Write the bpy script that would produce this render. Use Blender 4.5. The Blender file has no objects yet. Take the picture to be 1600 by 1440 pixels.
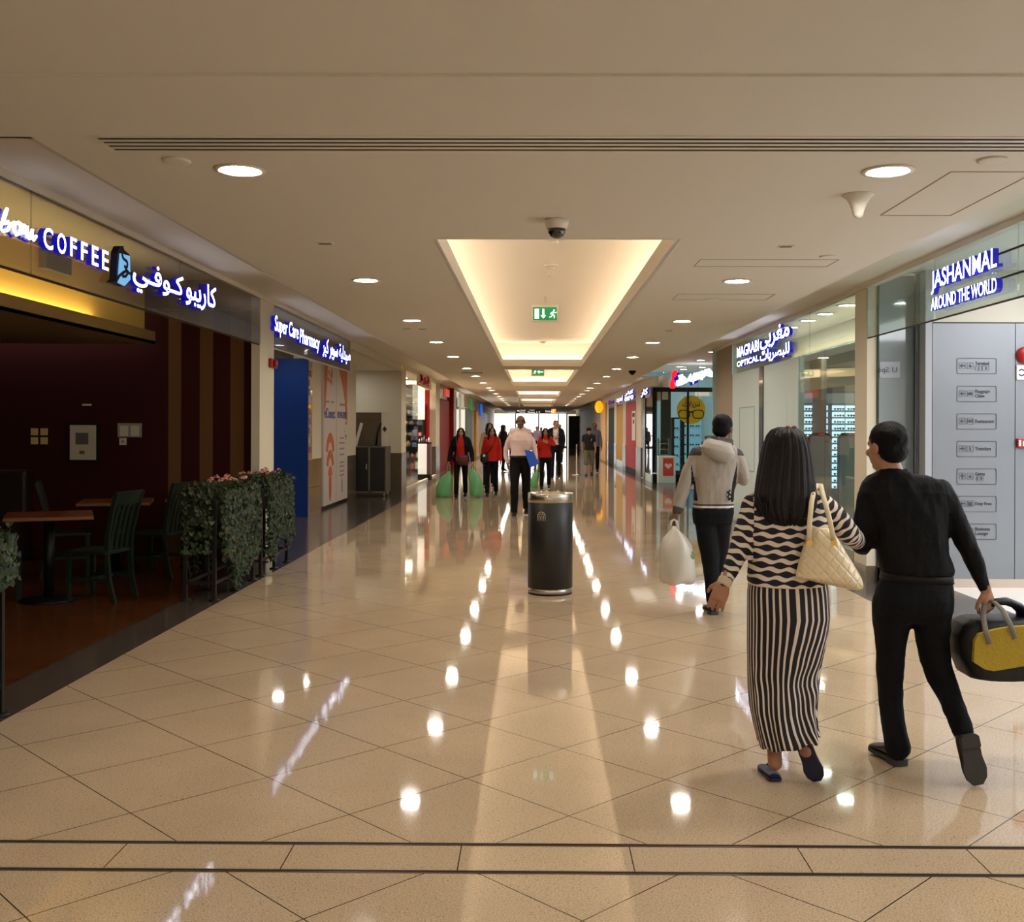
import bpy, bmesh, math, random
import numpy as np
from mathutils import Vector, Matrix

sc = bpy.context.scene
COL = sc.collection
# ------------------------------------------------------------------ camera
# level camera 1.55 m above the mall floor looking down the corridor (+Y); F is the focal length in pixels of the 1600x1440 frame
F, HEYE, YAW, ROLL = 1640.0, 1.55, 0.0083, 0.0033
_f = np.array([-math.sin(YAW), math.cos(YAW), 0]); _r0 = np.array([math.cos(YAW), math.sin(YAW), 0]); _u0 = np.array([0, 0, 1.0])
_r = _r0*math.cos(ROLL)+_u0*math.sin(ROLL); _u = -_r0*math.sin(ROLL)+_u0*math.cos(ROLL)
CX = 836-F*_r[1]/_f[1]; CY = 669+F*_u[1]/_f[1]
cam = bpy.data.cameras.new('camera'); cam.sensor_width = 36; cam.lens = 36*F/1600
cam.shift_x = (800-CX)/1600; cam.shift_y = (CY-720)/1600; cam.clip_end = 400; cam.clip_start = .05
camo = bpy.data.objects.new('camera', cam); COL.objects.link(camo)
camo.matrix_world = Matrix(((_r[0], _u[0], -_f[0], 0), (_r[1], _u[1], -_f[1], 0), (_r[2], _u[2], -_f[2], HEYE), (0, 0, 0, 1)))
sc.camera = camo
# ------------------------------------------------------------------ world, exposure
w = bpy.data.worlds.new('world'); sc.world = w; w.use_nodes = True
w.node_tree.nodes['Background'].inputs[0].default_value = (1.0, .86, .70, 1)
w.node_tree.nodes['Background'].inputs[1].default_value = .95
sc.view_settings.view_transform = 'Standard'; sc.view_settings.look = 'None'
sc.view_settings.gamma = 1; sc.view_settings.use_curve_mapping = False
sc.view_settings.exposure = 0.08
sc.cycles.use_denoising = True
sc.cycles.max_bounces = 8; sc.cycles.diffuse_bounces = 4; sc.cycles.glossy_bounces = 4
sc.cycles.transparent_max_bounces = 16; sc.cycles.transmission_bounces = 6
sc.cycles.sample_clamp_indirect = 6; sc.cycles.caustics_reflective = False; sc.cycles.caustics_refractive = False
LAMP, COVE = 226.0, 17.0          # radiance of a downlight lens, of the hidden cove tubes

def at(px, py, y):
    "world point on the sight line through a photo pixel, at depth y"
    d = _f*F+_r*(px-CX)+_u*(CY-py); p = d*(y/d[1]); p[2] += HEYE
    return p
def ground(px, py, z=0.0):
    d = _f*F+_r*(px-CX)+_u*(CY-py); p = d*((z-HEYE)/d[2]); p[2] += HEYE
    return p
# ------------------------------------------------------------------ helpers
def S(r, g, b):
    f = lambda c: c/255/12.92 if c <= 10 else ((c/255+.055)/1.055)**2.4
    return (f(r), f(g), f(b), 1)
MATS = {}
def mat(name, col, rough=.5, metal=0, spec=.5, emit=None, es=0, bump=0, bscale=60, coat=0, sheen=0, var=0):
    if name in MATS: return MATS[name]
    m = bpy.data.materials.new(name); m.use_nodes = True; nt = m.node_tree; b = nt.nodes['Principled BSDF']
    b.inputs['Base Color'].default_value = col; b.inputs['Roughness'].default_value = rough; b.inputs['Metallic'].default_value = metal
    b.inputs['Specular IOR Level'].default_value = spec; b.inputs['Coat Weight'].default_value = coat; b.inputs['Sheen Weight'].default_value = sheen
    if emit: b.inputs['Emission Color'].default_value = emit; b.inputs['Emission Strength'].default_value = es
    if bump or var:
        tc = nt.nodes.new('ShaderNodeTexCoord'); n = nt.nodes.new('ShaderNodeTexNoise'); n.inputs['Scale'].default_value = bscale; n.inputs['Detail'].default_value = 4
        nt.links.new(tc.outputs['Object'], n.inputs['Vector'])
        if bump:
            bp = nt.nodes.new('ShaderNodeBump'); bp.inputs['Strength'].default_value = bump; bp.inputs['Distance'].default_value = .02
            nt.links.new(n.outputs['Fac'], bp.inputs['Height']); nt.links.new(bp.outputs[0], b.inputs['Normal'])
        if var:
            mx = nt.nodes.new('ShaderNodeMix'); mx.data_type = 'RGBA'
            mx.inputs[6].default_value = tuple(c*(1-var) for c in col[:3])+(1,); mx.inputs[7].default_value = tuple(min(1, c*(1+var)) for c in col[:3])+(1,)
            nt.links.new(n.outputs['Fac'], mx.inputs[0]); nt.links.new(mx.outputs[2], b.inputs['Base Color'])
    MATS[name] = m
    return m
def glass(name, tint, extra=.0, gray=None, rough=.01):
    m = bpy.data.materials.new(name); m.use_nodes = True; nt = m.node_tree; nt.nodes.clear()
    o = nt.nodes.new('ShaderNodeOutputMaterial'); t = nt.nodes.new('ShaderNodeBsdfTransparent'); g = nt.nodes.new('ShaderNodeBsdfGlossy')
    fr = nt.nodes.new('ShaderNodeFresnel'); mx = nt.nodes.new('ShaderNodeMixShader'); ge = nt.nodes.new('ShaderNodeNewGeometry'); io = nt.nodes.new('ShaderNodeMapRange'); io.inputs[3].default_value = 1.5; io.inputs[4].default_value = 1/1.5
    nt.links.new(ge.outputs['Backfacing'], io.inputs[0]); nt.links.new(io.outputs[0], fr.inputs[0])
    t.inputs[0].default_value = tint; g.inputs['Roughness'].default_value = rough
    nt.links.new(fr.outputs[0], mx.inputs[0]); nt.links.new(g.outputs[0], mx.inputs[2]); src = t.outputs[0]
    if gray:
        d = nt.nodes.new('ShaderNodeBsdfDiffuse'); d.inputs[0].default_value = gray; m2 = nt.nodes.new('ShaderNodeMixShader'); m2.inputs[0].default_value = extra
        nt.links.new(src, m2.inputs[1]); nt.links.new(d.outputs[0], m2.inputs[2]); src = m2.outputs[0]
    nt.links.new(src, mx.inputs[1]); nt.links.new(mx.outputs[0], o.inputs[0])
    MATS[name] = m
    return m

class MB:
    def __init__(s): s.V = []; s.F = []; s.M = []; s.S = []
    def add(s, v, f, mi=0, sm=False):
        b = len(s.V); s.V += [tuple(map(float, p)) for p in v]
        for q in f: s.F.append([i+b for i in q]); s.M.append(mi); s.S.append(sm)
        return s
    def box(s, x0, x1, y0, y1, z0, z1, mi=0):
        v = [(x, y, z) for z in (z0, z1) for y in (y0, y1) for x in (x0, x1)]
        return s.add(v, [(0, 2, 3, 1), (4, 5, 7, 6), (0, 1, 5, 4), (2, 6, 7, 3), (0, 4, 6, 2), (1, 3, 7, 5)], mi)
    def bar(s, p0, p1, w, d, mi=0, up=(0, 0, 1)):
        p0 = np.array(p0, float); p1 = np.array(p1, float); a = p1-p0; a /= np.linalg.norm(a); u = np.array(up, float)
        if abs(a@u) > .95: u = np.array((0, 1., 0))
        x = np.cross(a, u); x /= np.linalg.norm(x); y = np.cross(x, a)
        v = [p+sx*x*w/2+sy*y*d/2 for p in (p0, p1) for sx, sy in ((-1, -1), (1, -1), (1, 1), (-1, 1))]
        return s.add(v, [(3, 2, 1, 0), (4, 5, 6, 7), (0, 1, 5, 4), (1, 2, 6, 5), (2, 3, 7, 6), (3, 0, 4, 7)], mi)
    def loft(s, rings, mi=0, sm=True, cap=True):
        n = len(rings[0]); v = [p for r in rings for p in r]; f = []
        for i in range(len(rings)-1):
            for j in range(n):
                k = (j+1) % n; f.append((i*n+j, i*n+k, (i+1)*n+k, (i+1)*n+j))
        s.add(v, f, mi, sm)
        if cap:
            b = len(s.V)-len(v); s.F.append([b+j for j in range(n)][::-1]); s.M.append(mi); s.S.append(False)
            s.F.append([b+(len(rings)-1)*n+j for j in range(n)]); s.M.append(mi); s.S.append(False)
        return s
    def tube(s, path, rad, n=10, mi=0, flat=None, cap=True):
        P = [np.array(p, float) for p in path]; R = rad if hasattr(rad, '__len__') else [rad]*len(P); rings = []; px = None
        for i, p in enumerate(P):
            t = P[min(i+1, len(P)-1)]-P[max(i-1, 0)]; t /= np.linalg.norm(t)+1e-12
            if px is None:
                px = np.cross(t, (0, 0, 1)) if abs(t[2]) < .9 else np.cross(t, (0, 1, 0))
            px = px-t*(px@t); px /= np.linalg.norm(px)+1e-12; py = np.cross(t, px); r = R[i]; rx, ry = (r, r) if not hasattr(r, '__len__') else r
            rings.append([p+px*rx*math.cos(a)+py*ry*math.sin(a) for a in np.linspace(0, 2*math.pi, n, endpoint=False)])
        return s.loft(rings, mi, True, cap)
    def cyl(s, p0, p1, r, n=24, mi=0): return s.tube([p0, p1], r, n, mi)
    def lathe(s, prof, c, n=32, mi=0, sm=True):
        rings = [[(c[0]+r*math.cos(a), c[1]+r*math.sin(a), c[2]+z) for a in np.linspace(0, 2*math.pi, n, endpoint=False)] for r, z in prof]
        return s.loft(rings, mi, sm)
    def ell(s, c, R, ax=None, nu=20, nv=12, mi=0):
        c = np.array(c, float); A = np.eye(3) if ax is None else np.array(ax, float); rings = []
        for i in range(1, nv):
            t = math.pi*i/nv
            rings.append([c+A[0]*R[0]*math.sin(t)*math.cos(a)+A[1]*R[1]*math.sin(t)*math.sin(a)-A[2]*R[2]*math.cos(t) for a in np.linspace(0, 2*math.pi, nu, endpoint=False)])
        return s.loft(rings, mi, True)
    def prism(s, poly, o, ux, uy, d, mi=0, ms=None):
        "extrude the polygon by d along ux x uy (front at d)"
        o = np.array(o, float); ux = np.array(ux, float); uy = np.array(uy, float); nn = np.cross(ux, uy); n = len(poly)
        v = [o+ux*a+uy*b for a, b in poly]+[o+ux*a+uy*b+nn*d for a, b in poly]
        s.add(v, [tuple(range(n))[::-1], tuple(range(n, 2*n))], mi)
        return s.add(v, [(i, (i+1) % n, n+(i+1) % n, n+i) for i in range(n)], mi if ms is None else ms)
    def build(s, name, mats, parent=None, bevel=0, world=True, seg=2):
        me = bpy.data.meshes.new(name); V = np.array(s.V)
        if parent is not None and world:
            inv = np.array(wm(parent).inverted()); V = V@inv[:3, :3].T+inv[:3, 3]
        me.from_pydata(V.tolist(), [], s.F)
        for m in (mats if isinstance(mats, (list, tuple)) else [mats]): me.materials.append(m)
        me.polygons.foreach_set('material_index', s.M); me.polygons.foreach_set('use_smooth', s.S); me.update()
        o = bpy.data.objects.new(name, me); COL.objects.link(o)
        if parent is not None: o.parent = parent
        if bevel:
            b = o.modifiers.new('bevel', 'BEVEL'); b.width = bevel; b.segments = seg; b.limit_method = 'ANGLE'; b.angle_limit = .6
        return o
def wm(o):
    m = Matrix.LocRotScale(o.location, o.rotation_euler, o.scale)
    return m if o.parent is None else wm(o.parent)@m
def tag(o, label, cat, group=None, kind=None):
    o['label'] = label; o['category'] = cat
    if group: o['group'] = group
    if kind: o['kind'] = kind
    return o
def thing(name, label, cat, loc=(0, 0, 0), rz=0, group=None, kind=None):
    o = bpy.data.objects.new(name, None); COL.objects.link(o); o.location = tuple(map(float, loc)); o.rotation_euler = (0, 0, rz); o.empty_display_size = .1
    return tag(o, label, cat, group, kind)
def struct(name, mb, m, label, cat, bevel=0):
    return tag(mb.build(name, m, bevel=bevel), label, cat, None, 'structure')
def copy_tree(o, loc=None, rz=None, label=None, parent=None, group=None):
    c = o.copy(); COL.objects.link(c)
    if parent is not None: c.parent = parent
    if loc is not None: c.location = tuple(map(float, loc))
    if rz is not None: c.rotation_euler = (0, 0, rz)
    if label: c['label'] = label
    if group: c['group'] = group
    for ch in [x for x in COL.objects if x.parent == o]: copy_tree(ch, parent=c)
    return c
_TX = {}
def text_poly(t, depth=.1, offset=0, shear=0, space=1):
    k = (t, depth, offset, shear, space)
    if k not in _TX:
        c = bpy.data.curves.new('lettering', 'FONT'); c.body = t; c.size = 1; c.extrude = depth/2; c.offset = offset; c.shear = shear; c.space_character = space; c.resolution_u = 3
        o = bpy.data.objects.new('lettering', c); COL.objects.link(o)
        me = bpy.data.meshes.new_from_object(o.evaluated_get(bpy.context.evaluated_depsgraph_get()))
        V = np.array([v.co[:] for v in me.vertices]); Fs = [list(p.vertices) for p in me.polygons]; N = [p.normal.z for p in me.polygons]
        bpy.data.objects.remove(o); bpy.data.curves.remove(c); bpy.data.meshes.remove(me)
        V[:, :2] -= V[:, :2].min(0); V[:, 2] += depth/2
        _TX[k] = (V, Fs, N)
    return _TX[k]
def lettering(mb, t, o, ux, uy, width, height, depth=.02, offset=0, shear=0, space=1, mf=0, ms=None, fit=True):
    "write t inside the box that starts at o (lower left) and measures width x height"
    V, Fs, N = text_poly(t, 1.0, offset, shear, space); V = V.copy(); ext = V[:, :2].max(0)
    sx = width/ext[0]; sy = height/ext[1] if height else sx
    o = np.array(o, float); ux = np.array(ux, float); uy = np.array(uy, float); nn = np.cross(ux, uy)
    W = o+V[:, :1]*sx*ux+V[:, 1:2]*sy*uy+V[:, 2:]*depth*nn
    b = len(mb.V); mb.V += [tuple(p) for p in W.tolist()]
    for f, n in zip(Fs, N): mb.F.append([i+b for i in f]); mb.M.append(mf if (n > .9 or ms is None) else ms); mb.S.append(False)
LX, UP, RX, FX = (0, 1, 0), (0, 0, 1), (0, -1, 0), (1, 0, 0)   # reading directions: left shops, up, right shops, walls that face the camera
def rrect(w, h, r, n=5):
    P = []
    for cx, cy, a0 in ((w-r, r, -90), (w-r, h-r, 0), (r, h-r, 90), (r, r, 180)):
        P += [(cx+r*math.cos(math.radians(a0+90*i/n)), cy+r*math.sin(math.radians(a0+90*i/n))) for i in range(n+1)]
    return P
def frame_outline(mb, w, h, r, t, o, ux, uy, d, mi=0):
    a = rrect(w, h, r); b = [(t+x*(w-2*t)/w, t+y*(h-2*t)/h) for x, y in a]; o = np.array(o, float); ux = np.array(ux, float); uy = np.array(uy, float); nn = np.cross(ux, uy); n = len(a)
    ring = lambda P, z: [o+ux*x+uy*y+nn*z for x, y in P]
    mb.add(ring(a, d)+ring(b, d), [(i, (i+1) % n, n+(i+1) % n, n+i) for i in range(n)], mi)
    mb.add(ring(a, 0)+ring(a, d), [(i, (i+1) % n, n+(i+1) % n, n+i) for i in range(n)], mi)
def disc_poly(r, n=28, cx=0, cy=0): return [(cx+r*math.cos(2*math.pi*i/n), cy+r*math.sin(2*math.pi*i/n)) for i in range(n)]
def arc_poly(r0, r1, a0, a1, cx=0, cy=0, n=14):
    A = [math.radians(a0+(a1-a0)*i/n) for i in range(n+1)]
    return [(cx+r1*math.cos(a), cy+r1*math.sin(a)) for a in A]+[(cx+r0*math.cos(a), cy+r0*math.sin(a)) for a in A[::-1]]
# ------------------------------------------------------------------ materials
def nd(nt, t, **kw):
    n = nt.nodes.new(t)
    for k, v in kw.items(): setattr(n, k, v)
    return n
def mth(nt, op, a, b=None):
    n = nt.nodes.new('ShaderNodeMath'); n.operation = op
    for i, x in enumerate((a, b)):
        if x is None: continue
        if isinstance(x, (int, float)): n.inputs[i].default_value = x
        else: nt.links.new(x, n.inputs[i])
    return n.outputs[0]
def line_mask(nt, c, period, half, off=0.0):
    "1 on joints every `period` metres"
    u = mth(nt, 'FRACT', mth(nt, 'ADD', mth(nt, 'DIVIDE', mth(nt, 'SUBTRACT', c, off), period), .5))
    return mth(nt, 'LESS_THAN', mth(nt, 'ABSOLUTE', mth(nt, 'SUBTRACT', u, .5)), half/period)
def stone_floor():
    m = bpy.data.materials.new('terrazzo_tiles'); m.use_nodes = True; nt = m.node_tree; b = nt.nodes['Principled BSDF']
    geo = nd(nt, 'ShaderNodeNewGeometry'); sp = nd(nt, 'ShaderNodeSeparateXYZ'); nt.links.new(geo.outputs['Position'], sp.inputs[0])
    x, y = sp.outputs[0], sp.outputs[1]; q = .7071068
    # 45 degree grid through the joint at (0.141, 4.203); side 0.6225
    rot = lambda ox, oy, sgn: mth(nt, 'MULTIPLY', mth(nt, 'ADD', mth(nt, 'SUBTRACT', x, ox), mth(nt, 'MULTIPLY', mth(nt, 'SUBTRACT', y, oy), sgn)), q)
    far = mth(nt, 'MAXIMUM', line_mask(nt, rot(.141, 4.203, 1), .6225, .0024), line_mask(nt, rot(.141, 4.203, -1), .6225, .0024))
    near = mth(nt, 'MAXIMUM', line_mask(nt, rot(.154, 3.306, 1), .6225, .0024), line_mask(nt, rot(.154, 3.306, -1), .6225, .0024))
    band = line_mask(nt, x, .6225, .0022, -.268)
    inb = mth(nt, 'MULTIPLY', mth(nt, 'GREATER_THAN', y, 3.665), mth(nt, 'LESS_THAN', y, 3.905)); isf = mth(nt, 'GREATER_THAN', y, 3.905); isn = mth(nt, 'LESS_THAN', y, 3.665)
    ln = mth(nt, 'ADD', mth(nt, 'MULTIPLY', far, isf), mth(nt, 'ADD', mth(nt, 'MULTIPLY', near, isn), mth(nt, 'MULTIPLY', band, inb)))
    n1 = nd(nt, 'ShaderNodeTexNoise'); n1.inputs['Scale'].default_value = 160; n1.inputs['Detail'].default_value = 3; nt.links.new(geo.outputs['Position'], n1.inputs['Vector'])
    n2 = nd(nt, 'ShaderNodeTexNoise'); n2.inputs['Scale'].default_value = 1.3; n2.inputs['Detail'].default_value = 3; nt.links.new(geo.outputs['Position'], n2.inputs['Vector'])
    r1 = nd(nt, 'ShaderNodeValToRGB'); e = r1.color_ramp.elements; e[0].position = .3; e[0].color = S(166, 141, 113); e[1].position = .62; e[1].color = S(210, 187, 156)
    nt.links.new(n1.outputs['Fac'], r1.inputs[0])
    mx = nd(nt, 'ShaderNodeMix', data_type='RGBA', blend_type='MULTIPLY'); mx.inputs[0].default_value = 1; nt.links.new(r1.outputs[0], mx.inputs[6])
    r2 = nd(nt, 'ShaderNodeValToRGB'); e = r2.color_ramp.elements; e[0].color = (.86, .86, .86, 1); e[0].position = .3; e[1].color = (1, 1, 1, 1); e[1].position = .7
    nt.links.new(n2.outputs['Fac'], r2.inputs[0]); nt.links.new(r2.outputs[0], mx.inputs[7])
    # dark flecks of the stone
    n3 = nd(nt, 'ShaderNodeTexVoronoi'); n3.inputs['Scale'].default_value = 55; nt.links.new(geo.outputs['Position'], n3.inputs['Vector'])
    fk = mth(nt, 'MULTIPLY', mth(nt, 'LESS_THAN', n3.outputs['Distance'], .17), .5)
    m4 = nd(nt, 'ShaderNodeMix', data_type='RGBA'); m4.inputs[7].default_value = S(100, 78, 58); nt.links.new(fk, m4.inputs[0]); nt.links.new(mx.outputs[2], m4.inputs[6])
    m3 = nd(nt, 'ShaderNodeMix', data_type='RGBA'); m3.inputs[7].default_value = S(44, 34, 26); nt.links.new(ln, m3.inputs[0]); nt.links.new(m4.outputs[2], m3.inputs[6])
    nt.links.new(m3.outputs[2], b.inputs['Base Color']); b.inputs['Roughness'].default_value = .045; b.inputs['Specular IOR Level'].default_value = .36
    n4 = nd(nt, 'ShaderNodeTexNoise'); n4.inputs['Scale'].default_value = 5; nt.links.new(geo.outputs['Position'], n4.inputs['Vector'])
    bp = nd(nt, 'ShaderNodeBump'); bp.inputs['Strength'].default_value = .025; bp.inputs['Distance'].default_value = .01; nt.links.new(n4.outputs['Fac'], bp.inputs['Height']); nt.links.new(bp.outputs[0], b.inputs['Normal'])
    return m
def wood_floor():
    m = bpy.data.materials.new('dark_wood_planks'); m.use_nodes = True; nt = m.node_tree; b = nt.nodes['Principled BSDF']
    geo = nd(nt, 'ShaderNodeNewGeometry'); mp = nd(nt, 'ShaderNodeMapping'); mp.inputs['Scale'].default_value = (3, 40, 1); nt.links.new(geo.outputs['Position'], mp.inputs[0])
    n = nd(nt, 'ShaderNodeTexNoise'); n.inputs['Scale'].default_value = 1; n.inputs['Detail'].default_value = 5; nt.links.new(mp.outputs[0], n.inputs['Vector'])
    r = nd(nt, 'ShaderNodeValToRGB'); e = r.color_ramp.elements; e[0].position = .3; e[0].color = S(22, 11, 5); e[1].position = .66; e[1].color = S(98, 56, 24)
    nt.links.new(n.outputs['Fac'], r.inputs[0])
    sp = nd(nt, 'ShaderNodeSeparateXYZ'); nt.links.new(geo.outputs['Position'], sp.inputs[0]); ln = line_mask(nt, sp.outputs[1], .12, .002)
    mx = nd(nt, 'ShaderNodeMix', data_type='RGBA'); mx.inputs[7].default_value = S(18, 9, 4); nt.links.new(ln, mx.inputs[0]); nt.links.new(r.outputs[0], mx.inputs[6])
    nt.links.new(mx.outputs[2], b.inputs['Base Color']); b.inputs['Roughness'].default_value = .24; b.inputs['Specular IOR Level'].default_value = .35
    return m
def stripe_uv(name, c0, c1, duty=.34):
    m = bpy.data.materials.new(name); m.use_nodes = True; nt = m.node_tree; b = nt.nodes['Principled BSDF']
    uv = nd(nt, 'ShaderNodeUVMap'); uv.uv_map = 'UVMap'; sp = nd(nt, 'ShaderNodeSeparateXYZ'); nt.links.new(uv.outputs[0], sp.inputs[0])
    k = mth(nt, 'LESS_THAN', mth(nt, 'FRACT', sp.outputs[0]), duty)
    mx = nd(nt, 'ShaderNodeMix', data_type='RGBA'); mx.inputs[6].default_value = c0; mx.inputs[7].default_value = c1; nt.links.new(k, mx.inputs[0]); nt.links.new(mx.outputs[2], b.inputs['Base Color'])
    b.inputs['Roughness'].default_value = .75
    return m
def wavy_uv(name, c0, c1):
    "knit with rows of navy lens shapes on white, laid out in metres of cloth"
    m = bpy.data.materials.new(name); m.use_nodes = True; nt = m.node_tree; b = nt.nodes['Principled BSDF']
    uv = nd(nt, 'ShaderNodeUVMap'); uv.uv_map = 'UVMap'; sp = nd(nt, 'ShaderNodeSeparateXYZ'); nt.links.new(uv.outputs[0], sp.inputs[0])
    v = mth(nt, 'DIVIDE', sp.outputs[1], .037); row = mth(nt, 'FLOOR', v); fr = mth(nt, 'SUBTRACT', mth(nt, 'FRACT', v), .5)
    ph = mth(nt, 'ADD', mth(nt, 'MULTIPLY', sp.outputs[0], 2*math.pi/.075), mth(nt, 'MULTIPLY', row, 2.2))
    th = mth(nt, 'ADD', .27, mth(nt, 'MULTIPLY', mth(nt, 'SINE', ph), .14))
    k = mth(nt, 'LESS_THAN', mth(nt, 'ABSOLUTE', fr), th)
    mx = nd(nt, 'ShaderNodeMix', data_type='RGBA'); mx.inputs[6].default_value = c0; mx.inputs[7].default_value = c1; nt.links.new(k, mx.inputs[0]); nt.links.new(mx.outputs[2], b.inputs['Base Color'])
    b.inputs['Roughness'].default_value = .8
    return m
def banded_uv(name, cols):
    "cafe wall: wide vertical painted stripes along world x"
    m = bpy.data.materials.new(name); m.use_nodes = True; nt = m.node_tree; b = nt.nodes['Principled BSDF']
    geo = nd(nt, 'ShaderNodeNewGeometry'); sp = nd(nt, 'ShaderNodeSeparateXYZ'); nt.links.new(geo.outputs['Position'], sp.inputs[0])
    x = sp.outputs[0]; acc = None
    for x0, x1 in ((-4.31, -4.16), (-3.94, -3.785), (-3.58, -3.42)):
        k = mth(nt, 'MULTIPLY', mth(nt, 'GREATER_THAN', x, x0), mth(nt, 'LESS_THAN', x, x1)); acc = k if acc is None else mth(nt, 'ADD', acc, k)
    mx = nd(nt, 'ShaderNodeMix', data_type='RGBA'); mx.inputs[6].default_value = cols[0]; mx.inputs[7].default_value = cols[1]; nt.links.new(acc, mx.inputs[0]); nt.links.new(mx.outputs[2], b.inputs['Base Color'])
    b.inputs['Roughness'].default_value = .7; b.inputs['Specular IOR Level'].default_value = .2
    return m
M_floor = stone_floor(); M_wood = wood_floor()
M_strip = mat('dark_stone', S(74, 66, 60), .16, bump=.02, bscale=40, var=.18)
M_ceil = mat('ceiling_paint', S(218, 212, 200), .75, spec=.2)
M_cream = mat('cream_paint', S(210, 202, 182), .6, spec=.3)
M_coveP = mat('cove_paint', S(236, 230, 218), .8, spec=.1)
M_tube = mat('warm_tube', (1, .8, .55, 1), .5, emit=(1.0, .80, .62, 1), es=COVE)
M_lamp = mat('lamp_lens', (1, 1, 1, 1), .5, emit=(1.0, .93, .82, 1), es=LAMP)
M_lampw = mat('shop_lamp_lens', (1, 1, 1, 1), .5, emit=(1.0, .97, .93, 1), es=80)
M_white = mat('white_plastic', S(222, 214, 200), .4)
M_whitem = mat('white_metal', S(235, 232, 225), .3)
M_black = mat('black_metal', S(10, 10, 10), .45, spec=.3)
M_groove = mat('dark_groove', S(40, 34, 28), .8)
M_steel = mat('brushed_steel', S(190, 184, 172), .28, metal=1)
M_dark = mat('dark_void', S(8, 8, 8), .6, spec=.2)
M_dado = mat('brown_dado_tile', S(92, 80, 64), .25, var=.15, bscale=6)
M_glass = glass('clear_glass', (.93, .97, .95, 1))
M_gglass = glass('green_glass', (.86, .94, .91, 1), .06, S(170, 190, 185))
M_fglass = glass('fascia_glass', (.86, .86, .84, 1), .15, S(120, 110, 100))
M_frost = glass('grey_fascia_glass', (.7, .72, .76, 1), .6, S(120, 118, 122))
M_sign = mat('sign_white_face', (1, 1, 1, 1), .4, emit=(.76, .83, 1, 1), es=4.5)
M_blueside = mat('sign_blue_side', S(18, 18, 120), .35, emit=S(20, 16, 190), es=.5)
M_lblue = mat('emblem_blue', S(110, 180, 235), .4, emit=S(120, 185, 240), es=.7)
M_signR = mat('sign_red_face', S(220, 20, 30), .4, emit=S(255, 20, 40), es=1.8)
M_maroon = banded_uv('maroon_stripes', (S(54, 9, 8), S(106, 74, 42)))
M_yellow = mat('cafe_yellow_paint', S(212, 180, 96), .6, spec=.3)
M_ytube = mat('yellow_tube', (1, .8, .4, 1), .5, emit=(1.0, .78, .34, 1), es=30)
# ------------------------------------------------------------------ setting: floor, ceiling, walls
HC, XL, XR, YB, YE = 2.805, -3.2, 3.36, -7.0, 86.0
def plane(x0, x1, y0, y1, z): m = MB(); m.box(x0, x1, y0, y1, z-.06, z); return m
struct('floor', plane(-2.80, 3.03, YB, YE, 0), M_floor, 'polished beige stone floor of the corridor in diagonal tiles', 'floor')
struct('trim_1', plane(-3.15, -2.80, YB, YE, 0), M_strip, 'dark stone border along the left shops', 'floor border')
struct('trim_2', plane(3.03, 4.05, YB, 30.2, 0), M_strip, 'dark stone border along the right shops', 'floor border')
struct('trim_3', plane(3.03, 3.36, 30.2, YE, 0), M_strip, 'narrow dark stone border beyond the optician on the right', 'floor border')
struct('floor.001', plane(-9, -3.15, YB, 12.3, 0), M_wood, 'dark wooden floor inside the cafe', 'floor')
struct('floor.002', plane(-9, -3.15, 12.3, 25.4, 0), M_strip, 'dark stone floor in front of the pharmacy doors', 'floor')
struct('floor.003', plane(-9, -3.15, 25.4, YE, 0), mat('grey_shop_floor', S(170, 160, 145), .12), 'pale floor inside the far left shops', 'floor')
struct('floor.004', plane(4.05, 11, YB, 30.2, 0), mat('white_shop_floor', S(225, 222, 216), .15), 'bright white floor inside the right shops', 'floor')
for i, y in enumerate((3.662, 3.905)):
    m = MB(); m.box(XL, 4.05, y-.011, y+.011, -.02, .003); m.box(XL, 4.05, y-.004, y+.004, .003, .005, 1)
    struct('trim_%d' % (4+i), m, [mat('joint_metal', S(120, 100, 90), .3, metal=.8), M_groove], ('metal expansion joint across the floor, nearer one', 'metal expansion joint across the floor, farther one')[i], 'floor joint')

COVES = [(6.98, 21.17), (22.5, 31.2), (35.4, 42.7), (44.7, 52.7), (54.8, 60.7)]; CXA, CXB = -.655, .93; PL, PR = -2.19, 2.55
m = MB(); T = .02
m.box(PL, CXA-.02, 3.75, YE, HC, HC+T); m.box(CXB+.02, PR, 3.75, YE, HC, HC+T)
ys = [3.75]+[v for c in COVES for v in c]+[YE]
for i in range(0, len(ys), 2): m.box(CXA-.02, CXB+.02, ys[i]+(.02 if i else 0), ys[i+1]-(.02 if i+2 < len(ys) else 0), HC, HC+T)
m.box(-3.24, PL, 3.75, 4.55, HC, HC+T); m.box(PR, 3.47, 3.75, 4.55, HC, HC+T)
m.box(-3.24, 3.47, YB, 3.75, HC+.01, HC+.03); m.box(-3.24, 3.47, 3.746, 3.75, HC, HC+.01)
struct('ceiling', m, M_ceil, 'flat beige plaster ceiling over the corridor', 'ceiling')
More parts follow.
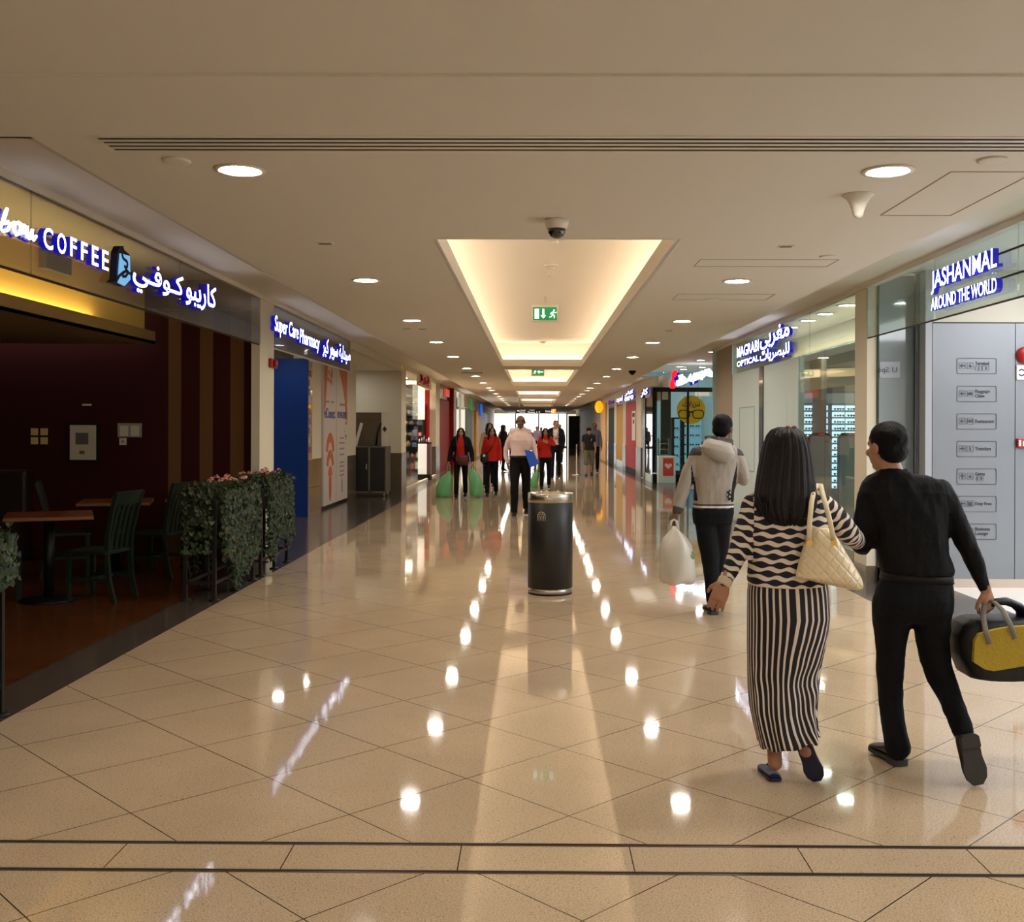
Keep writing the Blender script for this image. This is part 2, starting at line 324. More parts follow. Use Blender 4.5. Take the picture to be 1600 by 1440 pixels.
for i, (y0, y1) in enumerate(COVES):
    m = MB(); zl, zt, led = HC+.135, HC+.50, .46; t = .025
    # lip around the opening, a ledge behind it, then walls and the raised lit ceiling
    for a in ((CXA-t, CXA, y0-t, y1+t), (CXB, CXB+t, y0-t, y1+t), (CXA, CXB, y0-t, y0), (CXA, CXB, y1, y1+t)): m.box(*a, HC, zl, 1)
    X0, X1, Y0, Y1 = CXA-led, CXB+led, y0-led, y1+led
    for a in ((X0, CXA-t, Y0, Y1), (CXB+t, X1, Y0, Y1), (CXA-t, CXB+t, Y0, y0-t), (CXA-t, CXB+t, y1+t, Y1)): m.box(*a, zl-.08, zl-.06)
    for a in ((X0-.02, X0, Y0, Y1), (X1, X1+.02, Y0, Y1), (X0, X1, Y0-.02, Y0), (X0, X1, Y1, Y1+.02)): m.box(*a, zl-.08, zt)
    m.box(X0, X1, Y0, Y1, zt, zt+.02)
    o = struct('ceiling.%03d' % (i+1), m, [M_coveP, M_ceil], ('long nearest recessed ceiling cove glowing warm', 'second recessed ceiling cove with its own exit sign', 'third recessed ceiling cove down the corridor', 'fourth recessed ceiling cove down the corridor', 'last recessed ceiling cove before the hanging sign')[i], 'ceiling cove')
    m = MB()
    for a in ((X0+.05, X0+.08, Y0+.1, Y1-.1), (X1-.09, X1-.06, Y0+.1, Y1-.1), (CXA, CXB, Y0+.06, Y0+.09), (CXA, CXB, Y1-.09, Y1-.06)): m.box(*a, zl-.055, zl-.03)
    m.build('light_strip', M_tube, o)
# raised soffits along the shop fronts on both sides of the lowered ceiling panel
def extr(poly, y0, y1):
    m = MB(); n = len(poly); m.add([(x, y0, z) for x, z in poly]+[(x, y1, z) for x, z in poly], [tuple(range(n)), tuple(range(n, 2*n))[::-1]]+[((i+1) % n, i, n+i, n+(i+1) % n) for i in range(n)]); return m
SL, SR = 3.09, 3.035
m = extr([(PL-.07, HC+.035), (PL, HC+.02), (PL, SL), (-3.17, SL), (-3.17, 3.045), (-3.24, 3.045), (-3.24, SL+.03), (PL+.02, SL+.03), (PL+.02, HC+.002), (PL, HC), (PL-.07, HC+.025)], 4.55, YE)
struct('trim_6', m, M_ceil, 'raised plaster soffit above the left shop fronts', 'soffit')
m = extr([(PR, HC+.02), (PR+.02, HC+.02), (PR+.02, SR), (3.345, SR), (3.345, 2.985), (3.42, 2.985), (3.42, SR+.03), (PR, SR+.03)][::-1], 4.55, 19.5)
struct('trim_7', m, M_ceil, 'raised plaster soffit above the right shop fronts', 'soffit')
m = extr([(PR, HC+.02), (PR+.02, HC+.02), (PR+.02, SR), (3.345, SR), (3.345, 2.78), (3.55, 2.78), (3.55, SR+.03), (PR, SR+.03)][::-1], 30.2, YE)
struct('trim_8', m, M_ceil, 'raised plaster soffit above the far right shops', 'soffit')
m = MB(); m.box(PR, 5.4, 19.5, 30.2, 3.42, 3.45); m.box(PR, PR+.02, 19.5, 30.2, HC+.02, 3.42); m.box(PR, 5.4, 19.48, 19.5, SR, 3.45); struct('ceiling.012', m, M_ceil, 'raised soffit over the set back bay on the right', 'ceiling')
m = MB(); m.box(-3.24, PL, 4.53, 4.55, HC, SL+.03); m.box(PR, 3.47, 4.53, 4.55, HC, SL+.03); struct('trim_14', m, M_ceil, 'plaster end faces of the raised soffits', 'trim')

# ------------------------------------------------------------------ ceiling fittings
def downlight(x, y, r=.093, z=HC, nm='downlight', lens=M_lamp, lab=None, group=None):
    t = thing(nm, lab, 'downlight', (x, y, z), 0, group)
    m = MB(); m.lathe([(r+.03, -.001), (r+.03, -.008), (r+.012, -.010), (r, -.004), (r, .0)], (x, y, z), 32); m.build('trim_ring', M_white, t)
    m = MB(); m.lathe([(r*.2, -.003), (r, -.002)], (x, y, z), 32)
    m.build('lens', lens, t); return t
YD = [5.1, 8.9, 12.22, 15.28, 18.4, 22.0, 25.25, 29.0, 32.5, 34.6, 38.1, 41.2, 44.4, 47.6, 50.8, 54, 57.1]
ORD = ['nearest', 'second', 'third', 'fourth', 'fifth', 'sixth', 'seventh', 'eighth', 'ninth', 'tenth', 'eleventh', 'twelfth', 'thirteenth', 'fourteenth', 'fifteenth', 'sixteenth', 'farthest']
d0 = None
for sd, x in (('left', -1.44), ('right', 1.706)):
    for k, y in enumerate(YD):
        lab = 'round recessed ceiling light, %s along the row %s of the coves' % (ORD[k], sd); g = 'ceiling downlights along the corridor'
        if d0 is None: d0 = downlight(x, y, lab=lab, group=g)
        else: copy_tree(d0, (x, y, HC), label=lab, group=g)
for k, (x, y) in enumerate(((-1.44, 1.6), (1.706, 1.6), (-1.44, -2), (1.706, -2), (-1.44, -5), (1.706, -5))):  # unseen lamps added behind the camera as fill light
    copy_tree(d0, (x, y, HC+.01), label='added unseen round ceiling light behind the viewpoint for fill', group='added fill downlights behind the viewpoint')
# slot diffuser
t = thing('air_diffuser', 'long slotted air vent running across the beige ceiling', 'vent', (.2, 4.63, HC))
m = MB(); a0, a1 = -1.905, 2.9
for yy in (4.515, 4.75): m.box(a0, a1, yy-.012, yy+.012, HC-.005, HC+.001)
m.box(a0-.025, a0, 4.505, 4.76, HC-.005, HC+.001)
m.build('frame', M_white, t)
m = MB(); m.box(a0, a1, 4.52, 4.745, HC-.002, HC-.001); m.build('slot_shade', M_dark, t)  # flat dark sheet painted for the shade inside the slots
for k in range(3):
    m = MB(); yy = 4.574+k*.059; m.box(a0, a1, yy-.016, yy+.016, HC-.0045, HC-.003); m.build('slat', M_white, t)
# security dome
p = ground(870, 343, HC); t = thing('security_camera', 'dome security camera hanging in front of the first ceiling cove', 'security camera', p)
m = MB(); m.lathe([(.073, 0), (.073, -.022), (.062, -.055), (.058, -.058)], p, 28); m.build('housing', M_white, t)
m = MB(); m.lathe([(.057, -.057), (.052, -.08), (.036, -.102), (.015, -.113), (.003, -.115)], p, 28); m.build('dome', mat('black_dome', S(20, 20, 24), .05, coat=1), t)
p = ground(988, 579, HC); t = thing('security_camera', 'small black dome camera on the ceiling near the right shops', 'security camera', p)
m = MB(); m.lathe([(.08, 0), (.08, -.036), (.065, -.044)], p, 20); m.build('housing', M_dark, t); m = MB(); m.lathe([(.064, -.044), (.044, -.088), (.008, -.1)], p, 20); m.build('dome', MATS['black_dome'], t)
# cone shaped fitting
p = ground(1341, 304, HC); m = MB(); m.lathe([(k*.73, z*.73) for k, z in ((.115, 0), (.115, -.006), (.085, -.03), (.06, -.07), (.042, -.12), (.036, -.15), (.02, -.17), (.003, -.172))], p, 28)
tag(m.build('ceiling_cone', M_ceil), 'cream cone shaped fitting on the ceiling above the right walkway', 'ceiling fitting')
def small_vent(px, py, wx, wy, lab):
    wx *= .73; wy *= .73
    p = ground(px, py, HC); t = thing('ceiling_vent', lab, 'vent', p); m = MB(); m.box(p[0]-wx, p[0]+wx, p[1]-wy, p[1]+wy, HC-.006, HC+.001); m.build('frame', M_ceil, t)
    m = MB(); m.box(p[0]-wx+.012, p[0]+wx-.012, p[1]-wy+.012, p[1]+wy-.012, HC-.008, HC-.005); m.build('grille', mat('grille_grey', S(96, 90, 82), .6), t)
small_vent(508, 379.5, .075, .05, 'small square vent in the ceiling left of the security dome')
small_vent(1228, 384, .07, .05, 'small square vent in the ceiling right of the first cove')
small_vent(636, 513, .07, .05, 'small vent beside the third left ceiling light'); small_vent(660, 513.5, .07, .05, 'small vent just right of the one beside the third left ceiling light')
small_vent(738, 582, .35, .3, 'dark ceiling vent beyond the sixth left ceiling light')
small_vent(1045, 516, .07, .05, 'small vent in the ceiling beside the third right ceiling light')
def round_cover(px, py, r, lab):
    r *= .73; p = ground(px, py, HC); m = MB(); m.lathe([(r, 0), (r, -.008), (r-.012, -.010), (.01, -.010)], p, 28); tag(m.build('speaker_cover', M_ceil), lab, 'ceiling speaker', 'flush round speaker covers')
round_cover(276, 250, .09, 'flush round cover in the ceiling left of the nearest left light'); round_cover(1550, 249, .09, 'flush round cover in the ceiling right of the nearest right light')
round_cover(1294, 400, .085, 'flush round cover in the ceiling before the right bulkhead'); round_cover(1112, 468, .12, 'flush round cover beyond the second right ceiling light')
def hatch(x0, x1, y0, y1, lab):
    m = MB(); g = .003
    for a in ((x0, x1, y0-g, y0+g), (x0, x1, y1-g, y1+g), (x0-g, x0+g, y0, y1), (x1-g, x1+g, y0, y1)): m.box(*a, HC-.0025, HC-.0005)
    tag(m.build('access_hatch', mat('hatch_joint', S(150, 132, 105), .8)), lab, 'access hatch')
a = ground(1376, 336, HC); b_ = ground(1487, 268, HC); c_ = ground(1488, 335, HC)
hatch(a[0], c_[0]+.0, a[1], b_[1], 'square access hatch outlined in the ceiling above the right shop')
a = ground(1084, 416, HC); b_ = ground(1095, 404, HC); c_ = ground(1290, 417, HC); hatch(a[0], c_[0], a[1], b_[1]+.03, 'wide access hatch outlined in the ceiling right of the first cove')
a = ground(1060, 459, HC); c_ = ground(1212, 459, HC); hatch(a[0], c_[0], a[1], a[1]+.44, 'access hatch outlined beyond the second right ceiling light')
# fittings inside the first cove
ZT = HC+.50
def in_cove(px, py, z=ZT): return ground(px, py, z)
p = in_cove(861, 412); t = thing('smoke_detector', 'white smoke detector in the first ceiling cove', 'smoke detector', p)
m = MB(); m.lathe([(.073, 0), (.073, -.022), (.062, -.033)], p, 24); m.build('base', M_white, t); m = MB(); m.lathe([(.05, -.033), (.05, -.05), (.03, -.062), (.01, -.064)], p, 24); m.build('sensor_head', M_white, t)
p = in_cove(859, 428); m = MB(); m.lathe([(.036, 0), (.036, -.022), (.015, -.03)], p, 20); tag(m.build('sprinkler', M_white), 'small white sprinkler beyond the smoke detector in the first cove', 'sprinkler')
p = in_cove(867, 376); m = MB(); m.lathe([(.036, 0), (.036, -.022), (.015, -.03)], p, 20); tag(m.build('sprinkler', M_white), 'small white sprinkler just behind the front edge of the first cove', 'sprinkler')
p = in_cove(848, 533); t = thing('smoke_detector', 'white detector at the far end of the first cove', 'smoke detector', p); m = MB(); m.lathe([(.073, 0), (.073, -.022), (.044, -.05), (.01, -.058)], p, 24); m.build('base', M_white, t)
M_green = mat('exit_green', S(0, 130, 70), .4, emit=S(0, 140, 75), es=.55); M_exw = mat('exit_white', (.9, .9, .9, 1), .4, emit=(1, 1, 1, 1), es=.8)
def runner(mb, o, s, mi):
    "running figure pictogram"
    o = np.array(o, float)
    P = lambda x, z: o+np.array((x*s, -.004, z*s))
    m.prism(disc_poly(.09*s, 14), P(.56, .84), FX, UP, .003, mi)
    for pts, wd in ((((.5, .7), (.4, .42)), .16), (((.42, .42), (.62, .3), (.55, .05)), .1), (((.4, .42), (.3, .2), (.08, .16)), .1), (((.5, .68), (.7, .58), (.82, .68)), .08), (((.46, .68), (.28, .6), (.22, .42)), .08)):
        for a, b in zip(pts[:-1], pts[1:]): mb.bar(P(*a), P(*b), wd*s, .003, mi, up=(0, 1, 0))
for (px, py, y, wd, ht, lab, ztop, rev) in ((851.5, 490, 14.0, .32, .175, 'green and white exit sign hanging in the first ceiling cove', ZT, 0), (840.5, 581, 25.8, .28, .15, 'green and white exit sign hanging in the second ceiling cove', ZT, 1)):
    p = at(px, py, y); t = thing('exit_sign', lab, 'exit sign', p)
    m = MB(); m.box(p[0]-wd/2-.02, p[0]+wd/2+.02, y, y+.05, p[2]-ht/2-.02, p[2]+ht/2+.03); m.build('casing', M_white, t, bevel=.004)
    m = MB(); m.box(p[0]-wd/2, p[0]+wd/2, y-.004, y, p[2]-ht/2, p[2]+ht/2)
    sy = p[2]-ht/2
    if not rev:
        m.box(p[0]-wd/2+.022, p[0]-wd/2+.08, y-.008, y-.004, sy+.022, sy+ht-.022, 1)
        cx = p[0]-.022; m.box(cx-.013, cx+.013, y-.008, y-.004, sy+.066, sy+ht-.022, 1); m.prism([(-.037, .066), (0, .022), (.037, .066)], (cx, y-.004, sy), FX, UP, .004, 1)
        runner(m, (p[0]+.045, y, sy+.02), ht-.04, 1)
    else:
        runner(m, (p[0]-.125, y, sy+.02), ht-.04, 1); cx = p[0]+.066; m.box(cx-.03, cx+.06, y-.008, y-.004, sy+.06, sy+.09, 1); m.prism([(0, .022), (0, .128), (-.05, .075)], (cx-.03, y-.004, sy), FX, UP, .004, 1)
    m.build('sign_face', [M_green, M_exw], t)
    m = MB(); m.cyl((p[0], y+.025, p[2]+ht/2+.03), (p[0], y+.025, ztop), .012, 10); m.build('hanger', M_white, t)
# dark direction sign hanging at the far end
y = 43.7; p = at(837.5, 642, y); t = thing('hanging_sign', 'long black direction sign with white arrows hanging across the far corridor', 'direction sign', p)
wd, ht = 1.7, .19; m = MB(); m.box(p[0]-wd/2, p[0]+wd/2, y, y+.1, p[2]-ht/2, p[2]+ht/2); m.build('panel', mat('sign_black', S(16, 16, 16), .4), t)
m = MB(); m.box(p[0]+wd/2-.22, p[0]+wd/2-.02, y-.006, y, p[2]-.085, p[2]+.085); m.prism(disc_poly(.03, 12), (p[0]+wd/2-.12, y-.006, p[2]+.045), FX, UP, .003, 1); m.box(p[0]+wd/2-.14, p[0]+wd/2-.10, y-.009, y-.006, p[2]-.07, p[2]+.02, 1)
m.build('orange_square', [mat('sign_orange', S(240, 140, 40), .4, emit=S(255, 150, 50), es=.9), M_exw], t)
m = MB(); x0 = p[0]-wd/2
m.prism([(0, 0), (.05, -.06), (.1, 0)], (x0+.05, y, p[2]+.03), FX, UP, .006)
lettering(m, '\ufe95\ufe8e\ufee3\ufeaa\ufea8\ufedf', (x0+.16, y, p[2]+.005), FX, UP, .24, .07, .006); lettering(m, 'Services', (x0+.16, y, p[2]-.075), FX, UP, .24, .07, .006)
lettering(m, '\ufe95\ufe8e\ufe91\ufe8d\ufeee\ufe92\ufedf\ufe8d', (x0+.56, y, p[2]+.005), FX, UP, .22, .07, .006); lettering(m, 'Gates 1-9', (x0+.5, y, p[2]-.075), FX, UP, .52, .06, .006)
lettering(m, 'Exit', (x0+1.25, y, p[2]-.05), FX, UP, .18, .09, .006); m.prism([(0, 0), (.05, .07), (.1, 0)], (x0+1.44, y, p[2]-.05), FX, UP, .006)
m.build('lettering', M_exw, t)
for dx in (-.7, .7):
    m = MB(); m.cyl((p[0]+dx, y+.05, p[2]+ht/2), (p[0]+dx, y+.05, HC), .012, 8); m.build('hanger_rod', M_steel, t)
# ------------------------------------------------------------------ left side: cafe
Y0C, Y1C = YB, 12.3
m = MB(); m.box(-9, -3.22, 12.3, 12.42, 0, 3.275); struct('wall_left', m, M_maroon, 'dark maroon cafe end wall with three brown painted stripes', 'wall')
m = MB(); m.box(-9.1, -9, YB, 12.4, 0, 3.275); struct('wall_left.001', m, mat('maroon_paint', S(54, 9, 8), .7, spec=.2), 'dark maroon side wall deep in the cafe', 'wall')
m = MB(); m.box(-4.62, -4.5, YB, 12.05, 2.62, 3.275); m.box(-4.5, -4.46, YB, 12.05, 3.17, 3.19); m.box(-4.5, -4.46, YB, 12.05, 3.23, 3.25); struct('wall_left.002', m, M_yellow, 'yellow upper wall of the cafe lit from a hidden trough', 'wall')
m = MB(); m.box(-9, -4.34, YB, 11.95, 2.5, 2.53); m.box(-4.36, -4.34, YB, 11.95, 2.5, 2.64)
o = struct('ceiling.006', m, mat('olive_paint', S(130, 104, 56), .7), 'low cafe ceiling ending in a yellowish light trough', 'ceiling')
m = MB(); m.box(-4.45, -4.42, YB+.5, 10.6, 2.56, 2.59); m.build('light_strip', M_ytube, o)
m = MB(); m.box(-4.5, -3.2, YB, 12.3, 3.275, 3.295); struct('ceiling.007', m, M_ceil, 'plaster ceiling behind the cafe fascia glass', 'ceiling')
# glass fascia in four panes with a steel lower rail
t = thing('glass_fascia', 'smoked glass fascia band above the open cafe front', 'shop fascia', (XL, 6, 2.515))
for a, b in ((YB, 2.4), (2.404, 6.625), (6.63, 9.43), (9.435, 12.17)):
    m = MB(); m.box(XL-.006, XL+.006, a, b, 2.515, 3.045); m.build('glass_panel', M_fglass, t)
m = MB(); m.box(XL-.02, XL-.006, YB, 12.17, 2.505, 2.52); m.build('rail', M_groove, t)
m = MB(); m.box(-4.499, -4.43, 9.47, 9.99, 2.99, 3.15); tag(m.build('reflection_block', mat('reflection_grey', S(105, 98, 88), .6)), 'small grey block painted as a reflection behind the cafe fascia glass under the coffee lettering', 'box')  # solid grey block put in for a reflection in the glass
# coffee sign: script letters, capitals, emblem, arabic
t = thing('coffee_sign', 'illuminated white cafe lettering with blue sides reading COFFEE', 'shop sign', (XL+.03, 7.2, 2.7))
yq = lambda px, X=-3.13: X*F/(px-836)
for ch, pxa, pxb, pya, pyb in (('C', 69, 84, 357, 391), ('O', 90.5, 104.5, 366, 398), ('F', 111, 121, 373, 402.5), ('F', 128, 138, 380, 408.5), ('E', 145, 155, 386, 416.5), ('E', 161, 171, 393, 423)):
    ya, yb = yq(pxa), yq(pxb); ym = (ya+yb)/2; z1 = HEYE+(669-pya)*ym/F; z0 = HEYE+(669-pyb)*ym/F
    m = MB(); lettering(m, ch, (XL+.01, ya, z0), LX, UP, yb-ya, z1-z0, .04, .012, mf=0, ms=1); m.build('letter', [M_sign, M_blueside], t)
m = MB(); pw = lambda px, py: (XL+.04, yq(px), HEYE+(669-py)*yq(px)/F)
for st in ([(0, 359), (9, 346), (14.5, 327), (13, 330), (8, 345), (4, 358), (8, 362), (15, 361), (19, 354), (16, 348), (10, 350)], [(20, 352), (26, 349)], [(33, 349), (27, 350), (25, 360), (29, 368), (34, 366), (36, 356), (33, 349), (39, 354), (42, 354)], [(42, 354), (40, 367), (42, 356), (46, 355), (46, 372), (49, 374), (53, 364), (54, 359), (53, 372), (56, 376), (60, 370)]):
    m.tube([pw(*q) for q in st], [(.009, .011)]*len(st), 8)
m.build('script_letters', M_sign, t)
m = MB()
for st in ([(0, 360), (7, 348), (12, 329)], [(13, 362), (18, 356)], [(23, 355), (24, 364), (28, 371)], [(38, 367), (43, 374)], [(45, 374), (52, 378)]):
    m.tube([np.array(pw(*q))-(.028, 0.0, 0) for q in st], [(.009, .012)]*len(st), 8)
m.build('script_backing', M_blueside, t)
m = MB()
for tx, pa, pb, ya_, yb_ in (('\ufef2\u0640\ufed3\ufeee\u0640\ufedb', 209, 288, (421, 458), (435, 466)), ('\ufeee\ufe92\ufef3\ufead\ufe8e\ufedb', 292, 339, 0, 0)):
    y0, y1 = yq(pa), yq(pb); lettering(m, tx, (XL+.01, y0, 2.62 if pa < 250 else 2.655), LX, UP, y1-y0, .27, .04, .015, mf=0, ms=1)
m.build('arabic_letters', [M_sign, M_blueside], t)
e0 = yq(176); m = MB()
P2 = lambda px, py: (yq(px)-e0, HEYE+(669-py)*yq(px)/F-2.6)
E = lambda L: [P2(*q) for q in L]
m.prism(E([(176, 442), (181, 437), (183, 395), (187, 386), (192, 385), (194, 392), (200, 397), (203, 400), (203, 440), (195, 449), (188, 446)]), (XL+.008, e0, 2.6), LX, UP, .05, 0, 1)
m.build('emblem_back', [M_black, mat('emblem_side', S(16, 18, 60), .4)], t)
m = MB(); m.prism(E([(186, 397), (201, 401), (202, 438), (193, 448), (183, 443), (184, 425)]), (XL+.058, e0, 2.6), LX, UP, .008, 0); m.build('emblem_face', M_lblue, t)
m = MB()
for st in ([(188, 398), (190, 405), (196, 410), (197, 416), (194, 421), (192, 416)], [(179, 441), (184, 432), (190, 427), (196, 424), (199, 428), (204, 430)], [(190, 427), (189, 433), (194, 433), (197, 428)]):
    for a, b in zip(st[:-1], st[1:]):
        pa, pb = [np.array((XL+.068, yq(q[0]), HEYE+(669-q[1])*yq(q[0])/F)) for q in (a, b)]; m.bar(pa, pb, .022, .006, up=(1, 0, 0))
m.build('antler_lines', M_black, t)
# fittings on the cafe end wall
YW = 12.296
def wallbox(mb, px0, px1, py0, py1, d=.02, mi=0, off=0):
    a, b = at(px0, py1, YW), at(px1, py0, YW); mb.box(a[0], b[0], YW-d-off, YW-off, a[2], b[2], mi); return a, b
t = thing('picture_frame', 'framed pale picture hanging on the dark cafe wall', 'picture', at(131, 690, YW))
m = MB(); wallbox(m, 107, 156, 661, 721, .03); m.build('frame', M_black, t, bevel=.003); m = MB(); wallbox(m, 111, 152, 664, 718, .004, 0, .03); wallbox(m, 120, 140, 676, 694, .002, 1, .034); wallbox(m, 126, 134, 704, 709, .002, 1, .034)
m.build('print', [mat('print_paper', S(200, 186, 160), .3), mat('print_grey', S(96, 90, 84), .4)], t)
t = thing('reflection_squares', 'four small gold squares painted as window reflections on the dark cafe wall', 'painted reflection', at(62, 681, YW))  # gold squares stand in for reflections of lit windows
for a in ((49, 60, 669, 680), (64, 75, 669, 680), (49, 60, 683, 694), (64, 75, 683, 694)):
    m = MB(); wallbox(m, *a, .02); m.build('reflection_tile', mat('gilt', S(230, 196, 120), .35, metal=.3), t, bevel=.004)
t = thing('switch_plate', 'double switch plate on the cafe wall right of the picture', 'switch', at(203, 672, YW)); m = MB(); wallbox(m, 184, 222, 661, 683, .012); m.build('plate', mat('plate_grey', S(150, 140, 126), .4), t, bevel=.003)
for a in ((188, 201), (205, 218)):
    m = MB(); wallbox(m, *a, 665, 681, .008, 0, .012); m.build('switch', mat('switch_pale', S(200, 190, 172), .4), t)
m = MB(); wallbox(m, 187, 198, 684, 695, .015); wallbox(m, 190, 195, 687, 692, .004, 1, .015); tag(m.build('socket', [MATS['switch_pale'], MATS['plate_grey']], bevel=.002), 'small square socket below the double switch plate', 'socket')
m = MB(); wallbox(m, 130, 143, 631, 633.5, .03); tag(m.build('wall_slot', mat('slot_pale', S(220, 205, 180), .4)), 'thin pale metal strip on the cafe wall above the picture', 'wall fitting')
m = MB(); m.box(-8.98, -5.9, 11.4, 12.29, 0, .48); m.box(-8.98, -5.9, 12.1, 12.29, .48, 1.05); tag(m.build('bench', mat('dark_leather', S(34, 12, 8), .5), bevel=.03), 'dark bench seat along the far end of the cafe', 'bench')
# tables
def table(x, y, rz, lab):
    t = thing('cafe_table', lab, 'table', (x, y, 0), rz, 'square wooden cafe tables')
    m = MB(); m.box(-.36, .36, -.36, .36, .735, .77); m.build('tabletop', mat('table_wood', S(104, 54, 22), .3, var=.15, bscale=8), t, bevel=.006, world=False)
    m = MB(); m.lathe([(.045, .03), (.045, .735)], (0, 0, 0), 16); m.lathe([(.04, .70), (.2, .735)], (0, 0, 0), 16); m.build('pedestal', M_black, t, world=False)
    m = MB(); m.lathe([(.25, 0), (.25, .012), (.1, .03), (.03, .05)], (0, 0, 0), 28); m.build('base', M_black, t, world=False)
    return t
t1 = table(-4.34, 9.35, .42, 'orange brown square cafe table nearest the corridor')
copy_tree(t1, (-4.44, 11.1, 0), .3, 'orange brown square cafe table behind the nearer one')
copy_tree(t1, (-3.72, 11.75, 0), .2, 'orange brown square cafe table partly hidden behind the hanging plants')
M_chair = mat('green_wood', S(24, 36, 25), .5, spec=.3)
def chair(x, y, rz, lab):
    t = thing('cafe_chair', lab, 'chair', (x, y, 0), rz, 'green wooden cafe chairs')
    m = MB(); m.loft([[(a*.215, b*.21, z) for a, b in ((-1, -1), (-.3, -1.03), (.3, -1.03), (1, -1), (.92, .95), (0, 1.05), (-.92, .95))] for z in (.425, .455)], sm=False); m.build('seat', M_chair, t, bevel=.006, world=False)
    for sx in (-1, 1):
        m = MB(); m.loft([[(sx*.185+a*r, .17+b*r, z) for a, b in ((-1, -1), (1, -1), (1, 1), (-1, 1))] for z, r in ((0, .015), (.43, .02))], sm=False); m.build('leg', M_chair, t, world=False)
        m = MB(); pts = [(sx*.18, -.27, 0), (sx*.182, -.22, .2), (sx*.185, -.2, .43), (sx*.19, -.215, .6), (sx*.2, -.26, .8), (sx*.205, -.31, .97)]
        m.loft([[(p[0]+a*.017, p[1]+b*.02, p[2]) for a, b in ((-1, -1), (1, -1), (1, 1), (-1, 1))] for p in pts], sm=False); m.build('leg', M_chair, t, world=False)
    m = MB(); m.loft([[(x, -.285-.02*(1-(x/.21)**2)+dy+(z-.9)*-.3, z) for dy, z in ((-.012, .86), (.012, .86), (.012, .98), (-.012, .98))] for x in np.linspace(-.22, .22, 7)], sm=False); m.build('top_rail', M_chair, t, world=False)
    for k in range(4):
        x_ = -.12+k*.08; m = MB(); m.loft([[(x_+a*.022, y_+b*.007, z) for a, b in ((-1, -1), (1, -1), (1, 1), (-1, 1))] for y_, z in ((-.195, .45), (-.215, .6), (-.255, .77), (-.29, .88))], sm=False); m.build('back_slat', M_chair, t, world=False)
    for a, b in (((-.185, .17, .2), (-.182, -.22, .2)), ((.185, .17, .2), (.182, -.22, .2)), ((-.18, -.03, .2), (.18, -.03, .2))):
        m = MB(); m.bar(a, b, .022, .03); m.build('stretcher', M_chair, t, world=False)
    return t
c1 = chair(-3.93, 9.42, math.radians(80), 'green slat back chair at the right of the nearest cafe table')
copy_tree(c1, (-4.74, 9.1, 0), math.radians(-84), 'green chair at the left edge of the photo behind the railing')
copy_tree(c1, (-4.86, 10.95, 0), math.radians(-68), 'green chair with its back seen behind the nearest table')
copy_tree(c1, (-3.96, 10.95, 0), math.radians(80), 'green slat back chair beside the hanging plants')
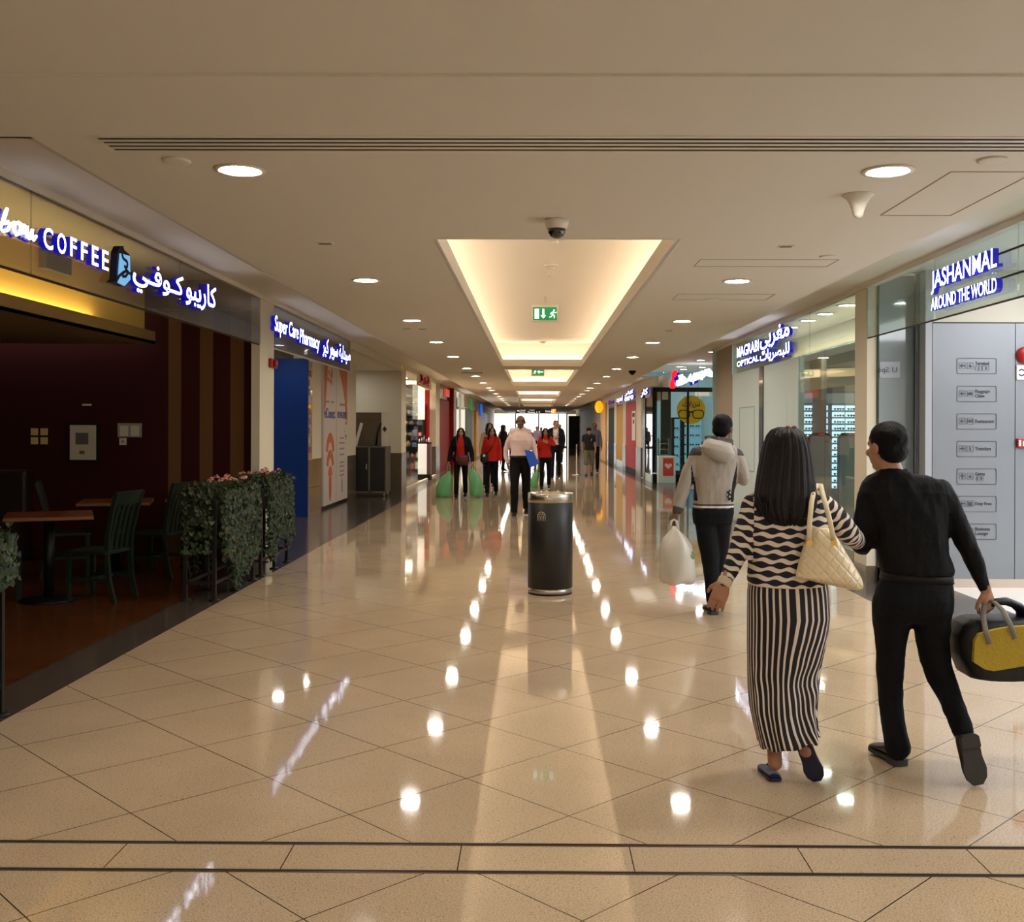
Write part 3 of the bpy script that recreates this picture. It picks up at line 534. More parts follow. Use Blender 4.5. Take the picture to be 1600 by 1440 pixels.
# hanging planters on railings
rnd = random.Random(4)
M_leaf = [mat('leaf_%d' % k, c, .45, spec=.3) for k, c in enumerate((S(42, 56, 30), S(30, 44, 24), S(58, 72, 38), S(74, 56, 28)))]
M_pink = mat('pink_petal', S(214, 140, 126), .6)
def leaf(mb, p, n, up, sz, mi):
    n = n/np.linalg.norm(n); s = np.cross(n, up); s /= np.linalg.norm(s)+1e-9; u = np.cross(s, n)
    mb.add([p, p+s*sz*.5+u*sz*.25+n*sz*.12, p+s*sz*.42-u*sz*.35+n*sz*.05, p-u*sz*.75-n*sz*.12, p-s*sz*.42-u*sz*.35+n*sz*.05, p-s*sz*.5+u*sz*.25+n*sz*.12], [(0, 1, 2, 3), (0, 3, 4, 5)], mi)
def planter(y0, L, lab, seed, bottoms):
    t = thing('planter', lab, 'planter', (-2.99, y0, 0)); rn = random.Random(seed); x0, x1 = -3.12, -2.86
    for x in (x0, x1):
        for y in (y0+.02, y0+L*.5, y0+L-.02):
            m = MB(); m.box(x-.016, x+.016, y-.016, y+.016, 0, .9); m.lathe([(.05, 0), (.05, .01), (.02, .018)], (x, y, 0), 16); m.build('post', M_black, t)
    m = MB()
    for z in (.16, .88):
        for x in (x0, x1): m.box(x-.012, x+.012, y0, y0+L, z-.014, z+.014)
        for y in (y0+.02, y0+L-.02): m.box(x0, x1, y-.012, y+.012, z-.014, z+.014)
    m.build('rail', M_black, t)
    m = MB(); m.box(x0+.02, x1-.02, y0+.04, y0+L-.04, .68, .87); m.build('trough', mat('trough', S(40, 34, 28), .7), t)
    m = MB()
    for i in range(4600):
        u = rn.random(); y = y0+.10+u*(L-.12)
        if rn.random() < .2:      # crown
            p = np.array((rn.uniform(x0-.07, x1+.07), y, .9+rn.random()*.15)); n = np.array((rn.gauss(0, .5), rn.gauss(-.4, .5), 1.))
        else:                     # vines hanging on the outside faces
            k = int(u*len(bottoms)) % len(bottoms); zb = bottoms[k]; z = .98-(rn.random()**.85)*(.98-zb)*(1-.16*abs(2*((u*len(bottoms)) % 1)-1))
            side = rn.random(); o = .03+.06*rn.random()
            if side < .7: p = np.array((x1+o, y+rn.gauss(0, .02), z)); n = np.array((1, rn.gauss(-.4, .5), rn.gauss(.4, .4)))
            elif side < .93: p = np.array((x0-o, y, z)); n = np.array((-1, rn.gauss(-.3, .5), rn.gauss(.4, .4)))
            else: p = np.array((rn.uniform(x0, x1), y0-o*.8, max(z, .45))); n = np.array((rn.gauss(.2, .5), -1, rn.gauss(.4, .4)))
        leaf(m, p, n, np.array((rn.gauss(0, .3), rn.gauss(0, .3), 1.)), rn.uniform(.025, .05), rn.choices((0, 1, 2, 3), (5, 5, 2, .5))[0])
    f = m.build('trailing_foliage', M_leaf, t); f['kind'] = 'stuff'
    m = MB()
    for i in range(16):
        c = np.array((rn.uniform(x0-.02, x1+.05), y0+.25+rn.random()*(L-.28), 1.03+rn.random()*.05))
        for k in range(14):
            d = np.array((rn.gauss(0, 1), rn.gauss(0, 1), abs(rn.gauss(0, 1))+.1)); d /= np.linalg.norm(d); leaf(m, c+d*.022, d, np.array((rn.random(), .3, 1)), .018, 0)
    m.build('pink_blossom', [M_pink], t)
    return t
planter(9.33, 1.3, 'hanging planter of ivy on black railing, the nearer one by the wooden floor', 11, (.3, .03, .14, .24))
planter(10.9, 1.2, 'hanging planter of ivy on black railing beside the cream pillar', 12, (.12, .3, .2))
planter(4.36, 1.26, 'hanging planter on black railing cut by the left edge of the photo', 13, (.3, .35, .7))
# pillar, alarm
m = MB(); m.box(-3.30, XL, 12.17, 12.83, 0, 3.06); struct('wall_left.003', m, M_cream, 'cream pillar between the cafe and the pharmacy', 'pillar')
p = at(426, 567, 12.6); t = thing('fire_alarm', 'small red fire alarm box on the cream left pillar', 'fire alarm', (XL, 12.6, p[2]))
m = MB(); m.box(XL, XL+.04, 12.56, 12.84, p[2]-.055, p[2]+.055); m.build('base', mat('alarm_red', S(150, 16, 18), .4), t, bevel=.008); m = MB(); m.lathe([(.05, 0), (.045, .03), (.01, .04)], (0, 0, 0), 18); m.V = [(XL+.04+z, 12.7+x, p[2]+y) for x, y, z in m.V]; m.build('sounder', MATS['alarm_red'], t)
# ------------------------------------------------------------------ left side: pharmacy
t = thing('glass_fascia', 'grey glass fascia behind the lit pharmacy sign', 'shop fascia', (XL, 15, 2.53))
for a, b in ((12.83, 15.4), (15.405, 18.1)):
    m = MB(); m.box(XL-.01, XL+.006, a, b, 2.53, 3.045); m.build('glass_panel', M_frost, t)
m = MB(); m.box(XL-.03, XL-.012, 12.83, 18.1, 2.515, 2.535); m.box(XL-.03, XL+.006, 18.1, 18.16, 2.515, 3.045); m.build('rail', M_cream, t)
m = MB(); m.box(-5.2, XL-.03, 12.3, 25.2, 2.92, 2.94); struct('ceiling.008', m, M_ceil, 'lower plaster soffit over the pharmacy entrance', 'ceiling')
m = MB(); m.box(XL-.05, XL, 18.16, 25.1, 2.92, 3.09); struct('trim_9', m, M_ceil, 'plaster edge of the soffit past the pharmacy', 'trim')
for k, (x, y) in enumerate(((-4.25, 17.4), (-4.05, 18.4), (-4.3, 22.9), (-4.3, 24.2))):
    downlight(x, y, .09, 2.92, 'soffit_light', M_lampw, ('first round light in the soffit above the blue hoarding', 'second round light in the soffit above the blue hoarding', 'round light above the poster doors', 'round light above the alcove cabinet')[k])
t = thing('pharmacy_sign', 'illuminated white pharmacy lettering with blue sides', 'shop sign', (XL+.03, 15, 2.7)); m = MB()
lettering(m, 'Super Care', (XL+.01, yq(430), 2.66), LX, UP, yq(467)-yq(430), .25, .045, .008, .12, mf=0, ms=1); lettering(m, 'Pharmacy', (XL+.01, yq(469), 2.625), LX, UP, yq(500)-yq(469), .25, .045, .008, .12, mf=0, ms=1)
m.build('latin_letters', [M_sign, M_blueside], t); m = MB()
lettering(m, '\ufeae\ufef4\ufedb \ufeae\ufe91\ufeee\ufeb3 \ufe94\ufef4\ufedf\ufeaa\ufef4\ufebb', (XL+.01, yq(505), 2.6), LX, UP, yq(548)-yq(505), .3, .045, .01, mf=0, ms=1)
m.build('arabic_letters', [M_sign, M_blueside], t)
m = MB(); m.box(-5.3, -3.94, 18.16, 18.22, 0.0, 2.75); tag(m.build('hoarding', mat('hoarding_blue', S(4, 44, 110), .55, spec=.2)), 'tall plain blue hoarding panel beside the cream pillar', 'hoarding')
m = MB(); m.box(-4.2, -4.03, 18.22, 19.75, .98, 2.92); struct('wall_left.004', m, M_cream, 'cream wall between the blue hoarding and the poster doors', 'wall')
m = MB(); m.box(-4.2, -4.02, 18.22, 19.75, 0, .98); m.box(-4.02, -4.018, 18.22, 19.75, .47, .476, 1); struct('baseboard_left', m, [mat('ochre_tile', S(120, 96, 54), .22, var=.15, bscale=6), M_groove], 'ochre tiled lower wall beside the poster doors', 'wall tile')
t = thing('glass_display', 'narrow dark glass display with coloured reflections beside the blue hoarding', 'display', (-4.0, 18.4, 1)); m = MB(); m.box(-4.028, -4.01, 18.23, 18.85, 1.0, 2.72); m.build('glass_panel', mat('dark_gloss', S(30, 24, 26), .05, coat=1), t)
rn = random.Random(3)
for k in range(9):
    z = 1.1+k*.17; m = MB(); m.box(-4.01, -4.005, 18.3+rn.random()*.2, 18.62+rn.random()*.15, z, z+.11); m.build('reflection_patch', mat('reflection_tint_%d' % (k % 4), (S(150, 40, 50), S(170, 160, 150), S(60, 60, 130), S(130, 70, 110))[k % 4], .4), t)  # coloured slabs painted in place of reflections on the dark glass
# poster doors
M_post = mat('poster_white', S(205, 196, 190), .4); M_por = mat('poster_orange', S(196, 92, 48), .5); M_pbl = mat('poster_blue', S(60, 80, 150), .5); M_pgr = mat('poster_grey', S(140, 134, 136), .5)
dy = [19.78, 21.02, 21.05, 22.3]; XD = -3.99
for k in range(2):
    a, b = dy[2*k], dy[2*k+1]; t = thing('door_%d' % (k+1), ('white poster covered door with orange arcs', 'white poster covered door with columns of small text')[k], 'door', (XD, (a+b)/2, 0), kind='structure')
    m = MB(); m.box(XD-.05, XD, a, b, .06, 2.9); m.build('leaf', M_post, t)
    m = MB()
    if k == 0:
        for r0, r1, z in ((.24, .42, 1.15), (.2, .36, .88), (.09, .2, .72)): m.prism(arc_poly(r0, r1, 10, 170), (XD, (a+b)/2+.02, z-.12), LX, UP, .004)
        m.prism([(.12*math.cos(q), .3*math.sin(q)) for q in np.linspace(0, 6.28, 20)[:-1]], (XD, (a+b)/2+.02, .42), LX, UP, .004)
        m.prism([(-.6, .0), (-.2, .0), (-.3, -.4), (-.45, -.9), (-.6, -1.1)], (XD, (a+b)/2, 2.88), LX, UP, .004)
        for q in range(14): m.prism(disc_poly(.02+.03*rn.random(), 10, -.25+.45*rn.random(), -.05-.4*rn.random()), (XD, (a+b)/2, 2.88), LX, UP, .004)
    else:
        m.prism([(-.5, 0), (.55, 0), (.58, -1.2), (.42, -1.15), (.3, -.75), (.1, -.5), (-.15, -.3), (-.4, -.12)], (XD, (a+b)/2, 2.88), LX, UP, .004)
        for q in range(10): m.prism(disc_poly(.015+.02*rn.random(), 10, .3+.25*rn.random(), -1.2-.35*rn.random()), (XD, (a+b)/2, 2.88), LX, UP, .004)
    m.build('orange_print', M_por, t)
    m = MB()
    if k == 0: lettering(m, 'elConnect', (XD, a+.08, 1.73), LX, UP, 1.05, .2, .004, .02)
    else: lettering(m, 'FREE WI-FI SERVICE', (XD, a+.1, 1.74), LX, UP, 1.05, .14, .004, .02)
    m.build('blue_lettering', M_pbl, t)
    m = MB(); c = (a+b)/2
    if k == 0:
        for dx in (-.4, .1): m.box(XD, XD+.003, c+dx, c+dx+.3, 2.03, 2.07)
    else:
        m.box(XD, XD+.003, c-.25, c+.3, 2.0, 2.05)
        for z, wd in ((1.32, .4), (1.22, .55), (1.1, .5), (.98, .45), (.82, .5), (.74, .5), (.64, .48), (.56, .46)): m.box(XD, XD+.003, c-wd/2, c+wd/2, z, z+.035)
        m.prism([(-.06, 0), (.06, 0), (.05, .2), (0, .36), (-.05, .2)], (XD, c, .22), LX, UP, .004)
    m.build('small_print', M_pgr, t)
m = MB(); m.box(-4.2, -4.0, 22.31, 23.4, .95, 2.92); m.box(-4.2, -4.06, 19.75, 22.3, 2.9, 2.92); struct('wall_left.005', m, M_cream, 'cream wall strip between the poster doors and the alcove', 'wall')
m = MB(); m.box(-4.2, -3.99, 22.31, 23.4, 0, .95); struct('baseboard_left.001', m, M_dado, 'dark tiled lower wall beside the alcove', 'wall tile')
m = MB(); m.box(-5.4, XL, 25.1, 25.3, .95, 2.95); m.box(-3.35, XL, 25.3, 26.0, .95, 3.06); struct('wall_left.006', m, M_cream, 'cream alcove wall behind the black cabinet', 'wall')
m = MB(); m.box(-5.4, XL+.01, 25.09, 25.3, 0, .95); m.box(-3.35, XL+.01, 25.3, 26.0, 0, .95); struct('baseboard_left.002', m, M_dado, 'dark tiled lower wall behind the cabinet', 'wall tile')
m = MB(); m.box(-5.5, -5.4, 18.3, 25.3, 0, 2.92); struct('wall_left.007', m, M_cream, 'hidden cream side wall of the alcove', 'wall')
# cabinet on castors in the alcove
ycb = 23.5; xa, xb = at(555, 770, ycb)[0]-.25, at(603, 770, ycb)[0]
t = thing('cabinet', 'black two door cabinet on castors in the cream alcove', 'cabinet', ((xa+xb)/2, ycb, 0)); zt = 1.13
m = MB(); m.box(xa, xb, ycb, ycb+.75, .1, zt); m.build('body', mat('cabinet_black', S(22, 20, 20), .4), t)
xm = at(577, 700, ycb)[0]
for a, b in ((xa+.03, xm-.02), (xm+.02, xb-.03)):
    m = MB(); m.box(a, b, ycb-.012, ycb, .14, zt-.03); d = m.build('door', MATS['cabinet_black'], t)
    if a < xm-.3: m = MB(); m.box(b-.05, b-.03, ycb-.035, ycb-.012, .62, .74); m.build('handle', M_steel, d)
m = MB()
for x in (xa, xm, xb): m.box(x-.02, x+.02, ycb-.018, ycb+.01, .1, zt)
m.box(xa, xb, ycb-.018, ycb+.01, .1, .13); m.box(xa, xb, ycb-.018, ycb+.01, zt-.02, zt); m.build('metal_edge', mat('grey_edge', S(120, 114, 104), .4, metal=.5), t)
for x, y in ((xa+.1, ycb+.08), (xb-.06, ycb+.08), (xb-.06, ycb+.66)):
    m = MB(); m.cyl((x-.02, y, .055), (x+.02, y, .055), .053, 16); m.box(x-.03, x+.03, y-.02, y+.02, .06, .11); m.build('castor', M_steel, t)
xs = at(603, 690, ycb+.3)[0]
t = thing('glass_case', 'tilted clear tool case standing on the black cabinet', 'display case', (xs-.4, ycb+.4, zt)); ybk = ycb+.5
m = MB(); m.box(xa+.05, xs-.0, ybk, ybk+.03, zt, 1.9); m.build('back_panel', mat('case_brown', S(96, 84, 66), .3), t)
m = MB(); m.box(xs-.13, xs+.02, ybk-.02, ybk, zt, 1.9); m.prism([(-.05, 0), (0, .07), (.05, 0), (0, -.07)], (xs-.055, ybk-.02, 1.52), FX, UP, .003, 1); m.build('white_label', [M_white, M_groove], t)
m = MB(); m.bar((xs-.72, ybk-.03, zt+.01), (xs-.58, ybk-.03, 1.66), .07, .02, up=(0, 1, 0)); m.build('white_tool', M_whitem, t)
m = MB(); m.tube([(xs-.25, ybk-.03, zt+.02), (xs-.22, ybk-.03, 1.4), (xs-.14, ybk-.03, 1.66)], .02, 8); m.build('dark_tool', M_black, t)
m = MB(); lettering(m, '\ufe94\ufef4\ufedf\ufeaa\ufef4\ufebb', (xs-.68, ybk-.002, 1.68), FX, UP, .5, .09, .003); m.build('red_print', mat('print_red', S(120, 50, 50), .5), t)
# ------------------------------------------------------------------ left side: shops farther down
def ly(px): return XL*F/(px-836)
def ry(px): return XR*F/(px-836)
m = MB(); m.box(-9, -9.05, 25.3, YE, 0, 3.1); struct('wall_left.008', m, mat('shop_back_grey', S(120, 116, 110), .6), 'back wall of the far left shops', 'wall')
m = MB(); m.box(-9, -3.2, 25.3, YE, 3.07, 3.09); struct('ceiling.009', m, M_coveP, 'bright ceiling of the far left shops', 'ceiling')
m = MB(); m.box(-6, -3.9, 30, 32, 3.055, 3.07); m.box(-6, -3.9, 34, 36, 3.055, 3.07)
tag(m.build('shop_ceiling_light', mat('shop_light_warm', (1, .9, .7, 1), .5, emit=(1, .86, .64, 1), es=26)), 'warm panel lights in the ceiling of the cosmetics shop', 'ceiling light')
t = thing('glass_shopfront', 'clear glass front of the lit cosmetics shop on the left', 'shop front', (XL, 29, 0))
for a, b in ((26.0, 28.6),):
    m = MB(); m.box(XL-.01, XL+.01, a, b, .06, 2.98); m.build('glass_panel', M_glass, t)
m = MB(); m.box(XL-.04, XL+.02, 26.0, 33.8, 0, .06); m.box(XL-.04, XL+.02, 26, 33.8, 2.98, 3.06); m.build('frame', M_cream, t)
for k, (ya, lab) in enumerate(((33.8, 'cream pillar right of the cosmetics shop'), (40.0, 'cream pillar beyond the red shop wall'))):
    yb = ya+1.4 if k == 0 else ya+1.6
    m = MB(); m.box(XL-.5, XL, ya, yb, .95, 3.06); struct('wall_left.%03d' % (9+k), m, M_cream, lab, 'pillar')
    m = MB(); m.box(XL-.5, XL+.01, ya-.01, yb, 0, .95); struct('baseboard_left.%03d' % (3+k), m, M_dado, 'tiled foot of the '+lab, 'wall tile')
# shop interior: shelf unit with goods, counter, banner, red panels
ys = 33.0; x0, x1 = at(633, 690, ys)[0], at(660, 690, ys)[0]
t = thing('shelf_unit', 'dark shelf unit of goods inside the cosmetics shop', 'shelf', ((x0+x1)/2, ys, 0)); m = MB(); m.box(x0-.4, x1, ys+.3, ys+.34, 0, 2.35); m.build('back_panel', mat('shelf_back', S(60, 66, 76), .5), t)
m = MB(); m.box(x1, x1+.04, ys, ys+.34, 0, 2.35); m.build('side_panel', M_dark, t)
zs = [.25, .6, .95, 1.3, 1.65, 2.0]
for z in zs: m = MB(); m.box(x0-.4, x1, ys, ys+.3, z-.02, z); m.build('shelf', M_dark, t)
rn = random.Random(8); cols = [S(200, 190, 180), S(160, 130, 110), S(90, 120, 160), S(180, 90, 80), S(220, 220, 225), S(110, 150, 130)]
n = 0
for r, z in enumerate(zs):
    x = x0-.36
    while x < x1-.1:
        wd = .06+.1*rn.random(); h = .1+.17*rn.random(); m = MB()
        if rn.random() < .5: m.box(x, x+wd, ys+.04, ys+.16, z, z+h); nm = 'goods_box'
        else: m.lathe([(wd/2, 0), (wd/2, h*.7), (wd*.2, h*.8), (wd*.2, h)], (x+wd/2, ys+.1, z), 12); nm = 'bottle'
        tag(m.build(nm, mat('goods_%d' % (n % 6), cols[n % 6], .4)), 'small %s on the lit shelves of the cosmetics shop' % ('box' if nm == 'goods_box' else 'bottle'), 'box' if nm == 'goods_box' else 'bottle', 'goods boxes on the cosmetics shelves' if nm == 'goods_box' else 'bottles on the cosmetics shelves'); n += 1; x += wd+.05
yk = 31.2; a, b = at(653, 749, yk)[0], at(672, 749, yk)[0]; zt = at(660, 693, yk)[2]
t = thing('counter', 'white lit counter with black plinth at the cosmetics shop corner', 'counter', ((a+b)/2, yk, 0)); m = MB(); m.box(a, b-.1, yk, yk+.5, .17, zt); m.build('front_panel', mat('counter_white', S(215, 220, 226), .3, emit=S(215, 220, 226), es=.25), t)
m = MB(); m.box(a-.05, b, yk-.03, yk+.55, 0, .17); m.build('plinth', M_dark, t); m = MB(); m.box(b-.1, b, yk, yk+.5, .17, zt); m.build('side_panel', mat('counter_brown', S(84, 50, 46), .4), t)
m = MB(); m.box(a-.05, b, yk, yk+.5, zt, zt+.04); m.build('worktop', M_dark, t)
for k in range(5):
    x = a+.02+k*.07; m = MB(); h = .1+.05*(k % 3); m.lathe([(.02, 0), (.02, h*.7), (.008, h*.75), (.008, h)], (x, yk+.2, zt+.04), 10); tag(m.build('perfume_bottle', mat('goods_%d' % k, cols[k], .3)), 'perfume bottle on the white corner counter', 'bottle', 'perfume bottles on the corner counter')
p = at(651, 640, 32.0); m = MB(); m.box(p[0]-.12, p[0]+.25, 32.0, 32.03, p[2]-.3, p[2]+.75); pst = tag(m.build('poster', mat('poster_face', S(190, 186, 190), .4, var=.3, bscale=3)), 'tall pale poster above the cosmetics shelves', 'poster')
for dx in (-.1, .22): m = MB(); m.cyl((p[0]+dx, 32.015, p[2]+.74), (p[0]+dx, 32.015, 3.07), .005, 6); m.build('cord', M_black, pst)
p = at(666, 650, 33.2); m = MB(); m.box(p[0]-.09, p[0]+.1, 33.2, 33.3, .9, 2.75); tag(m.build('red_column', mat('red_panel', S(130, 18, 14), .5, spec=.15)), 'narrow red column inside the cosmetics shop', 'column')
t = thing('red_sign', 'red lettering above the cosmetics shop front', 'shop sign', (XL, 30, 2.8)); m = MB()
lettering(m, '\ufeae\ufef4\ufe91', (XL+.03, ly(651), 2.72), LX, UP, ly(667)-ly(651), .34, .06, .03); m.build('letters', mat('red_letter', S(170, 30, 24), .4), t)
m = MB(); m.box(XL+.02, XL+.03, ly(649), ly(672), 2.7, 3.0); m.build('backing', M_cream, t)
# red wall shop
m = MB(); m.box(XL-.1, XL-.02, 35.2, 40.0, 0, 2.55); tag(m.build('red_hoarding', MATS['red_panel']), 'wide dark red hoarding closing a shop on the left', 'hoarding')
m = MB(); m.box(XL-.03, XL, 35.2, 39.6, 2.55, 3.06); tag(m.build('sign_band', M_frost), 'pale sign band above the dark red hoarding', 'shop fascia')
m = MB(); m.box(XL, XL+.05, 36.9, 38.6, 2.68, 2.95); tag(m.build('orange_sign', mat('orange_red_sign', S(220, 70, 50), .4, emit=S(230, 70, 50), es=.5), bevel=.01), 'small orange red sign above the dark red hoarding', 'shop sign')
m = MB(); m.box(XL-.015, XL+.12, 39.6, 39.95, 0, 3.05); tag(m.build('red_column', MATS['red_panel']), 'red column at the right end of the dark red hoarding', 'column')
# bright window gap, green and yellow panels
M_day = mat('daylight', (1, 1, 1, 1), .5, emit=(1, 1, 1, 1), es=2.0)
m = MB(); m.box(XL-2.1, XL-2.06, 41.6, 52, .1, 2.6); struct('window_1', m, M_day, 'bright daylight window at the side opening on the left', 'window')
for k, y in enumerate((42.6, 45.2)):
    m = MB(); m.box(XL-.08, XL, y-.08, y+.08, 0, 3.06); struct('trim_%d' % (10+k), m, mat('pale_frame', S(170, 180, 182), .4), ('pale door post left in the bright side opening', 'pale door post right in the bright side opening')[k], 'door post')
m = MB(); m.box(XL-.3, XL, 47.2, 55.5, 2.5, 3.06); struct('wall_left.011', m, M_cream, 'cream band above the green panel', 'wall')
m = MB(); m.box(XL-.1, XL-.01, 49.4, 54.0, 0, 2.5); tag(m.build('green_hoarding', mat('grey_green', S(72, 88, 76), .5)), 'grey green shop panel far down the left side', 'hoarding')
m = MB(); m.prism(disc_poly(.28, 24), (XL-.0, 51.6, 2.72), (0, 1, 0), UP, .08); m2 = tag(m.build('green_cross_sign', mat('green_disc', S(10, 110, 60), .4, emit=S(20, 150, 80), es=.6)), 'round green lit sign far down the left side', 'shop sign')
m = MB(); m.box(XL-.1, XL+.02, 57, 70, 0, 2.5); tag(m.build('yellow_hoarding', mat('yellow_panel', S(222, 160, 14), .45)), 'yellow shop panel far down the left side', 'hoarding')
m = MB(); m.prism(disc_poly(.34, 24), (XL+.02, 61, 2.62), (0, 1, 0), UP, .1); tag(m.build('blue_round_sign', mat('blue_disc', S(30, 90, 200), .4, emit=S(40, 110, 230), es=.7)), 'round blue sign in front of the yellow panel on the left', 'shop sign')
m = MB(); m.box(XL-.3, XL-.12, 55.5, YE, 0, 3.06); struct('wall_left.012', m, M_cream, 'cream wall at the far end of the left side', 'wall')
# ------------------------------------------------------------------ corridor end
M_dayw = mat('daylight_end', (1, 1, 1, 1), .5, emit=(.98, .99, 1, 1), es=2.0)
m = MB(); m.box(-4.4, 5, YE, YE+.1, 2.72, 3.1); struct('wall_end', m, M_cream, 'plaster band above the bright windows at the corridor end', 'wall')
xs = [-5.2, -3.5, -1.6, .3, 1.9, 2.6]
for k in range(5):
    m = MB(); m.box(xs[k]+.05, xs[k+1]-.05, YE, YE+.03, .1, 2.75); struct('window_%d' % (k+2), m, M_dayw, 'bright window at the corridor end, pane %s from the left' % ('one', 'two', 'three', 'four', 'five')[k], 'window')
m = MB()
for x in xs: m.box(x-.05, x+.05, YE-.03, YE+.05, 0, 2.75)
m.box(-5.2, 2.6, YE-.03, YE+.05, 0, .1); m.box(-5.2, 2.6, YE-.03, YE+.02, .95, 1.0); struct('trim_12', m, mat('grey_mullion', S(110, 112, 118), .4), 'grey frames of the windows at the corridor end', 'window frame')
a, b = at(889, 650, 80)[0], at(919, 650, 80)[0]
t = thing('dark_partition', 'tall dark blue partition standing before the end windows', 'partition', ((a+b)/2, 80, 0))
m = MB(); m.box(a, b, 80, 80.3, 0, 2.5); m.build('panel', mat('navy_partition', S(14, 16, 34), .4), t); m = MB(); m.box(a-.03, a+.12, 79.95, 80, 0, 2.5); m.build('edge', mat('blue_edge', S(30, 40, 90), .4), t)
m = MB(); m.box(b+.1, 4.2, 80, 80.2, 0, 2.75); struct('wall_end.001', m, mat('far_wall', S(150, 132, 110), .6), 'beige wall right of the dark blue partition', 'wall')
p = ground(901, 742); m = MB(); m.lathe([(.16, 0), (.16, .02), (.025, .04), (.025, 1.0), (.03, 1.02)], p, 16); tag(m.build('barrier_post', M_steel), 'slim metal barrier post standing near the man in shorts', 'barrier post')
# ------------------------------------------------------------------ right side near: gift shop front
M_jw = mat('shop_white', S(214, 214, 214), .3); M_jg = mat('brushed_panel', S(122, 126, 132), .3, metal=.3)
m = MB(); m.box(3.45, 11, YB, 10.6, 3.12, 3.14); struct('ceiling.010', m, M_jw, 'white ceiling inside the gift shop on the right', 'ceiling')
m = MB(); m.box(10.9, 11, YB, 30, 0, 3.2); struct('wall_right', m, M_jw, 'white back wall inside the right shops', 'wall')
yp = 10.35; xl = at(1457, 700, yp)[0]; xj = at(1586, 700, yp)[0]; zt = at(1500, 505, yp)[2]
t = thing('sign_wall', 'tall grey metal panel wall with direction signs beside the gift shop', 'wall panel', (xj, yp, 0))
m = MB(); m.box(xl, xj-.004, yp, yp+.1, .085, zt); m.build('panel', M_jg, t); m = MB(); m.box(xj+.004, 9, yp, yp+.1, .085, zt); m.build('panel', M_jg, t)
m = MB(); m.box(xl, 9, yp-.004, yp+.1, 0, .085); m.build('skirting', mat('skirt_beige', S(176, 160, 146), .25), t)
m = MB(); m.box(xj-.005, xj+.005, yp+.004, yp+.09, .0, zt); m.box(xl, 9, yp+.002, yp+.06, zt, zt+.012); m.build('joint', M_groove, t)
m = MB(); m.box(xl-.02, 9, yp-.0, yp+.6, zt+.012, 3.12); struct('wall_right.001', m, mat('bulkhead_pale', S(176, 172, 160), .5), 'white bulkhead above the grey sign wall', 'wall')
m = MB(); m.box(xl-.075, xl-.01, yp-.01, yp+.3, 0, 3.12); struct('trim_13', m, mat('pale_post', S(150, 152, 158), .35), 'pale vertical post at the left edge of the sign wall', 'post')
xg = at(1427, 700, 10.62)[0]
t = thing('glossy_screen', 'dark grey glossy panel between the pillar and the sign wall', 'wall panel', (xg, 10.62, 0)); m = MB(); m.box(3.47, xg, 10.62, 10.68, .0, 3.1); m.build('front_panel', mat('grey_gloss', S(124, 136, 142), .06, coat=.6), t)
m = MB(); m.box(xg, xl-.07, 10.5, 10.55, 0, 3.1); m.build('side_panel', mat('grey_gloss_dark', S(92, 102, 110), .1, coat=.4), t)
m = MB(); m.box(3.46, 3.5, 10.6, 10.62, 0, .16); m.box(3.46, xl-.07, 10.6, 10.62, 0, .16); m.build('kick_plate', M_dark, t)
m = MB(); a = at(1364, 587, 10.6); b = at(1407, 565, 10.6); m.box(3.475, b[0], 10.612, 10.62, a[2]-.02, b[2]); lettering(m, 'U Spo', (b[0]-.03, 10.612, a[2]+.02), (-1, 0, 0), UP, .2, .07, .003, mf=1); tag(m.build('reflection_strip', [mat('reflection_pale', S(150, 158, 168), .3), M_groove]), 'painted reflection of a pale strip with mirrored lettering on the dark glossy panel', 'notice')  # strip and mirrored letters are a reflection painted onto the glossy panel
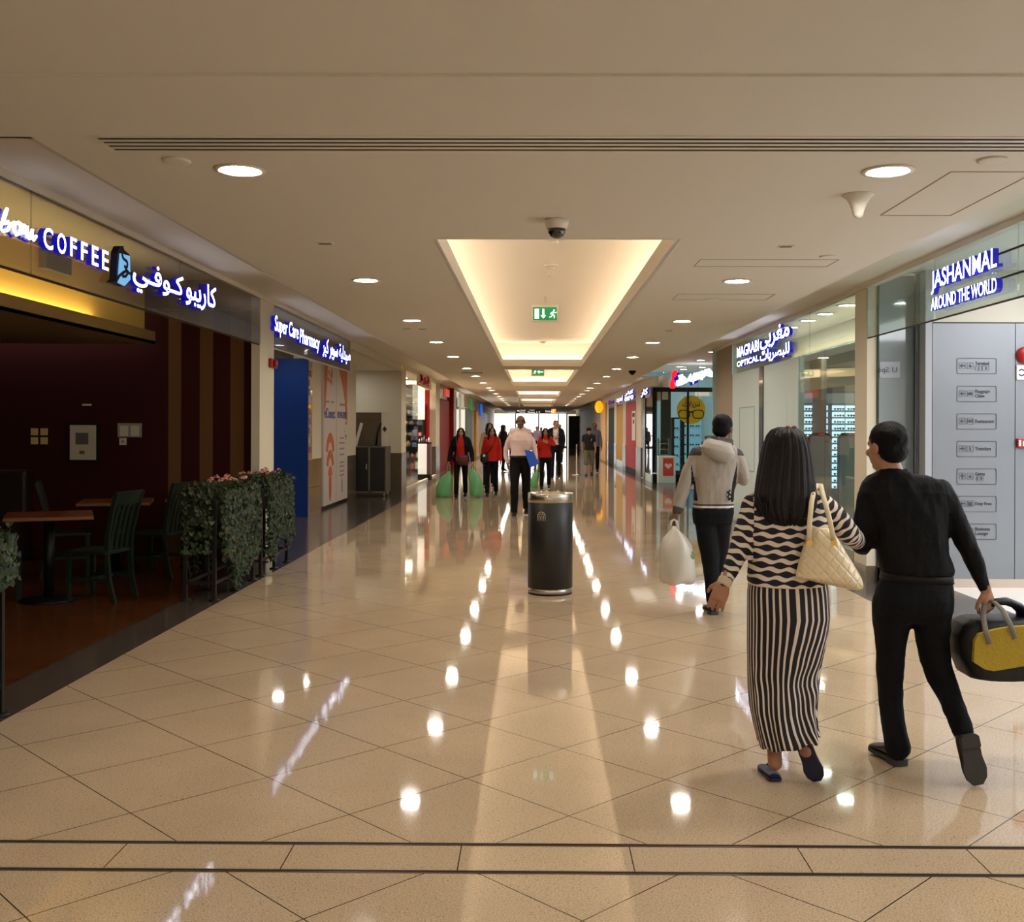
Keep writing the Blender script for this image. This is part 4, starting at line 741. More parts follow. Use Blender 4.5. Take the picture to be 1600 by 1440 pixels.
# direction plates
ARW = [(-.5, 0), (-.05, .45), (.12, .45), (-.18, .14), (.5, .14), (.5, -.14), (-.18, -.14), (.12, -.45), (-.05, -.45)]
def arrow(mb, c, s, ang, o):
    ca, sa = math.cos(ang), math.sin(ang); mb.prism([(c[0]+s*(x*ca-y*sa), c[1]+s*(x*sa+y*ca)) for x, y in ARW], o, FX, UP, .003)
M_ink = mat('sign_ink', S(44, 44, 52), .5)
PLANE = [(0, .5), (.07, .3), (.08, .1), (.5, -.16), (.5, -.25), (.08, -.12), (.06, -.36), (.18, -.46), (.18, -.5), (0, -.45), (-.18, -.5), (-.18, -.46), (-.06, -.36), (-.08, -.12), (-.5, -.25), (-.5, -.16), (-.08, .1), (-.07, .3)]
def icon(mb, kind, c, s, o):
    P = lambda L: [(c[0]+x*s, c[1]+y*s) for x, y in L]
    R = lambda x0, x1, y0, y1: mb.prism(P([(x0, y0), (x1, y0), (x1, y1), (x0, y1)]), o, FX, UP, .003)
    if kind == 'plane': mb.prism(P(PLANE), o, FX, UP, .003)
    elif kind == 'takeoff': mb.prism(P([(x*.8+.3*y, y*.8-.3*x) for x, y in PLANE]), o, FX, UP, .003)
    elif kind == 'case': R(-.48, .48, -.34, .2); R(-.2, .2, .2, .3)
    elif kind == 'dish': mb.prism(P(disc_poly(.33, 16)), o, FX, UP, .003); R(-.52, -.44, -.4, .4); R(.44, .52, -.4, .4)
    elif kind == 'person': mb.prism(P(disc_poly(.13, 12, 0, .34)), o, FX, UP, .003); mb.prism(P([(-.18, .15), (.18, .15), (.1, -.5), (-.1, -.5)]), o, FX, UP, .003)
    elif kind == 'gift': R(-.42, .42, -.45, .1); R(-.48, .48, .14, .28); mb.prism(P([(0, .28), (-.3, .5), (-.34, .32)]), o, FX, UP, .003); mb.prism(P([(0, .28), (.3, .5), (.34, .32)]), o, FX, UP, .003)
    else: R(-.4, .4, -.3, -.1); R(-.4, -.25, -.1, .3); R(.25, .4, -.1, .1)
ROWS = [(559.5, 584, math.pi*0, 'plane', ['Terminal'], '23'), (603, 627.5, 0, 'case', ['Baggage', 'Claim'], ''), (646, 670.5, 0, 'dish', ['Restaurant'], ''), (689, 713.5, math.pi, 'person', ['Transfers'], ''), (732, 756.5, -math.pi/2, 'takeoff', ['Gates'], '1-9'), (775, 799.5, 0, 'gift', ['Duty Free'], ''), (818, 842.5, 0, 'sofa', ['Business', 'Lounge'], '')]
for (py0, py1, ang, ic, words_, nums) in ROWS:
    a, b = at(1495, py1, yp-.003), at(1557, py0, yp-.003); wd, ht = b[0]-a[0], b[2]-a[2]; o = (a[0], yp-.001, a[2])
    t = thing('direction_plate', 'outlined direction plate reading %s on the grey sign wall' % ' '.join(words_+([nums] if nums else [])), 'direction sign', a)
    m = MB(); frame_outline(m, wd, ht, .014, .004, o, FX, UP, .004)
    for k in range(2): frame_outline(m, .062, .062, .008, .002, (a[0]+.022+k*.078, yp-.001, a[2]+.05), FX, UP, .004)
    m.build('outline', M_ink, t)
    m = MB(); arrow(m, (.053, .081), .046, ang, o); icon(m, ic, (.131, .081), .046, o)
    m.build('pictogram', M_ink, t)
    m = MB(); x0 = .18; L = {'Terminal': .135, 'Baggage': .145, 'Claim': .09, 'Restaurant': .185, 'Transfers': .155, 'Gates': .095, 'Duty Free': .16, 'Business': .145, 'Lounge': .125}
    if nums: z = [.088]
    elif len(words_) == 2: z = [.087, .042]
    else: z = [.064]
    for wq, zz in zip(words_, z): lettering(m, wq, (a[0]+x0, yp-.001, a[2]+zz-(.008 if 'g' in wq or 'y' in wq else 0)), FX, UP, L[wq], .043 if ('g' in wq or 'y' in wq) else .034, .003, .014)
    if nums == '23':
        for k, ch in enumerate('23'): frame_outline(m, .066, .046, .008, .002, (a[0]+x0+k*.07, yp-.001, a[2]+.034), FX, UP, .004); lettering(m, ch, (a[0]+x0+.025+k*.07, yp-.001, a[2]+.043), FX, UP, .018, .028, .003, .01)
    elif nums: frame_outline(m, .07, .044, .01, .002, (a[0]+x0+.01, yp-.001, a[2]+.034), FX, UP, .004); lettering(m, nums, (a[0]+x0+.02, yp-.001, a[2]+.043), FX, UP, .05, .028, .003, .01)
    m.build('lettering', M_ink, t)
# fire fittings cut by the right edge
p = at(1599, 555, yp); t = thing('alarm_bell', 'red fire alarm bell at the right edge of the sign wall', 'fire alarm', p); m = MB(); m.lathe([(.085, 0), (.085, .02), (.07, .05), (.02, .065)], (0, 0, 0), 28); m.V = [(p[0]+.01+x, yp-z, p[2]+y) for x, y, z in m.V]; m.build('gong', MATS['alarm_red'], t)
m = MB(); m.box(p[0]-.04, p[0]+.1, yp-.012, yp, p[2]-.06, p[2]+.0); m.build('bracket', mat('maroon_plastic', S(80, 10, 14), .4), t)
p = at(1597, 582, yp); m = MB(); m.box(p[0]-.06, p[0]+.12, yp-.02, yp, p[2]-.07, p[2]+.07); m.prism(arc_poly(.02, .032, 20, 160, 0, .004), (p[0]-.015, yp-.02, p[2]), FX, UP, .003, 1); m.prism(arc_poly(.02, .032, 200, 340, 0, -.004), (p[0]-.015, yp-.02, p[2]), FX, UP, .003, 1); tag(m.build('alarm_plate', [M_jw, M_ink]), 'white plate with a round symbol below the red bell', 'plate')
p = at(1597, 692, yp); t = thing('call_point', 'red fire call point at the right edge of the sign wall', 'fire alarm', p); m = MB(); m.box(p[0]-.06, p[0]+.1, yp-.04, yp, p[2]-.045, p[2]+.045); m.build('housing', MATS['alarm_red'], t, bevel=.006); m = MB(); m.box(p[0]-.05, p[0]-.03, yp-.043, yp-.04, p[2]-.03, p[2]+.03); m.box(p[0]-.01, p[0]+.05, yp-.043, yp-.04, p[2]-.03, p[2]+.02); m.build('white_marks', M_jw, t)
# glass fascia and sign
t = thing('glass_fascia', 'clear glass fascia above the gift shop entrance', 'shop fascia', (XR, 8, 2.48)); Zt, Zb = 2.985, 2.475
for a, b in ((YB, 2.0), (2.004, 4.6), (4.604, 7.33), (7.335, 8.86), (8.865, 10.66)):
    m = MB(); m.box(XR-.006, XR+.006, a, b, Zb, Zt); m.build('glass_panel', M_gglass, t)
m = MB(); m.box(XR, XR+.02, YB, 10.66, Zb-.006, Zb+.004); m.build('rail', M_groove, t)
yr = lambda px, X=3.3: X*F/(px-836)
t = thing('shop_sign', 'illuminated white lettering JASHANMAL AROUND THE WORLD with blue sides', 'shop sign', (3.3, 8.1, 2.6))
m = MB(); ya, yb = yr(1455), yr(1557); lettering(m, 'JASHANMAL', (3.33, ya, 2.668), RX, UP, ya-yb, .19, .045, .012, mf=0, ms=1); m.build('name_letters', [M_sign, M_blueside], t)
m = MB(); lettering(m, 'AROUND THE WORLD', (3.33, ya, 2.535), RX, UP, ya-yb, .105, .045, .01, mf=0, ms=1); m.build('slogan_letters', [M_sign, M_blueside], t)
for z in (2.82, 2.64): m = MB(); m.bar((3.35, yb+.2, z), (3.35, 7.1, z), .012, .012); m.build('rod', M_groove, t)
for k, (x, y) in enumerate(((4.6, 9.6), (4.55, 8.2), (4.5, 6.9), (6.2, 9.2), (6.2, 7.2), (4.6, 5.0), (6.2, 5.0))): downlight(x, y, .11, 3.12, 'shop_light', M_lampw, 'round light in the gift shop ceiling, %s' % ('behind the last sign letters', 'behind the sign middle', 'at the right photo edge', 'deep inside near the sign wall', 'deep inside the middle', 'outside the frame', 'deep outside the frame')[k])
m = MB(); m.box(5.2, 8.5, 3, 9.5, 3.09, 3.115); tag(m.build('ceiling_light', mat('white_panel_light', (1, 1, 1, 1), .5, emit=(.93, .96, 1, 1), es=7)), 'long white light panel in the gift shop ceiling', 'ceiling light')
# pillar
m = MB(); m.box(XR, 3.455, 10.66, 11.06, 0, 3.0); struct('wall_right.002', m, M_cream, 'cream pillar between the gift shop and the glasses shop', 'pillar')
m = MB(); m.box(XR-.008, 3.463, 10.652, 11.06, 0, .17); struct('baseboard_right', m, M_dado, 'dark foot of the cream pillar on the right', 'baseboard')
# ------------------------------------------------------------------ right side: glasses shop
t = thing('shop_facade', 'white panelled front of the glasses shop with a dark frame post', 'shop front', (XR, 15.5, 0))
M_fw = mat('facade_white', S(208, 230, 231), .35)
for a, b in ((15.72, 17.9), (14.07, 15.46), (13.45, 14.06)):
    m = MB(); m.box(XR, XR+.08, a, b, .03, 2.475); m.build('panel', M_fw, t)
m = MB(); m.box(XR-.015, XR+.08, 15.46, 15.72, 0, 2.475); m.build('dark_post', mat('navy_frame', S(26, 32, 48), .15, coat=.5), t)
m = MB(); ya, yb = 16.1, 17.27
for q in ((ya, ya+.012, .89, 1.9), (yb-.012, yb, .89, 1.9), (ya, yb, .89, .902), (ya, yb, 1.89, 1.902)): m.box(XR-.004, XR, *q)
m.build('access_panel', mat('panel_line', S(150, 160, 156), .5), t)
m = MB(); m.box(XR-.006, XR+.08, 13.45, 17.9, 0, .03); m.build('foot_strip', M_steel, t)
t = thing('glass_shopfront', 'tall clear glass front of the glasses shop beside the pillar', 'shop front', (XR, 12.3, 0))
for a, b in ((11.06, 12.25), (12.255, 13.45)): m = MB(); m.box(XR+.01, XR+.022, a, b, .02, 2.475); m.build('glass_panel', M_gglass, t)
m = MB(); m.box(XR, XR+.04, 11.06, 13.45, 0, .02); m.build('foot_rail', M_steel, t)
t = thing('glass_fascia', 'greenish glass fascia behind the lit opticals lettering', 'shop fascia', (XR, 14.5, 2.48))
for a, b in ((11.06, 12.9), (12.905, 14.7), (14.705, 17.86)): m = MB(); m.box(XR-.002, XR+.01, a, b, Zb, Zt); m.build('glass_panel', M_gglass, t)
m = MB(); m.box(XR-.01, XR+.06, 17.86, 17.9, Zb, Zt); m.build('end_post', M_fw, t)
t = thing('shop_sign', 'illuminated white bilingual opticals lettering with blue sides', 'shop sign', (3.33, 15.5, 2.5))
M1 = lambda pa, pb, z, h, tx, nm, off: (lambda mb: (lettering(mb, tx, (XR-.01, yr(pa, 3.33), z), RX, UP, yr(pa, 3.33)-yr(pb, 3.33), h, .045, off, mf=0, ms=1), mb.build(nm, [M_sign, M_blueside], t)))(MB())
M1(1153, 1187, 2.71, .17, 'MAGRABI', 'name_letters', .012); M1(1153, 1187, 2.56, .09, 'OPTICAL', 'small_letters', .02)
M1(1189, 1235, 2.64, .33, '\ufef2\ufe91\ufeae\ufed0\ufee3', 'arabic_name', .02); M1(1189, 1235, 2.5, .19, '\ufe95\ufe8e\ufef3\ufeae\ufebc\ufe92\ufee0\ufedf', 'arabic_letters', .02)
m = MB(); m.box(3.45, 10.9, 10.7, 20.4, 3.12, 3.14); struct('ceiling.011', m, M_jw, 'white ceiling inside the glasses shop', 'ceiling')
m = MB(); m.box(3.47, 10.9, 10.7, 10.74, 0, 3.12); struct('wall_right.003', m, M_jw, 'white partition between the gift shop and the glasses shop', 'wall')
m = MB(); m.box(3.44, 10.9, 20.3, 20.4, 0, 3.12); struct('wall_right.004', m, mat('shop_grey_green', S(176, 194, 188), .5), 'grey green end wall inside the glasses shop', 'wall')
m = MB(); m.box(4.5, 4.7, 11, 18.5, 2.72, 3.115); m.box(4.3, 4.5, 11, 18.5, 2.72, 2.76); o = tag(m.build('light_trough', M_cream), 'cream light trough under the glasses shop ceiling', 'light trough')
m = MB(); m.box(4.40, 4.44, 11.2, 18.3, 2.765, 2.785); m.build('tube', mat('soft_tube', (1, .9, .7, 1), .5, emit=(1, .82, .55, 1), es=9), o)
for k, y in enumerate((12.3, 13.3, 14.3, 15.2, 16.2, 17.2)): downlight(3.94, y, .10, 3.12, 'shop_light', M_lampw, 'round light behind the glasses shop fascia, %s from the pillar' % ORD[k].replace('nearest', 'first'))
for k, (x, y) in enumerate(((5.6, 14), (5.6, 17), (7, 14), (7, 17), (5.2, 19.2))): downlight(x, y, .10, 3.12, 'shop_light', M_lampw, 'round light deep inside the glasses shop ceiling', 'lights deep inside the glasses shop')
m = MB(); m.prism([(0, 0), (1.3, .05), (1.7, .16), (1.2, .2), (0, .15)], (4.86, 19.6, 2.5), FX, UP, .04); tag(m.build('ceiling_feature', mat('beige_glow', S(225, 190, 140), .5, emit=S(255, 215, 160), es=.5)), 'curved beige ceiling feature with painted warm glow inside the glasses shop', 'ceiling feature')  # warm cove light is put into the surface as a glow
# lit display wall with rows of sunglasses
yd = 20.1; cxs = [at(px, 690, yd)[0] for px in (1236, 1251, 1256, 1276, 1278.5, 1294, 1301, 1320, 1322, 1341)]; z0 = at(1290, 637, yd)[2]; pitch = at(1290, 637, yd)[2]-at(1290, 647.15, yd)[2]
t = thing('display_wall', 'backlit display wall of sunglasses inside the glasses shop', 'display', (5.4, yd, 0))
m = MB(); m.box(cxs[0]-.05, 7.4, yd+.05, yd+.18, 0, z0+.32); m.build('back_panel', mat('display_frame', S(120, 150, 160), .4), t)
m = MB(); m.box(cxs[0]-.05, 7.4, yd, yd+.06, z0+.09, z0+.28); m.build('header', mat('display_header', S(190, 205, 210), .4, emit=S(190, 205, 215), es=.2), t)
M_lit = mat('lit_panel', S(225, 240, 250), .5, emit=S(200, 232, 250), es=2.2)
def sunglasses_mb(o, kind):
    m = MB(); o = np.array(o); r = .03
    for sx in (-1, 1):
        if kind: m.prism(disc_poly(.027, 14, sx*.036, 0), o, FX, UP, .006)
        else: m.prism([(sx*.066, .018), (sx*.008, .02), (sx*.014, -.02), (sx*.05, -.026)][::sx], o, FX, UP, .006)
        m.bar(o+np.array((sx*.066, 0, .014)), o+np.array((sx*.062, .06, .01)), .004, .008)
    m.bar(o+np.array((-.014, -.003, .012)), o+np.array((.014, -.003, .012)), .005, .006, up=(0, 1, 0))
    return m
M_sun = mat('sunglass_black', S(20, 24, 30), .2); sg = {}
for c in range(5):
    for r in range(13):
        if r > 4 and c != 3: continue
        xa, xb = cxs[2*c], cxs[2*c+1]; zc = z0-r*pitch
        if r <= 5 or c == 3:
            m = MB(); m.box(xa, xb, yd+.03, yd+.055, zc-.045, zc+.045); m.build('lit_panel', M_lit, t); m = MB(); m.box(xa, xb, yd-.04, yd+.05, zc-.052, zc-.046); m.build('shelf', MATS['display_frame'], t)
        for k in range(1 if xb-xa < .22 else 2):
            x = (xa+xb)/2 if xb-xa < .22 else xa+(xb-xa)*(.28+.44*k); kd = (r+c+k) % 2
            if kd not in sg: sg[kd] = tag(sunglasses_mb((0, 0, 0), kd).build('sunglasses', M_sun), 'dark sunglasses on the lit display wall', 'sunglasses', 'sunglasses on the lit display wall'); sg[kd].location = (x, yd-.02, zc-.02); sg[kd].scale = (.78,)*3
            else: copy_tree(sg[kd], (x, yd-.02, zc-.02))
for k, (pa, pb, lab) in enumerate(((1265, 1298.5, 'grey security gate with dark rounded top, the left one in the glasses shop'), (1311, 1345, 'grey security gate with blue edge, the right one in the glasses shop'))):
    yg = 15.0; a, b = at(pa, 700, yg), at(pb, 700, yg); zt = at(pa, 676, yg)[2]; t = thing('security_gate', lab, 'security gate', ((a[0]+b[0])/2, yg, 0))
    m = MB(); m.prism([(0, .05), (b[0]-a[0], .05), (b[0]-a[0], zt-.06), (b[0]-a[0]-.05, zt-.012), (.05, zt-.012), (0, zt-.06)], (a[0], yg+.03, 0), FX, UP, .04); m.build('panel', mat('gate_grey', S(120, 140, 138), .3), t, bevel=.004)
    m = MB(); w_ = b[0]-a[0]; m.prism([(-.012, zt-.09), (-.012, zt-.06), (.045, zt), (w_-.045, zt), (w_+.012, zt-.06), (w_+.012, zt-.09), (w_-.03, zt-.04), (.03, zt-.04)], (a[0], yg+.04, 0), FX, UP, .06); m.build('top_cap', M_dark, t)
    m = MB(); m.box(a[0]+w_*.42, a[0]+w_*.66, yg-.03, yg-.018, zt-.03, zt-.012); m.build('red_light', mat('gate_red', S(220, 40, 60), .4, emit=S(230, 40, 70), es=.5), t)
    m = MB(); m.box(a[0]-.014, a[0], yg-.02, yg+.05, .0, zt-.06); m.build('side_edge', mat('gate_blue', S(40, 50, 140), .3) if k else M_dark, t); m = MB(); m.box(a[0]-.05, b[0]+.05, yg-.06, yg+.1, 0, .05); m.build('base', M_dark, t)
    m = MB(); m.box(b[0]-.09, b[0]-.05, yg-.014, yg-.01, zt-.13, zt-.118); m.build('slot', M_dark, t)
m = MB(); m.box(XR, XR+.3, 17.9, 19.5, 0, 2.99); struct('wall_right.005', m, mat('tan_wall', S(160, 146, 126), .6, spec=.2), 'tan wall at the far end of the glasses shop front', 'wall')
m = MB(); m.box(XR-.01, XR+.31, 17.9, 19.51, 0, .95); struct('baseboard_right.001', m, M_dado, 'dark tiled lower wall beside the glasses shop', 'wall tile')
# ------------------------------------------------------------------ right side: set back bay and optician corner
m = MB(); m.box(5.3, 5.4, 19.5, 30.2, 0, 3.45); struct('wall_right.006', m, MATS['tan_wall'], 'tan side wall of the set back bay', 'wall')
for k, (x, y) in enumerate(((4.5, 28.6), (4.3, 25.5), (4.3, 22.5))): downlight(x, y, .10, 3.42, 'soffit_light', M_lampw, 'round light in the raised soffit of the set back bay, %s' % ('nearest the optician', 'in the middle', 'nearest the glasses shop')[k])
yo = 30.2; ox = lambda px: at(px, 690, yo)[0]; oz = lambda py: at(1070, py, yo)[2]
t = thing('glass_shopfront', 'glass corner front of the optician facing the viewer', 'shop front', (4.2, yo, 0))
for a, b in ((1024, 1073), (1073.5, 1118)): m = MB(); m.box(ox(a), ox(b), yo-.005, yo+.008, oz(741), 3.36); m.build('glass_panel', M_glass, t)
for a in (1074.5, 1120):
    m = MB(); m.box(ox(a)-.03, ox(a)+.03, yo-.05, yo, oz(741), oz(605) if a < 1100 else 3.36); m.build('mullion', M_black, t)
m = MB(); m.box(ox(1020), 5.3, yo-.06, yo+.3, 0, oz(741)); m.build('plinth', M_dark, t)
m = MB(); m.box(XR, XR+.02, yo+.02, 31.85, .22, 2.9); m.build('side_glass', M_glass, t); m = MB(); m.box(XR-.01, XR+.3, yo+.02, 31.85, 0, .22); m.build('white_base', M_fw, t)
m = MB(); m.box(ox(1020), 5.3, yo+.02, yo+.1, oz(612), oz(605)); m.build('header', M_dark, t)
t = thing('shop_sign', 'lit white script lettering with a red figure on the optician front', 'shop sign', (4.6, yo-.1, 2.8)); m = MB()
P = lambda px, py: (ox(px), yo-.12, oz(py))
m.tube([P(1054, 579), P(1053, 586), P(1051, 592), P(1050, 600), P(1049.5, 607)], [(.05, .04), (.1, .04), (.045, .04), (.09, .04), (.06, .04)], 10); m.build('red_figure', M_signR, t)
m = MB()
for s in ([(1056, 599), (1063, 597), (1071, 593)], [(1061, 586), (1063, 592), (1066, 593), (1069, 590)], [(1076, 596), (1078, 588), (1081, 596), (1084, 587), (1087, 594)], [(1086, 587), (1092, 585), (1094, 590), (1097, 583), (1101, 587)], [(1101, 582), (1106, 580), (1109, 584), (1108, 588)]): m.tube([P(*q) for q in s], .085, 8)
m.build('script_letters', M_sign, t)
m = MB()
for s in ([(1052, 594), (1058, 590), (1061, 584)], [(1076, 597), (1088, 592)]): m.tube([np.array(P(*q))+(0, .05, 0) for q in s], .11, 8)
m.build('blue_backing', M_blueside, t)
m = MB(); c = at(1080, 640, yo+.25); rr = 22.5*yo/F; m.prism(disc_poly(rr, 40), (c[0], yo+.28, c[2]), FX, UP, .02)
t = thing('round_sign', 'round yellow sale sign with black spectacles hanging in the optician window', 'sale sign', c); m.build('disc', mat('sale_yellow', S(250, 205, 24), .45), t)
m = MB()
for sx in (-1, 1):
    frame_outline(m, rr*.82, rr*.62, rr*.26, rr*.06, (c[0]+sx*rr*.49-rr*.41, yo+.255, c[2]-rr*.62), FX, UP, .01)
m.box(c[0]-rr*.14, c[0]+rr*.14, yo+.245, yo+.257, c[2]-rr*.2, c[2]-rr*.1); m.build('spectacles', M_black, t)
m = MB(); lettering(m, '\ufe95\ufefc\ufef3\ufeb0\ufee8\ufe97', (c[0]-rr*.62, yo+.257, c[2]+rr*.12), FX, UP, rr*1.25, rr*.5, .004, .012); m.build('lettering', M_black, t)
for dx in (-.2, .2): m = MB(); m.cyl((c[0]+dx, yo+.27, c[2]+rr*.85), (c[0]+dx, yo+.27, 3.38), .004, 6); m.build('cord', M_black, t)
a, b = at(1028, 747, yo-.35), at(1055, 712, yo-.35)
t = thing('poster_stand', 'white framed stand with an orange red heart poster at the optician corner', 'poster stand', ((a[0]+b[0])/2, yo-.35, 0)); m = MB(); m.box(a[0], b[0], yo-.45, yo-.1, 0.0, b[2]); m.build('box', M_fw, t, bevel=.01)
m = MB(); m.box(a[0]+.13, b[0]-.06, yo-.456, yo-.45, .22, b[2]-.06); m.build('poster', mat('poster_red', S(196, 70, 48), .4), t)
m = MB(); xc = (a[0]+b[0])/2+.035; m.prism([(0, -.09), (.1, .0), (.1, .05), (.05, .075), (0, .04), (-.05, .075), (-.1, .05), (-.1, 0)], (xc, yo-.456, .5), FX, UP, .004); m.box(xc-.09, xc+.09, yo-.46, yo-.456, .72, .735); m.build('white_print', M_jw, t)
# inside the optician
m = MB(); m.box(3.5, 10, 34.4, 34.5, 0, 3.4); struct('wall_right.007', m, mat('optician_wall', S(130, 160, 170), .4, emit=S(110, 160, 180), es=.2), 'pale blue back wall with painted glow of the optician', 'wall')  # teal light of the shop is put into the wall as emission
m = MB(); m.box(3.57, 10, 30.3, 34.5, 3.4, 3.42); struct('ceiling.013', m, M_jw, 'white ceiling of the optician', 'ceiling')
for k, (x, y) in enumerate(((4.3, 31.2), (5, 31.5), (4.6, 32.6), (5.4, 33))): downlight(x, y, .11, 3.4, 'shop_light', M_lampw, 'round light in the optician ceiling', 'optician ceiling lights')
xa, xb = at(1034, 680, 30.7)[0], at(1048, 680, 30.7)[0]
m = MB(); m.box(xa, xb, 30.7, 31, 0, 2.65); tag(m.build('dark_column', mat('brown_gloss', S(44, 34, 26), .1, coat=.6)), 'glossy dark brown column behind the optician glass', 'column')
for k, (pa, pb, pt, pbm, yy, lab) in enumerate(((1052, 1066, 652, 735, 31.2, 'left'), (1068, 1100, 648, 735, 32.2, 'middle'))):
    a, b = at(pa, 690, yy)[0], at(pb, 690, yy)[0]; zt = at(pa, pt, yy)[2]; t = thing('display_cabinet', 'lit glass display cabinet with dark frame, the %s one in the optician' % lab, 'cabinet', ((a+b)/2, yy, 0))
    m = MB(); m.box(a, b, yy+.3, yy+.33, .1, zt); m.build('lit_back', mat('teal_back', S(120, 170, 185), .4, emit=S(120, 180, 200), es=.55), t)
    m = MB()
    for x in (a, b): m.box(x-.03, x+.03, yy, yy+.34, 0, zt)
    m.box(a, b, yy, yy+.34, zt-.04, zt); m.box(a, b, yy, yy+.34, 0, .3); m.build('frame', M_dark, t)
    for q in range(5):
        z = .45+q*(zt-.55)/5; m = MB(); m.box(a, b, yy, yy+.3, z, z+.015); m.build('shelf', M_steel, t)
        for r_ in range(max(1, int((b-a)/.18))):
            g = copy_tree(sg[r_ % 2], (a+.1+r_*.17, yy+.1, z+.05), label='dark spectacles on a cabinet shelf in the optician', group='spectacles in the optician cabinets'); g.scale = (1, 1, 1)
m = MB(); p = at(1112, 664, 31.5); m.box(p[0]-.3, p[0]+.05, 31.5, 31.53, p[2]-.5, p[2]+.85); tag(m.build('tall_mirror', mat('blue_mirror', S(150, 190, 205), .1, metal=.6, emit=S(130, 180, 200), es=.2)), 'tall pale blue panel behind the yellow sale sign', 'panel')
m = MB(); p = at(1100, 613, 30.8); m.box(p[0]-.26, p[0]+.16, 30.8, 30.83, p[2]-.1, p[2]+.1); tag(m.build('lit_board', mat('panel_pale', S(225, 220, 210), .4, emit=S(225, 215, 200), es=.3)), 'small pale lit panel at the top of the optician window', 'panel')
a, b = at(1031, 711, yo-.1), at(1046, 690, yo-.1); t = thing('spectacle_rack', 'small dark rack of spectacles above the heart poster stand', 'rack', (a[0]+.15, yo+.1, 0)); m = MB(); m.box(a[0], b[0], yo+.05, yo+.3, oz(741), a[2]); m.build('stand', M_dark, t)
m = MB()
for q in range(3): m.box(a[0], b[0], yo+.05, yo+.3, a[2]+q*.16, a[2]+q*.16+.015)
m.box(a[0]-.02, a[0], yo+.05, yo+.3, a[2], b[2]+.1); m.box(b[0], b[0]+.02, yo+.05, yo+.3, a[2], b[2]+.1); m.build('shelf', M_steel, t)
for q in range(6): g = copy_tree(sg[q % 2], (a[0]+.08+.13*(q % 2), yo+.12, a[2]+.06+.16*(q//2)), label='spectacles on the small rack at the optician corner', group='spectacles on the corner rack'); g.scale = (.8,)*3
# ------------------------------------------------------------------ right side: far shops
M_bl = mat('blue_black', S(8, 10, 24), .25, spec=.4)
def seg(name, ya, yb, mtl, lab, cat, z0=0, z1=2.78, dx=0, x1=.34):
    ya += .005; yb -= .005; m = MB(); m.box(XR-dx, XR+x1, ya, yb, z0, z1); return tag(m.build(name, mtl), lab, cat)
seg('dark_pillar', 31.9, 32.6, M_bl, 'glossy blue black pillar right after the optician corner', 'pillar', dx=.02)
for k, (ya, yb, lab) in enumerate(((33.3, 34.9), (38.9, 40.2), (43.3, 44.6), (48.0, 49.3)) if 0 else ((33.3, 34.9, 'first'), (38.9, 40.2, 'second'), (43.3, 44.6, 'third'), (48.0, 49.3, 'fourth'))):
    m = MB(); m.box(XR, XR+.5, ya, yb, .95, 2.8); struct('wall_right.%03d' % (8+k), m, M_cream, 'cream pillar between the far right shops, %s after the optician' % lab, 'pillar'); m = MB(); m.box(XR-.01, XR+.5, ya, yb, 0, .95); struct('baseboard_right.%03d' % (2+k), m, M_dado, 'dark tiled foot of the %s far right pillar' % lab, 'wall tile')
seg('red_hoarding', 34.9, 38.9, mat('bright_red', S(176, 10, 14), .5, spec=.15), 'bright red shop hoarding on the far right', 'hoarding', z0=.18, z1=2.45)
m = MB(); m.box(XR-.015, XR, 35.1, 36.3, 1.15, 2.15); m.box(XR-.018, XR-.015, 35.3, 36.1, 1.95, 2.08, 1); m.box(XR-.018, XR-.015, 35.5, 35.9, 1.72, 1.85, 1); tag(m.build('notice_board', [M_white, M_dark]), 'white notice on the bright red hoarding', 'notice')
seg('plinth', 34.9, 38.9, M_dark, 'black plinth below the bright red hoarding', 'plinth', z1=.18)
seg('yellow_hoarding', 40.2, 43.3, mat('mustard', S(190, 140, 8), .5, spec=.15), 'mustard yellow shop hoarding on the far right', 'hoarding', z0=.3, z1=2.45)
seg('plinth', 40.2, 43.3, M_fw, 'white plinth below the mustard hoarding', 'plinth', z1=.3)
seg('dark_hoarding', 44.6, 48.0, M_dark, 'black shop hoarding beyond the mustard one', 'hoarding', z1=2.45)
seg('yellow_column', 49.3, 53, mat('yellow_panel', S(222, 160, 14), .45), 'bright yellow column far down on the right', 'column', dx=.05)
m = MB(); m.ell((XR-.26, 51, 2.6), (.2, .25, .3)); tag(m.build('yellow_lamp', mat('yellow_glow', S(240, 170, 20), .3, emit=S(255, 180, 20), es=.9)), 'rounded yellow lit sign on top of the yellow column', 'shop sign')
m = MB(); m.box(XR, XR+.2, 53, YE, 0, 3.1); struct('wall_right.012', m, MATS['tan_wall'], 'tan wall at the far right end', 'wall')
m = MB(); m.box(XR+.35, XR+.5, 30.5, 53, 2.4, 3.1); struct('wall_right.013', m, M_cream, 'cream band above the far right hoardings', 'wall')
def lit_sign(px0, px1, ztop, zbot, lab, mt, tx=None):
    ya, yb = ry(px0), ry(px1); t = thing('shop_sign', lab, 'shop sign', (XR, yb, zbot)); m = MB()
    for k in range(len(tx)): lettering(m, tx[k], (XR-.02, ya, zbot+(ztop-zbot)*(1-(k+1)/len(tx))), RX, UP, ya-yb, (ztop-zbot)/len(tx)*.8, .06, .03, mf=0, ms=1)
    m.build('letters', [mt, M_blueside], t)
    m = MB(); m.box(XR-.02, XR, yb-.05, ya+.05, zbot-.04, ztop+.04); m.build('backing', M_cream, t)
lit_sign(966, 976, 2.86, 2.55, 'lit pinkish white sign above the mustard hoarding', mat('sign_pink', (1, .8, .8, 1), .4, emit=(1, .75, .75, 1), es=1.5), ['opal'])
